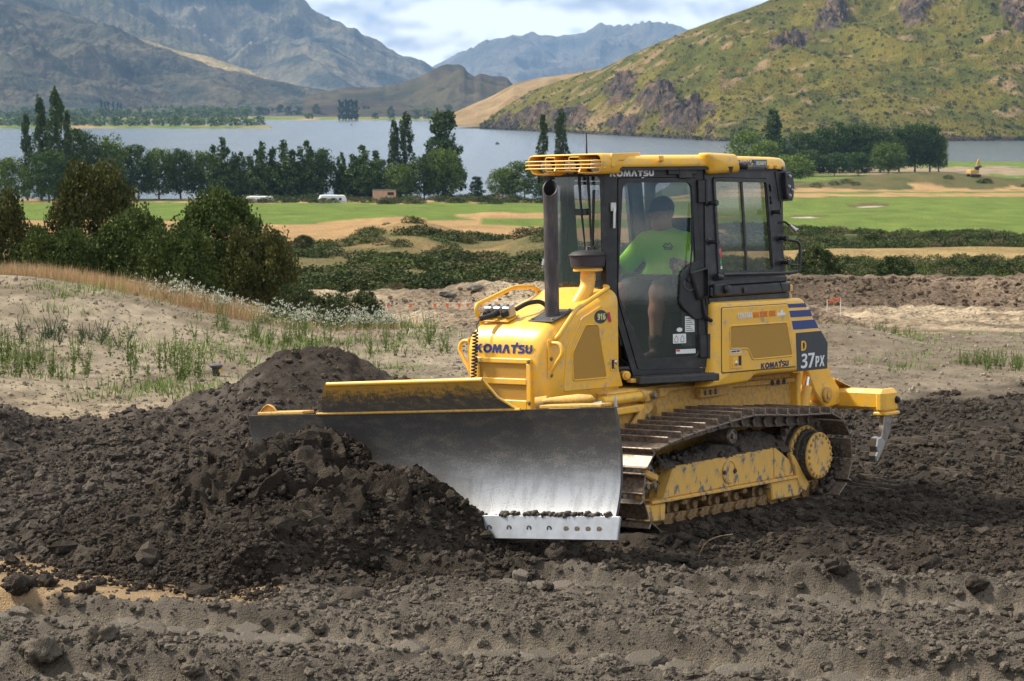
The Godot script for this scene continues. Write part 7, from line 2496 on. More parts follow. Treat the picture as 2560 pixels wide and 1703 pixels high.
	crowns["scrub2"] = crown(702, "dome", 220, 90, 0.026, bcols[2][0], bcols[2][1])
	crowns["scrub3"] = crown(703, "dome", 150, 60, 0.034, bcols[1][0], bcols[2][1])
	trunks["scrub"] = trunk(610, 0.6, 0.03, 9, 0.4)
	var sc := [["scrub0", 228, 396, 290, 70, -3.4, "tall brown green bush, the tallest on the left bank"], ["scrub1", 330, 520, 330, 66, -3.4, "lower bush between the two tallest on the left bank"], ["scrub1", 540, 466, 330, 68, -3.6, "wide dark green bush with two spires on the left bank"], ["scrub0", 640, 560, 240, 66, -3.6, "dark bush at the right end of the thicket"], ["scrub0", -30, 470, 230, 68, -3.2, "brown bush cut by the left edge"], ["scrub1", 130, 560, 260, 64, -3.2, "bush at the foot of the tall brown bush"], ["scrub1", 430, 560, 280, 63, -3.3, "low bush in front of the thicket"],
		["scrub2", 872, 722, 235, 58, -2.9, "rounded grey green shrub beyond the bank"], ["scrub2", 735, 705, 150, 60, -3.0, "small shrub left of the rounded shrub"], ["scrub2", 800, 735, 130, 59, -3.0, "shrub tucked behind the rounded shrub"],
		["scrub3", 972, 628, 100, 140, INF, "left of two dark bushes below the dry grass mound"], ["scrub3", 1048, 634, 105, 138, INF, "right of two dark bushes below the dry grass mound"], ["scrub3", 1320, 636, 130, 135, INF, "dark bush just left of the exhaust stack"],
		["scrub3", 2042, 612, 130, 102, INF, "brown bush right behind the cab guard rail"], ["scrub3", 2092, 652, 60, 105, INF, "small brown bush beside the one behind the cab"], ["scrub3", 2247, 638, 125, 102, INF, "round dark bush on the right below the tan strip"], ["scrub3", 690, 585, 70, 190, INF, "small bush on the dry grass slope"], ["scrub3", 755, 585, 60, 185, INF, "small dark bush right of the one on the dry slope"]]
	for r in sc:
		var x: float = CAM.x + (r[1] - 1280.0) / FPX * r[4]
		var z: float = CAM.z - r[4]
		var y: float = gbase(x, z) if r[5] == INF else minf(r[5], gbase(x, z) - 0.1)
		var h: float = at_px(r[1], r[2], r[4]).y - y
		var o := base("bush", Vector3(x, y, z), r[1] * 0.21)
		var t := inst("stem", trunks["scrub"], M.bark, o)
		t.scale = Vector3(h * 0.6, h, h * 0.6)
		var c := inst("crown", crowns[r[0]], M.leaf, o)
		var w: float = r[3] / FPX * r[4] / 1.22
		c.scale = Vector3(w, h, w)
		tag(o, r[6], "bush", "bushes on the slopes")
	# spires of the wide bush
	for r in [[520, 440, 26, 66], [585, 428, 26, 66]]:
		pass

func tuft(seed_: int, blades: int, h: float, lean: float, w: float, cols: Array) -> ArrayMesh:
	rng.seed = seed_
	var P := PackedVector3Array()
	var C := PackedColorArray()
	for i in blades:
		var a := rng.randf() * TAU
		var o := Vector3(cos(a), 0, sin(a)) * rng.randf() * lean * 0.5
		var d := Vector3(cos(a) * lean * rng.randf(), 1.0, sin(a) * lean * rng.randf())
		var s := Vector3(-sin(a), 0, cos(a)) * w
		var hh := h * rng.randf_range(0.55, 1.1)
		P.append(o - s); P.append(o + s); P.append(o + d * hh * 0.6 + s * 0.7); P.append(o + d * hh)
		var c: Color = cols[rng.randi() % cols.size()]
		for k in 4: C.append(c * rng.randf_range(0.8, 1.2))
	return leaf_arrays(P, C)

func weed(seed_: int, h: float, leafc: Array, flower: int) -> ArrayMesh:
	rng.seed = seed_
	var P := PackedVector3Array()
	var C := PackedColorArray()
	for s in 7:
		var a := rng.randf() * TAU
		var tip := Vector3(cos(a) * 0.65 * h * rng.randf(), h * rng.randf_range(0.4, 1.1), sin(a) * 0.65 * h * rng.randf())
		var sd := Vector3(-sin(a), 0, cos(a)) * 0.004
		P.append(-sd); P.append(sd); P.append(tip + sd); P.append(tip - sd)
		for k in 4: C.append(leafc[0])
		if flower < 2:
			for k in 15:
				var t := rng.randf_range(0.15, 1.0)
				add_leaf(P, C, tip * t, rdir() + Vector3(0, 0.6, 0), h * 0.085 * (1.2 - t * 0.7), leafc[rng.randi() % leafc.size()] * rng.randf_range(0.8, 1.2), 0.32)
		if flower > 0:
			for k in 6:
				add_leaf(P, C, tip + rdir() * Vector3(0.03, 0.012, 0.03), rdir() + Vector3(0, 0.5, 0), 0.022, Color(0.52, 0.51, 0.44) * rng.randf_range(0.75, 1.0), 0.6)
	return leaf_arrays(P, C)

func make_herbs() -> void:
	var tanc := [Color(0.44, 0.28, 0.16), Color(0.52, 0.37, 0.23), Color(0.36, 0.22, 0.12), Color(0.44, 0.35, 0.20)]
	var grn := [Color(0.12, 0.155, 0.05), Color(0.17, 0.21, 0.07), Color(0.09, 0.12, 0.042)]
	var meshes := {"dry": tuft(1, 16, 0.24, 0.5, 0.0035, tanc), "green": tuft(2, 22, 0.12, 0.9, 0.006, [Color(0.10, 0.17, 0.035), Color(0.15, 0.21, 0.05)]), "weed": weed(3, 0.62, grn, 0), "weed2": weed(4, 0.45, grn, 0), "flower": weed(5, 0.36, [Color(0.10, 0.12, 0.05), Color(0.12, 0.14, 0.05)], 2), "grey": weed(6, 0.26, [Color(0.06, 0.085, 0.045), Color(0.085, 0.11, 0.06)], 0)}
	var xs := {}
	for k in meshes: xs[k] = []
	rng.seed = 88
	var drop := func(k: String, x: float, D: float, s: float) -> void:
		var z := CAM.z - D
		var y := ground_y(x, z)
		xs[k].append(Transform3D(Basis(Vector3.UP, rng.randf() * TAU).scaled(Vector3(s, s * rng.randf_range(0.8, 1.25), s)), Vector3(x, y - 0.01, z)))
	for i in 1000:
		var x := rng.randf_range(-13.0, -5.6)
		var D := rng.randf_range(43.8, 46.6) - 0.35 * (x + 9.0)
		drop.call("dry", x, minf(D, 47.8), rng.randf_range(0.7, 1.25))
	for i in 800:
		var x := rng.randf_range(-10.8, -2.4)
		var D := rng.randf_range(30.0, 44.0)
		if n_mid.get_noise_2d(x * 0.45, D * 0.45) < rng.randf_range(-0.1, 0.5): continue
		drop.call("green", x, D, rng.randf_range(0.6, 1.7))
	for i in 150:
		var x := rng.randf_range(-10.5, -5.2)
		var D := 33.4 + rng.randf_range(-1.7, 1.7) + 0.10 * (x + 8.0)
		if n_mid.get_noise_2d(x * 0.4 + 3.0, D * 0.4) < rng.randf_range(-0.6, 0.2): continue
		drop.call("weed" if rng.randf() < 0.55 else "weed2", x, D, rng.randf_range(0.4, 1.0))
	for i in 260:
		var t := rng.randf()
		var x := lerpf(-7.4, -2.9, t) + rng.randf_range(-0.5, 0.5)
		var D := 44.2 - 0.35 * (x + 5.0) + rng.randf_range(-1.6, 1.4)
		if n_mid.get_noise_2d(x * 0.8 + 13.0, D * 0.4) < rng.randf_range(-0.5, 0.35): continue
		drop.call("flower", x, D, rng.randf_range(0.7, 1.2))
		if rng.randf() < 0.5: drop.call("dry", x + rng.randf_range(-0.3, 0.3), D - 0.4, rng.randf_range(0.5, 0.9))
	for i in 260:
		var x := rng.randf_range(-6.0, -1.2)
		var D := rng.randf_range(37.0, 41.5)
		if n_mid.get_noise_2d(x * 0.5 + 21.0, D * 0.5) < 0.0: continue
		drop.call("weed2" if rng.randf() < 0.4 else "green", x, D, rng.randf_range(0.5, 1.0))
	for i in 26: drop.call("grey", rng.randf_range(-8.7, -6.8), rng.randf_range(36.0, 37.4), rng.randf_range(0.9, 1.4))
	for i in 16: drop.call("grey", rng.randf_range(-10.6, -9.8), rng.randf_range(38.0, 39.4), rng.randf_range(1.0, 1.5))
	# right side: sparse growth on the sand, denser far right
	for i in 420:
		var x := rng.randf_range(2.3, 8.2)
		var D := rng.randf_range(30.0, 45.0)
		if n_mid.get_noise_2d(x * 0.6 + 50.0, D * 0.5) < rng.randf_range(-0.05, 0.6): continue
		drop.call("green", x, D, rng.randf_range(0.5, 1.1))
	for i in 150:
		var x := rng.randf_range(5.4, 9.0)
		var D := 33.0 + rng.randf_range(-1.0, 1.0) + 0.4 * (8.0 - x)
		drop.call("weed2", x, D, rng.randf_range(0.3, 0.7))
	for i in 40:
		drop.call("weed2", 5.6 + rng.randf_range(-1.0, 1.0), 45.5 - 0.5 * rng.randf(), rng.randf_range(0.3, 0.6))
	var labels := {"dry": "tall reddish dry grass along the left crest", "green": "low green plants dotted over the sand", "weed": "leafy weeds growing in a patch on the left sand", "weed2": "smaller weeds among the leafy patch and on the right", "flower": "white flowering weeds along the crest of the bank", "grey": "grey green herbs on the left sand"}
	for k in meshes: scatter(k + "_plants" if k != "dry" else "dry_grass", meshes[k], M.leaf, xs[k], [], labels[k])
	# scrub covering the slopes of the middle distance, one mass of clumps
	rng.seed = 505
	var balls := [leaf_ball(21, 620, 0.115), leaf_ball(22, 620, 0.115)]
	var bx := [[], []]
	var bc := [[], []]
	for i in 9000:
		var D := 50.0 * pow(640.0 / 50.0, rng.randf())
		var u := rng.randf_range(560.0, 2640.0)
		var x := CAM.x + (u - 1280.0) / FPX * D
		var z := CAM.z - D
		var w := n_warp.get_noise_2d(x * 0.25, z * 0.12)
		var w2 := n_lo.get_noise_2d(x * 6.0, z * 2.0)
		var d := D * (1.0 + 0.10 * w)
		var s := 0.0
		var right := u > 1800.0
		if not right:
			if d > 95.0 and d < 112.0: s = 0.62
			elif d >= 112.0 and d < 205.0 and w2 + 0.5 * w > rng.randf_range(-0.1, 0.5): s = 0.75
			elif d > 540.0 and d < 606.0 and u < 1420: s = 1.5
		else:
			if d > 108.0 and d < 141.0 and w2 > rng.randf_range(-0.7, 0.1): s = 0.5
			elif d > 172.0 and d < 256.0: s = 0.72 if w2 > rng.randf_range(-0.6, 0.0) else 0.4
			elif D > 625.0 and D < 690.0 and w2 > -0.05: s = 1.3
		if s == 0.0: continue
		s *= rng.randf_range(0.5, 1.15)
		var k := rng.randi() % 2
		bx[k].append(Transform3D(Basis(Vector3.UP, rng.randf() * TAU).scaled(Vector3(s * 1.4, s * 0.85, s * 1.4)), Vector3(x, gbase(x, z) + s * 0.25, z)))
		bc[k].append(Color(0.032, 0.046, 0.014).lerp(Color(0.095, 0.115, 0.035), pow(rng.randf(), 1.6)) if rng.randf() < 0.85 else Color(0.12, 0.10, 0.05))
	for k in 2: scatter("scrub_cover", balls[k], M.leaf, bx[k], bc[k], "low green scrub covering the slopes above the golf turf")
	# stones and clods on the spoil bank and in the pit
	var rk := [clod_mesh(71, 4, 0.7), clod_mesh(72, 4, 0.6)]
	var rx := [[], []]
	var rc := [[], []]
	for i in 2200:
		var right := rng.randf() < 0.45
		var D := rng.randf_range(75.0, 84.0) if right else rng.randf_range(56.0, 92.0)
		var u := rng.randf_range(1880.0, 2620.0) if right else rng.randf_range(900.0, 1400.0)
		var x := CAM.x + (u - 1280.0) / FPX * D
		var z := CAM.z - D
		if not right and bump(x - 0.2, 2.6) * bump(D - 88.0, 6.0) + bump(x + 2.6, 2.2) * bump(D - 84.0, 5.0) + bump(x + 4.2, 1.8) * bump(D - 80.0, 4.0) < rng.randf() * 0.6 and rng.randf() > 0.06: continue
		var r := 0.02 + 0.09 * pow(rng.randf(), 6.0)
		var k := rng.randi() % 2
		rx[k].append(Transform3D(rnd_basis(r), Vector3(x, gbase(x, z) + r * 0.3 + 0.05, z)))
		rc[k].append(Color(0.11, 0.08, 0.055).lerp(Color(0.19, 0.145, 0.10), rng.randf()) if right else Color(0.17, 0.13, 0.09).lerp(Color(0.36, 0.29, 0.21), rng.randf()))
	for k in 2: scatter("rubble", rk[k], M.soil_clod, rx[k], rc[k], "stones and clods on the spoil heaps in the middle distance")

# ------------------------------------------------------------------ small things of the place
func on_ground(u: float, D: float) -> Vector3:
	var x := CAM.x + (u - 1280.0) / FPX * D
	var z := CAM.z - D
	return Vector3(x, ground_y(x, z) if D < 48.0 else gbase(x, z), z)

func make_things() -> void:
	# survey receiver left on the sand
	var o := base("survey_marker", on_ground(531, 33.6), 0.5)
	tag(o, "small black and yellow survey marker standing on the sand behind the mound", "marker")
	inst("peg", Geo.new().lathe(Vector3.ZERO, Vector3.UP, [[0.04, 0.0], [0.055, 0.02], [0.05, 0.06]], 14).done(), M.rubber, o)
	inst("body", Geo.new().lathe(Vector3(0, 0.05, 0), Vector3.UP, [[0.05, 0.0], [0.062, 0.01], [0.062, 0.06], [0.088, 0.072], [0.09, 0.10], [0.07, 0.112], [0.0, 0.114]], 20).done(), M.dark_grey, o)
	inst("yellow_plate", Geo.new().box(Vector3(0.035, 0.075, 0.052), Vector3(0.045, 0.05, 0.02), 0.005).done(), M.decal_yellow, o)
	# pennant line in the pit
	var fl := base("pennant_line", on_ground(1100, 74.0))
	tag(fl, "line of small orange pennants strung across the pit left of the hood", "pennant line")
	var inv := fl.transform.affine_inverse()
	var top := func(u: float, v: float) -> Vector3: return inv * at_px(u, v, 74.0)
	for u in [963, 1163, 1330]:
		var a: Vector3 = top.call(u, 752)
		var b: Vector3 = inv * on_ground(u, 74.0)
		inst("stake", Geo.new().tube(PackedVector3Array([b, a]), 0.011, 6).done(), M.white_paint, fl)
	inst("cord", Geo.new().tube(PackedVector3Array([top.call(963, 756), top.call(1060, 758), top.call(1163, 756), top.call(1250, 758), top.call(1330, 756)]), 0.003, 5).done(), M.white_paint, fl)
	for u in [968, 1025, 1086, 1117, 1147, 1169, 1202, 1240]:
		var a: Vector3 = top.call(u - 5, 758)
		var b: Vector3 = top.call(u + 5, 758)
		var c: Vector3 = top.call(u, 772)
		inst("pennant", Geo.new().prism(PackedVector2Array([Vector2(a.x, a.y), Vector2(b.x, b.y), Vector2(c.x, c.y)]), Vector3(0, 0, a.z), Vector3.RIGHT, Vector3.UP, 0.004, 0.0).done(), M.marker_orange, fl)
	# marker tape on the right
	var tp := base("marker_tape", on_ground(2095, 56.0))
	tag(tp, "orange flagging tape on two thin pegs behind the ripper", "marker tape")
	inv = tp.transform.affine_inverse()
	for u in [2076, 2110]: inst("peg", Geo.new().tube(PackedVector3Array([inv * on_ground(u, 56.0), inv * (on_ground(u, 56.0) + Vector3(0, 0.30 if u == 2076 else 0.45, 0))]), 0.008, 5).done(), M.white_paint, tp)
	var rib := PackedVector3Array()
	for k in 9: rib.append(inv * (on_ground(2076 + k * 4.25, 56.0) + Vector3(0, 0.24 + 0.022 * k + 0.03 * sin(k * 1.9), 0.0)))
	for k in 8:
		var w := Vector3(0, 0.055 + 0.02 * sin(k * 2.3), 0.012)
		inst("ribbon", Geo.new().box((rib[k] + rib[k + 1]) * 0.5, Vector3(rib[k].distance_to(rib[k + 1]), w.y, 0.006), 0.0, Basis(Vector3(0, 0, 1), 0.35 + 0.5 * sin(k * 1.7))).done(), M.marker_orange, tp)
	# pale boulders
	var bl := [[1115, 756, 84.0, 0.26, "pale boulder at the foot of the rubble heaps in the pit"], [1185, 742, 86.0, 0.22, "smaller pale boulder on the slope of the rubble heaps"], [1255, 880, 40.0, 0.0, ""]]
	for i in 2:
		var b: Array = bl[i]
		var q := inst("boulder", clod_mesh(90 + i, 10, 0.7), tint("boulder_%d" % i, Color(0.34, 0.30, 0.24)))
		q.position = on_ground(b[0], b[2]) + Vector3(0, 0.1, 0)
		q.scale = Vector3(b[3] * 1.2, b[3] * 0.8, b[3])
		tag(q, b[4], "boulder", "pale boulders in the pit")
	# white post
	var ps := base("white_post", on_ground(1353, 112.0))
	tag(ps, "thin leaning white post in the scrub left of the exhaust stack", "post")
	inst("shaft", Geo.new().box(Vector3(0.05, 0.45, 0), Vector3(0.10, 0.9, 0.05), 0.01, Basis(Vector3(0, 0, 1), -0.2)).done(), M.white_paint, ps)
	inst("cap", Geo.new().box(Vector3(0.14, 0.90, 0), Vector3(0.11, 0.06, 0.06), 0.01, Basis(Vector3(0, 0, 1), -0.2)).done(), M.interior_grey, ps)
	make_cabin()
	make_caravan(on_ground(828, 548.0) + Vector3(0, -0.9, 0), 0.15, "white caravan with three windows parked under the lakeside trees")
	make_caravan(on_ground(645, 552.0) + Vector3(0, -1.2, 0), -0.1, "white caravan half hidden at the left end of the lakeside track")
	make_van(on_ground(2238, 735.0), 0.1)
	make_excavator(on_ground(2440, 648.0))
	make_boat(Vector3(CAM.x + (1243 - 1280.0) / FPX * 1470.0, LAKE, CAM.z - 1470.0), 2.3, "small grey boat on open water left of the cab")
	make_boat(Vector3(CAM.x + (877 - 1280.0) / FPX * 2850.0, LAKE, CAM.z - 2850.0), 2.6, "tiny dark boat far out below the lake poplars")
	# dry stalks lying on the soil
	var st := [[1745, 1395, 0.16, "thin dry stalk standing at an angle on the dried soil"], [1880, 1645, 0.12, "curled dry stalk lying in the lower right foreground"]]
	for i in 2:
		var w := at_px(st[i][0], st[i][1], 15.0)
		var dir := (w - CAM).normalized()
		var t := 10.0
		while t < 24.0:
			var q := CAM + dir * t
			if q.y < ground_y(q.x, q.z): break
			t += 0.02
		var p := CAM + dir * t
		var k := inst("dry_stalk", Geo.new().tube(rpath([Vector3(0, -0.02, 0), Vector3(0.06, 0.10 - 0.06 * i, 0.0), Vector3(0.14, 0.14 - 0.12 * i, 0.02), Vector3(0.24, 0.15 - 0.13 * i, 0.0)], 0.05), 0.004, 5).done(), tint("stalk_%d" % i, Color(0.42, 0.32, 0.18)))
		k.position = p
		tag(k, st[i][3], "stalk")

func make_cabin() -> void:
	var p := on_ground(959, 575.0)
	var o := base("timber_cabin", p, 0.05)
	tag(o, "small flat roofed timber cabin by the lakeside trees", "cabin")
	tri_tex(mat("cladding", Color.WHITE, 0.8), ntex(0.03, 92, [[0.0, lin(0.42, 0.27, 0.17)], [1.0, lin(0.56, 0.38, 0.26)]], 128), 3.0)
	inst("wall", Geo.new().box(Vector3(0, 1.2, 0), Vector3(5.4, 2.5, 2.4), 0.02).done(), M.cladding, o)
	for k in 18:
		inst("board", Geo.new().box(Vector3(-2.6 + k * 0.306, 1.2, 1.22), Vector3(0.27, 2.44, 0.05 + 0.015 * (k % 3)), 0.01).done(), M.cladding, o)
	inst("roof", Geo.new().box(Vector3(0, 2.5, 0), Vector3(5.6, 0.12, 2.7), 0.02).done(), M.dark_grey, o)
	inst("window_frame", Geo.new().ring(v2([[0.75, 1.3], [2.25, 1.3], [2.25, 2.0], [0.75, 2.0]]), v2([[0.82, 1.37], [2.18, 1.37], [2.18, 1.93], [0.82, 1.93]]), Vector2(1.5, 1.65), Vector3(0, 0, 1.27), Vector3.RIGHT, Vector3.UP, 0.05, 24).done(), M.rubber, o)
	inst("window_pane", Geo.new().box(Vector3(1.5, 1.65, 1.28), Vector3(1.36, 0.56, 0.02), 0.0).done(), M.rubber, o)

func make_caravan(p: Vector3, turn: float, label: String) -> void:
	var o := base("caravan", p, turn)
	tag(o, label, "caravan", "caravans by the lake")
	inst("body", Geo.new().prism(rounded(v2([[-3.0, 0.5], [3.0, 0.5], [3.2, 1.3], [2.8, 2.5], [-2.6, 2.55], [-3.2, 1.4]]), 0.25), Vector3(0, 0, -1.1), Vector3.RIGHT, Vector3.UP, 2.2, 0.08).done(), M.white_paint, o)
	for x in [-1.9, 0.1, 1.7]:
		inst("window", Geo.new().box(Vector3(x, 1.65, 1.105), Vector3(0.95 if x != 1.7 else 0.6, 0.6, 0.02), 0.0).done(), M.rubber, o)
	inst("stripe", Geo.new().box(Vector3(0, 1.05, 1.105), Vector3(5.6, 0.08, 0.012), 0.0).done(), M.interior_grey, o)
	for x in [-0.4, 0.45]:
		inst("wheel", Geo.new().lathe(Vector3(x, 0.33, 0.85), Vector3(0, 0, 1), [[0.0, 0.0], [0.33, 0.0], [0.33, 0.2], [0.2, 0.22], [0.0, 0.2]], 16).done(), M.rubber, o)
	inst("drawbar", Geo.new().box(Vector3(-3.6, 0.5, 0), Vector3(1.2, 0.1, 0.12), 0.02).done(), M.dark_grey, o)

func make_van(p: Vector3, turn: float) -> void:
	var o := base("parked_car", p, turn)
	tag(o, "small white car parked on the gravel beyond the right fairway", "car")
	inst("body", Geo.new().prism(rounded(v2([[-2.1, 0.35], [2.1, 0.35], [2.15, 0.85], [1.2, 0.95], [0.6, 1.5], [-1.4, 1.5], [-2.1, 0.95]]), 0.12), Vector3(0, 0, -0.85), Vector3.RIGHT, Vector3.UP, 1.7, 0.08).done(), M.white_paint, o)
	inst("window", Geo.new().prism(v2([[-1.7, 0.98], [0.95, 0.98], [0.5, 1.4], [-1.3, 1.4]]), Vector3(0, 0, 0.852), Vector3.RIGHT, Vector3.UP, 0.01, 0.0).done(), M.rubber, o)
	for x in [-1.3, 1.3]: inst("wheel", Geo.new().lathe(Vector3(x, 0.34, 0.68), Vector3(0, 0, 1), [[0.0, 0.0], [0.34, 0.0], [0.34, 0.2], [0.2, 0.22], [0.0, 0.2]], 16).done(), M.rubber, o)

func make_excavator(p: Vector3) -> void:
	var o := base("excavator", p, 0.4)
	tag(o, "distant yellow excavator on the dark mound at the far right", "excavator")
	var y: Material = M.yellow_dirty
	for z in [-0.9, 0.9]:
		inst("track", Geo.new().prism(rounded(v2([[-1.6, 0.0], [1.6, 0.0], [1.6, 0.7], [-1.6, 0.7]]), 0.34), Vector3(0, 0, z - 0.25), Vector3.RIGHT, Vector3.UP, 0.5, 0.03).done(), M.rubber, o)
	inst("house", Geo.new().box(Vector3(-0.3, 1.35, 0), Vector3(2.6, 1.0, 2.2), 0.1).done(), y, o)
	inst("cab", Geo.new().box(Vector3(0.5, 2.0, 0.65), Vector3(1.1, 1.5, 0.8), 0.1).done(), M.rubber, o)
	inst("boom", Geo.new().tube(PackedVector3Array([Vector3(0.6, 1.4, 0), Vector3(1.0, 3.4, 0), Vector3(1.4, 4.6, 0.1)]), 0.28, 8, 0.2).done(), y, o)
	inst("arm", Geo.new().tube(PackedVector3Array([Vector3(1.4, 4.7, 0.1), Vector3(1.7, 3.0, 0.2)]), 0.2, 8, 0.14).done(), y, o)
	inst("bucket", Geo.new().prism(v2([[1.5, 3.0], [2.0, 3.0], [2.1, 2.5], [1.7, 2.3], [1.4, 2.6]]), Vector3(0, 0, -0.3), Vector3.RIGHT, Vector3.UP, 0.8, 0.04).done(), M.dark_grey, o)

func make_boat(p: Vector3, l: float, label: String) -> void:
	var o := base("boat", p, 0.3)
	tag(o, label, "boat", "boats on the lake")
	var g := Geo.new().smooth(1)
	var rings := []
	for k in 7:
		var t := k / 6.0
		var w := 0.85 * (1.0 - pow(t, 2.5)) + 0.03
		rings.append(PackedVector3Array([Vector3(lerpf(-l * 0.5, l * 0.6, t), 0.62 + 0.15 * t, -w), Vector3(lerpf(-l * 0.5, l * 0.55, t), -0.1, -w * 0.6), Vector3(lerpf(-l * 0.5, l * 0.55, t), -0.1, w * 0.6), Vector3(lerpf(-l * 0.5, l * 0.6, t), 0.62 + 0.15 * t, w)]))
	g.loft(rings, true, true)
	inst("hull", g.done(), M.interior_grey, o)
	inst("cabin", Geo.new().prism(rounded(v2([[-l * 0.25, 0.6], [l * 0.25, 0.6], [l * 0.12, 1.35], [-l * 0.25, 1.35]]), 0.1), Vector3(0, 0, -0.6), Vector3.RIGHT, Vector3.UP, 1.2, 0.05).done(), M.dark_grey, o)
	inst("cabin_window", Geo.new().box(Vector3(-0.05, 1.05, 0.605), Vector3(l * 0.28, 0.3, 0.02), 0.0).done(), M.decal_white, o)

# ------------------------------------------------------------------ the operator: one field of tapered bones, meshed as surface nets
func sdf_mesh(g: Geo, bones: Array, k: float, cell: float) -> void:
	var lo := Vector3.INF
	var hi := -Vector3.INF
	for b in bones:
		var rr := Vector3.ONE * (maxf(b[2], b[3]) + k + cell * 2.0)
		lo = lo.min(b[0] - rr).min(b[1] - rr)
		hi = hi.max(b[0] + rr).max(b[1] + rr)
	var n := Vector3i(((hi - lo) / cell).ceil()) + Vector3i.ONE
	var f := PackedFloat32Array()
	f.resize(n.x * n.y * n.z)
	f.fill(1.0)
	for b in bones:
		var A: Vector3 = b[0]
		var B: Vector3 = b[1]
		var ra: float = b[2]
		var rb: float = b[3]
		var ab := B - A
		var l2 := maxf(ab.length_squared(), 1e-9)
		var pad := Vector3.ONE * (maxf(ra, rb) + k + cell * 2.0)
		var i0 := Vector3i(((A.min(B) - pad - lo) / cell).floor()).max(Vector3i.ZERO)
		var i1 := Vector3i(((A.max(B) + pad - lo) / cell).ceil()).min(n - Vector3i.ONE)
		for z in range(i0.z, i1.z + 1):
			for y in range(i0.y, i1.y + 1):
				var row := (z * n.y + y) * n.x
				for x in range(i0.x, i1.x + 1):
					var p := lo + Vector3(x, y, z) * cell
					var t := clampf((p - A).dot(ab) / l2, 0.0, 1.0)
					var d := p.distance_to(A + ab * t) - lerpf(ra, rb, t)
					var e := f[row + x]
					var h := maxf(k - absf(d - e), 0.0) / k
					f[row + x] = minf(d, e) - h * h * k * 0.25
	var id := PackedInt32Array()
	id.resize(n.x * n.y * n.z)
	id.fill(-1)
	var P := PackedVector3Array()
	var sx := 1
	var sy := n.x
	var sz := n.x * n.y
	var corner := [0, sx, sy, sx + sy, sz, sx + sz, sy + sz, sx + sy + sz]
	var edges := [[0, 1], [2, 3], [4, 5], [6, 7], [0, 2], [1, 3], [4, 6], [5, 7], [0, 4], [1, 5], [2, 6], [3, 7]]
	for z in n.z - 1:
		for y in n.y - 1:
			for x in n.x - 1:
				var a := (z * n.y + y) * n.x + x
				if absf(f[a]) > cell * 2.0: continue
				var neg := 0
				for c in 8: if f[a + corner[c]] < 0.0: neg += 1
				if neg == 0 or neg == 8: continue
				var s := Vector3.ZERO
				var m := 0
				for e in edges:
					var v0 := f[a + corner[e[0]]]
					var v1 := f[a + corner[e[1]]]
					if (v0 < 0.0) != (v1 < 0.0):
						var t := v0 / (v0 - v1)
						s += Vector3(e[0] & 1, (e[0] >> 1) & 1, e[0] >> 2).lerp(Vector3(e[1] & 1, (e[1] >> 1) & 1, e[1] >> 2), t)
						m += 1
				id[a] = P.size()
				P.append(lo + (Vector3(x, y, z) + s / m) * cell)
	g.smooth(1)
	for z in range(1, n.z - 1):
		for y in range(1, n.y - 1):
			for x in range(1, n.x - 1):
				var a := (z * n.y + y) * n.x + x
				if absf(f[a]) > cell * 2.0: continue
				var i := f[a] < 0.0
				for ax in 3:
					var st: int = [sx, sy, sz][ax]
					if i == (f[a + st] < 0.0): continue
					var u: int = [sy, sz, sx][ax]
					var v: int = [sz, sx, sy][ax]
					var q := [id[a], id[a - u], id[a - u - v], id[a - v]]
					if q.min() < 0: continue
					if i: g.quad(P[q[0]], P[q[1]], P[q[2]], P[q[3]])
					else: g.quad(P[q[0]], P[q[3]], P[q[2]], P[q[1]])

func hand_bones(wrist: Vector3, dirv: Vector3, across: Vector3, down: Vector3, s: float) -> Array:
	# fingers curl down round the lever's grip; the thumb leaves the side of the palm
	var b := []
	var d := dirv.normalized()
	var palm := wrist + d * 0.05
	b.append([wrist, palm, 0.026, 0.027])
	for k in 4:
		var o := across * (0.030 - k * 0.020)
		var root := palm + d * 0.028 + o
		var l: float = [0.036, 0.040, 0.037, 0.029][k]
		var j1 := root + (d * 0.75 + down * 0.65).normalized() * l
		var j2 := j1 + (d * -0.15 + down).normalized() * l * 0.75
		var j3 := j2 + (d * -0.9 + down * 0.4).normalized() * l * 0.6
		b.append([palm + o * 0.8, root, 0.014, 0.0115])
		b.append([root, j1, 0.0105, 0.0095])
		b.append([j1, j2, 0.0095, 0.0085])
		b.append([j2, j3, 0.0085, 0.0075])
	var tb := wrist + d * 0.02 + across * 0.026 * s
	var t1 := tb + (d * 0.7 + across * 0.6 * s + down * 0.2).normalized() * 0.04
	b.append([tb, t1, 0.014, 0.0115])
	b.append([t1, t1 + (d * 0.9 + down * 0.4).normalized() * 0.032, 0.0105, 0.009])
	return b

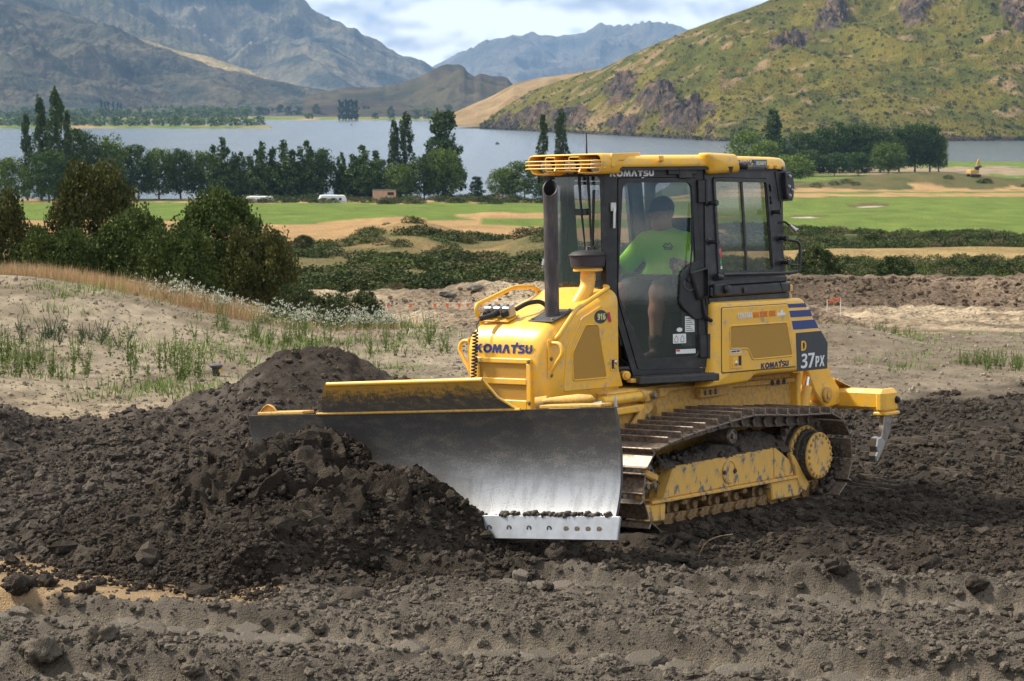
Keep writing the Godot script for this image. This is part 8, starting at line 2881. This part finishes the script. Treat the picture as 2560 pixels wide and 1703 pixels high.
func make_operator(d: Node3D) -> void:
	var o := Node3D.new()
	o.name = "person"
	add_child(o)
	o.transform = d.transform
	tag(o, "seated person in a bright green work shirt holding a lever inside the cab", "person")
	var g := Geo.new()
	var pel := mv(-0.44, 0, 1.74)
	var che := mv(-0.43, 0, 2.02)
	var nek := mv(-0.41, 0, 2.13)
	var hed := mv(-0.375, -0.01, 2.265)
	var S := [mv(-0.41, 0.185, 2.06), mv(-0.41, -0.185, 2.06)]
	var E := [mv(-0.34, 0.31, 1.85), mv(-0.30, -0.33, 1.85)]
	var Wr := [mv(-0.135, 0.335, 1.905), mv(-0.10, -0.335, 1.885)]
	var Hp := [mv(-0.40, 0.10, 1.71), mv(-0.40, -0.10, 1.71)]
	var Kn := [mv(-0.05, 0.175, 1.685), mv(-0.03, -0.17, 1.685)]
	var An := [mv(-0.01, 0.175, 1.26), mv(0.06, -0.17, 1.26)]
	var To := [mv(0.13, 0.19, 1.20), mv(0.20, -0.18, 1.20)]
	var bones := [[pel, che, 0.13, 0.14], [mv(-0.43, 0.07, 2.0), mv(-0.43, -0.07, 2.0), 0.125, 0.125], [pel + mv(0, 0.06, 0), pel - mv(0, 0.06, 0), 0.13, 0.13], [che, nek, 0.08, 0.06], [nek, hed, 0.057, 0.06]]
	for s in 2:
		bones.append([S[s], E[s], 0.055, 0.043])
		bones.append([E[s], Wr[s], 0.043, 0.028])
		bones.append([Hp[s], Kn[s], 0.088, 0.062])
		bones.append([Kn[s], Kn[s].lerp(An[s], 0.35), 0.060, 0.060])
		bones.append([Kn[s].lerp(An[s], 0.35), An[s], 0.060, 0.040])
	sdf_mesh(g, bones, 0.03, 0.018)
	# head with brow, nose, chin, ears
	var fx := mv(1, -0.22, -0.1).normalized()
	var fy := mv(0.22, 1, 0).normalized()
	var fz := fx.cross(fy)
	if fz.y < 0.0: fz = -fz
	var H := func(a: float, b: float, c: float) -> Vector3: return hed + fx * a + fy * b + fz * c
	var hb := [[H.call(-0.02, 0, 0.03), H.call(0.01, 0, 0.02), 0.088, 0.082], [H.call(0.02, 0, -0.05), H.call(0.055, 0, -0.085), 0.062, 0.035], [H.call(0.03, 0.03, -0.045), H.call(0.03, -0.03, -0.045), 0.045, 0.045], [H.call(0.082, 0.025, 0.022), H.call(0.082, -0.025, 0.022), 0.014, 0.014], [H.call(0.088, 0, 0.015), H.call(0.108, 0, -0.022), 0.010, 0.015], [H.call(0.086, 0.018, -0.058), H.call(0.086, -0.018, -0.058), 0.009, 0.009], [H.call(0.084, 0.016, -0.070), H.call(0.084, -0.016, -0.070), 0.009, 0.009], [H.call(-0.005, 0.083, -0.02), H.call(-0.015, 0.09, 0.02), 0.012, 0.016], [H.call(-0.005, -0.083, -0.02), H.call(-0.015, -0.09, 0.02), 0.012, 0.016], [nek, H.call(-0.02, 0, -0.05), 0.058, 0.058]]
	sdf_mesh(g, hb, 0.018, 0.008)
	for s in 2:
		var dirv: Vector3 = (Wr[s] - E[s]).normalized()
		sdf_mesh(g, hand_bones(Wr[s], (dirv * 0.8 + mv(0.6, 0, -0.05)).normalized(), mv(0, 1, 0) if s == 0 else mv(0, -1, 0), mv(0, 0, -1), 1.0), 0.008, 0.0055)
	inst("body", g.done(), M.skin, o)
	for s in [1, -1]:
		inst("eye", Geo.new().lathe(H.call(0.074, 0.03 * s, 0.004), fx, [[0.0, -0.004], [0.011, 0.0], [0.008, 0.007], [0.0, 0.010]], 12, false).done(), M.decal_white, o)
		inst("pupil", Geo.new().lathe(H.call(0.0825, 0.03 * s, 0.004), fx, [[0.0047, 0.0], [0.0, 0.002]], 10, false).done(), M.rubber, o)
	# clothing
	g = Geo.new()
	var sh := [[pel + mv(0.01, 0.07, 0.02), pel + mv(0.01, -0.07, 0.02), 0.155, 0.155], [pel, che, 0.15, 0.152], [mv(-0.42, 0.08, 2.01), mv(-0.42, -0.08, 2.01), 0.138, 0.138], [mv(-0.42, 0.11, 2.06), mv(-0.42, -0.11, 2.06), 0.082, 0.082]]
	for s in 2: sh.append([S[s], S[s].lerp(E[s], 0.88), 0.080, 0.082])
	sdf_mesh(g, sh, 0.035, 0.0165)
	inst("shirt", g.done(), M.hi_vis, o)
	g = Geo.new()
	sdf_mesh(g, [[mv(-0.42, 0.06, 2.115), mv(-0.36, 0.075, 2.10), 0.045, 0.03], [mv(-0.42, -0.06, 2.115), mv(-0.36, -0.075, 2.10), 0.045, 0.03], [mv(-0.47, 0.05, 2.125), mv(-0.47, -0.05, 2.125), 0.045, 0.045], [mv(-0.43, 0.12, 2.095), mv(-0.42, 0.20, 2.085), 0.055, 0.05], [mv(-0.43, -0.12, 2.095), mv(-0.42, -0.20, 2.085), 0.055, 0.05]], 0.02, 0.012)
	inst("collar", g.done(), M.navy_cloth, o)
	g = Geo.new()
	var so := [[pel + mv(0, 0.07, -0.03), pel + mv(0, -0.07, -0.03), 0.142, 0.142]]
	for s in 2: so.append([Hp[s], Hp[s].lerp(Kn[s], 0.74), 0.108, 0.098])
	sdf_mesh(g, so, 0.03, 0.0175)
	inst("shorts", g.done(), M.shorts_cloth, o)
	# cap with peak
	g = Geo.new()
	sdf_mesh(g, [[H.call(-0.022, 0, 0.055), H.call(0.0, 0, 0.055), 0.092, 0.088], [H.call(0.07, 0.03, 0.052), H.call(0.07, -0.03, 0.052), 0.018, 0.018], [H.call(0.07, 0.03, 0.052), H.call(0.135, 0.02, 0.038), 0.012, 0.009], [H.call(0.07, -0.03, 0.052), H.call(0.135, -0.02, 0.038), 0.012, 0.009], [H.call(0.07, 0.0, 0.054), H.call(0.145, 0.0, 0.042), 0.012, 0.009]], 0.014, 0.010)
	inst("cap", g.done(), M.navy_cloth, o)
	for s in 2:
		g = Geo.new()
		sdf_mesh(g, [[An[s] + mv(0, 0, 0.07), An[s] + mv(-0.02, 0, -0.06), 0.052, 0.05], [An[s] + mv(-0.02, 0, -0.06), To[s] + mv(0, 0, -0.01), 0.05, 0.042]], 0.02, 0.016)
		inst("boot", g.done(), M.boot, o)
	# print on the shirt's chest
	var pb := mv(-0.272, 0.085, 2.0)
	text(o, "shirt_print", "PEAK", pb, mv(0.16, 1, 0).normalized(), mv(-0.1, 0, 1).normalized(), 0.085, 0.024, M.navy_cloth, 0.0, 0.0, true)
	var pk := Geo.new().tube(PackedVector3Array([pb + mv(-0.003, -0.012, 0.02), pb + mv(0.0, 0.016, 0.05), pb + mv(0.004, 0.036, 0.036), pb + mv(0.006, 0.058, 0.052), pb + mv(0.012, 0.09, 0.02)]), 0.0045, 5)
	inst("shirt_print", pk.done(), M.navy_cloth, o)

func _ready() -> void:
	# camera
	var cam := Camera3D.new()
	cam.name = "camera"
	add_child(cam)
	cam.position = CAM
	cam.rotation_degrees.x = -PITCH
	cam.fov = 15.783093
	cam.near = 0.1
	cam.far = 40000.0
	cam.current = true
	var at := CameraAttributesPhysical.new()
	at.frustum_focal_length = 86.0
	at.frustum_focus_distance = 17.2
	at.exposure_aperture = 11.0
	at.frustum_near = 0.1
	at.frustum_far = 40000.0
	cam.attributes = at
	# sky, exposure, air
	var we := WorldEnvironment.new()
	we.name = "surroundings"
	var e := Environment.new()
	e.background_mode = Environment.BG_SKY
	e.tonemap_mode = Environment.TONE_MAPPER_LINEAR
	e.tonemap_exposure = 2.1
	e.sdfgi_enabled = true
	e.ssao_enabled = true
	e.ssil_enabled = true
	var sky := Sky.new()
	var ps := PanoramaSkyMaterial.new()
	ps.panorama = ImageTexture.create_from_image(make_sky_image())
	sky.sky_material = ps
	e.sky = sky
	e.background_energy_multiplier = 0.78
	e.fog_enabled = true
	e.fog_density = 0.00004
	e.fog_light_color = Color(0.60, 0.76, 0.95)
	we.environment = e
	add_child(we)
	# veiled sun: high, from the left
	var sun := DirectionalLight3D.new()
	sun.name = "sun"
	sun.light_energy = 1.15
	sun.light_color = Color(1.0, 0.965, 0.90)
	sun.light_angular_distance = 7.0
	sun.rotation_degrees = Vector3(-46, 250, 0)
	sun.shadow_enabled = true
	add_child(sun)
	var t0 := Time.get_ticks_msec()
	make_materials()
	make_noises()
	make_soil_materials()
	make_species()
	print("species ", Time.get_ticks_msec() - t0)
	make_near_ground()
	print("near ", Time.get_ticks_msec() - t0)
	make_mid_ground()
	make_far()
	print("far ", Time.get_ticks_msec() - t0)
	make_mound()
	make_heap()
	print("heaps ", Time.get_ticks_msec() - t0)
	var d := make_dozer()
	print("dozer ", Time.get_ticks_msec() - t0)
	make_operator(d)
	print("person ", Time.get_ticks_msec() - t0)
	make_trees()
	print("trees ", Time.get_ticks_msec() - t0)
	make_things()
	make_herbs()
	print("herbs ", Time.get_ticks_msec() - t0)
	make_clods()
	print("clods ", Time.get_ticks_msec() - t0)
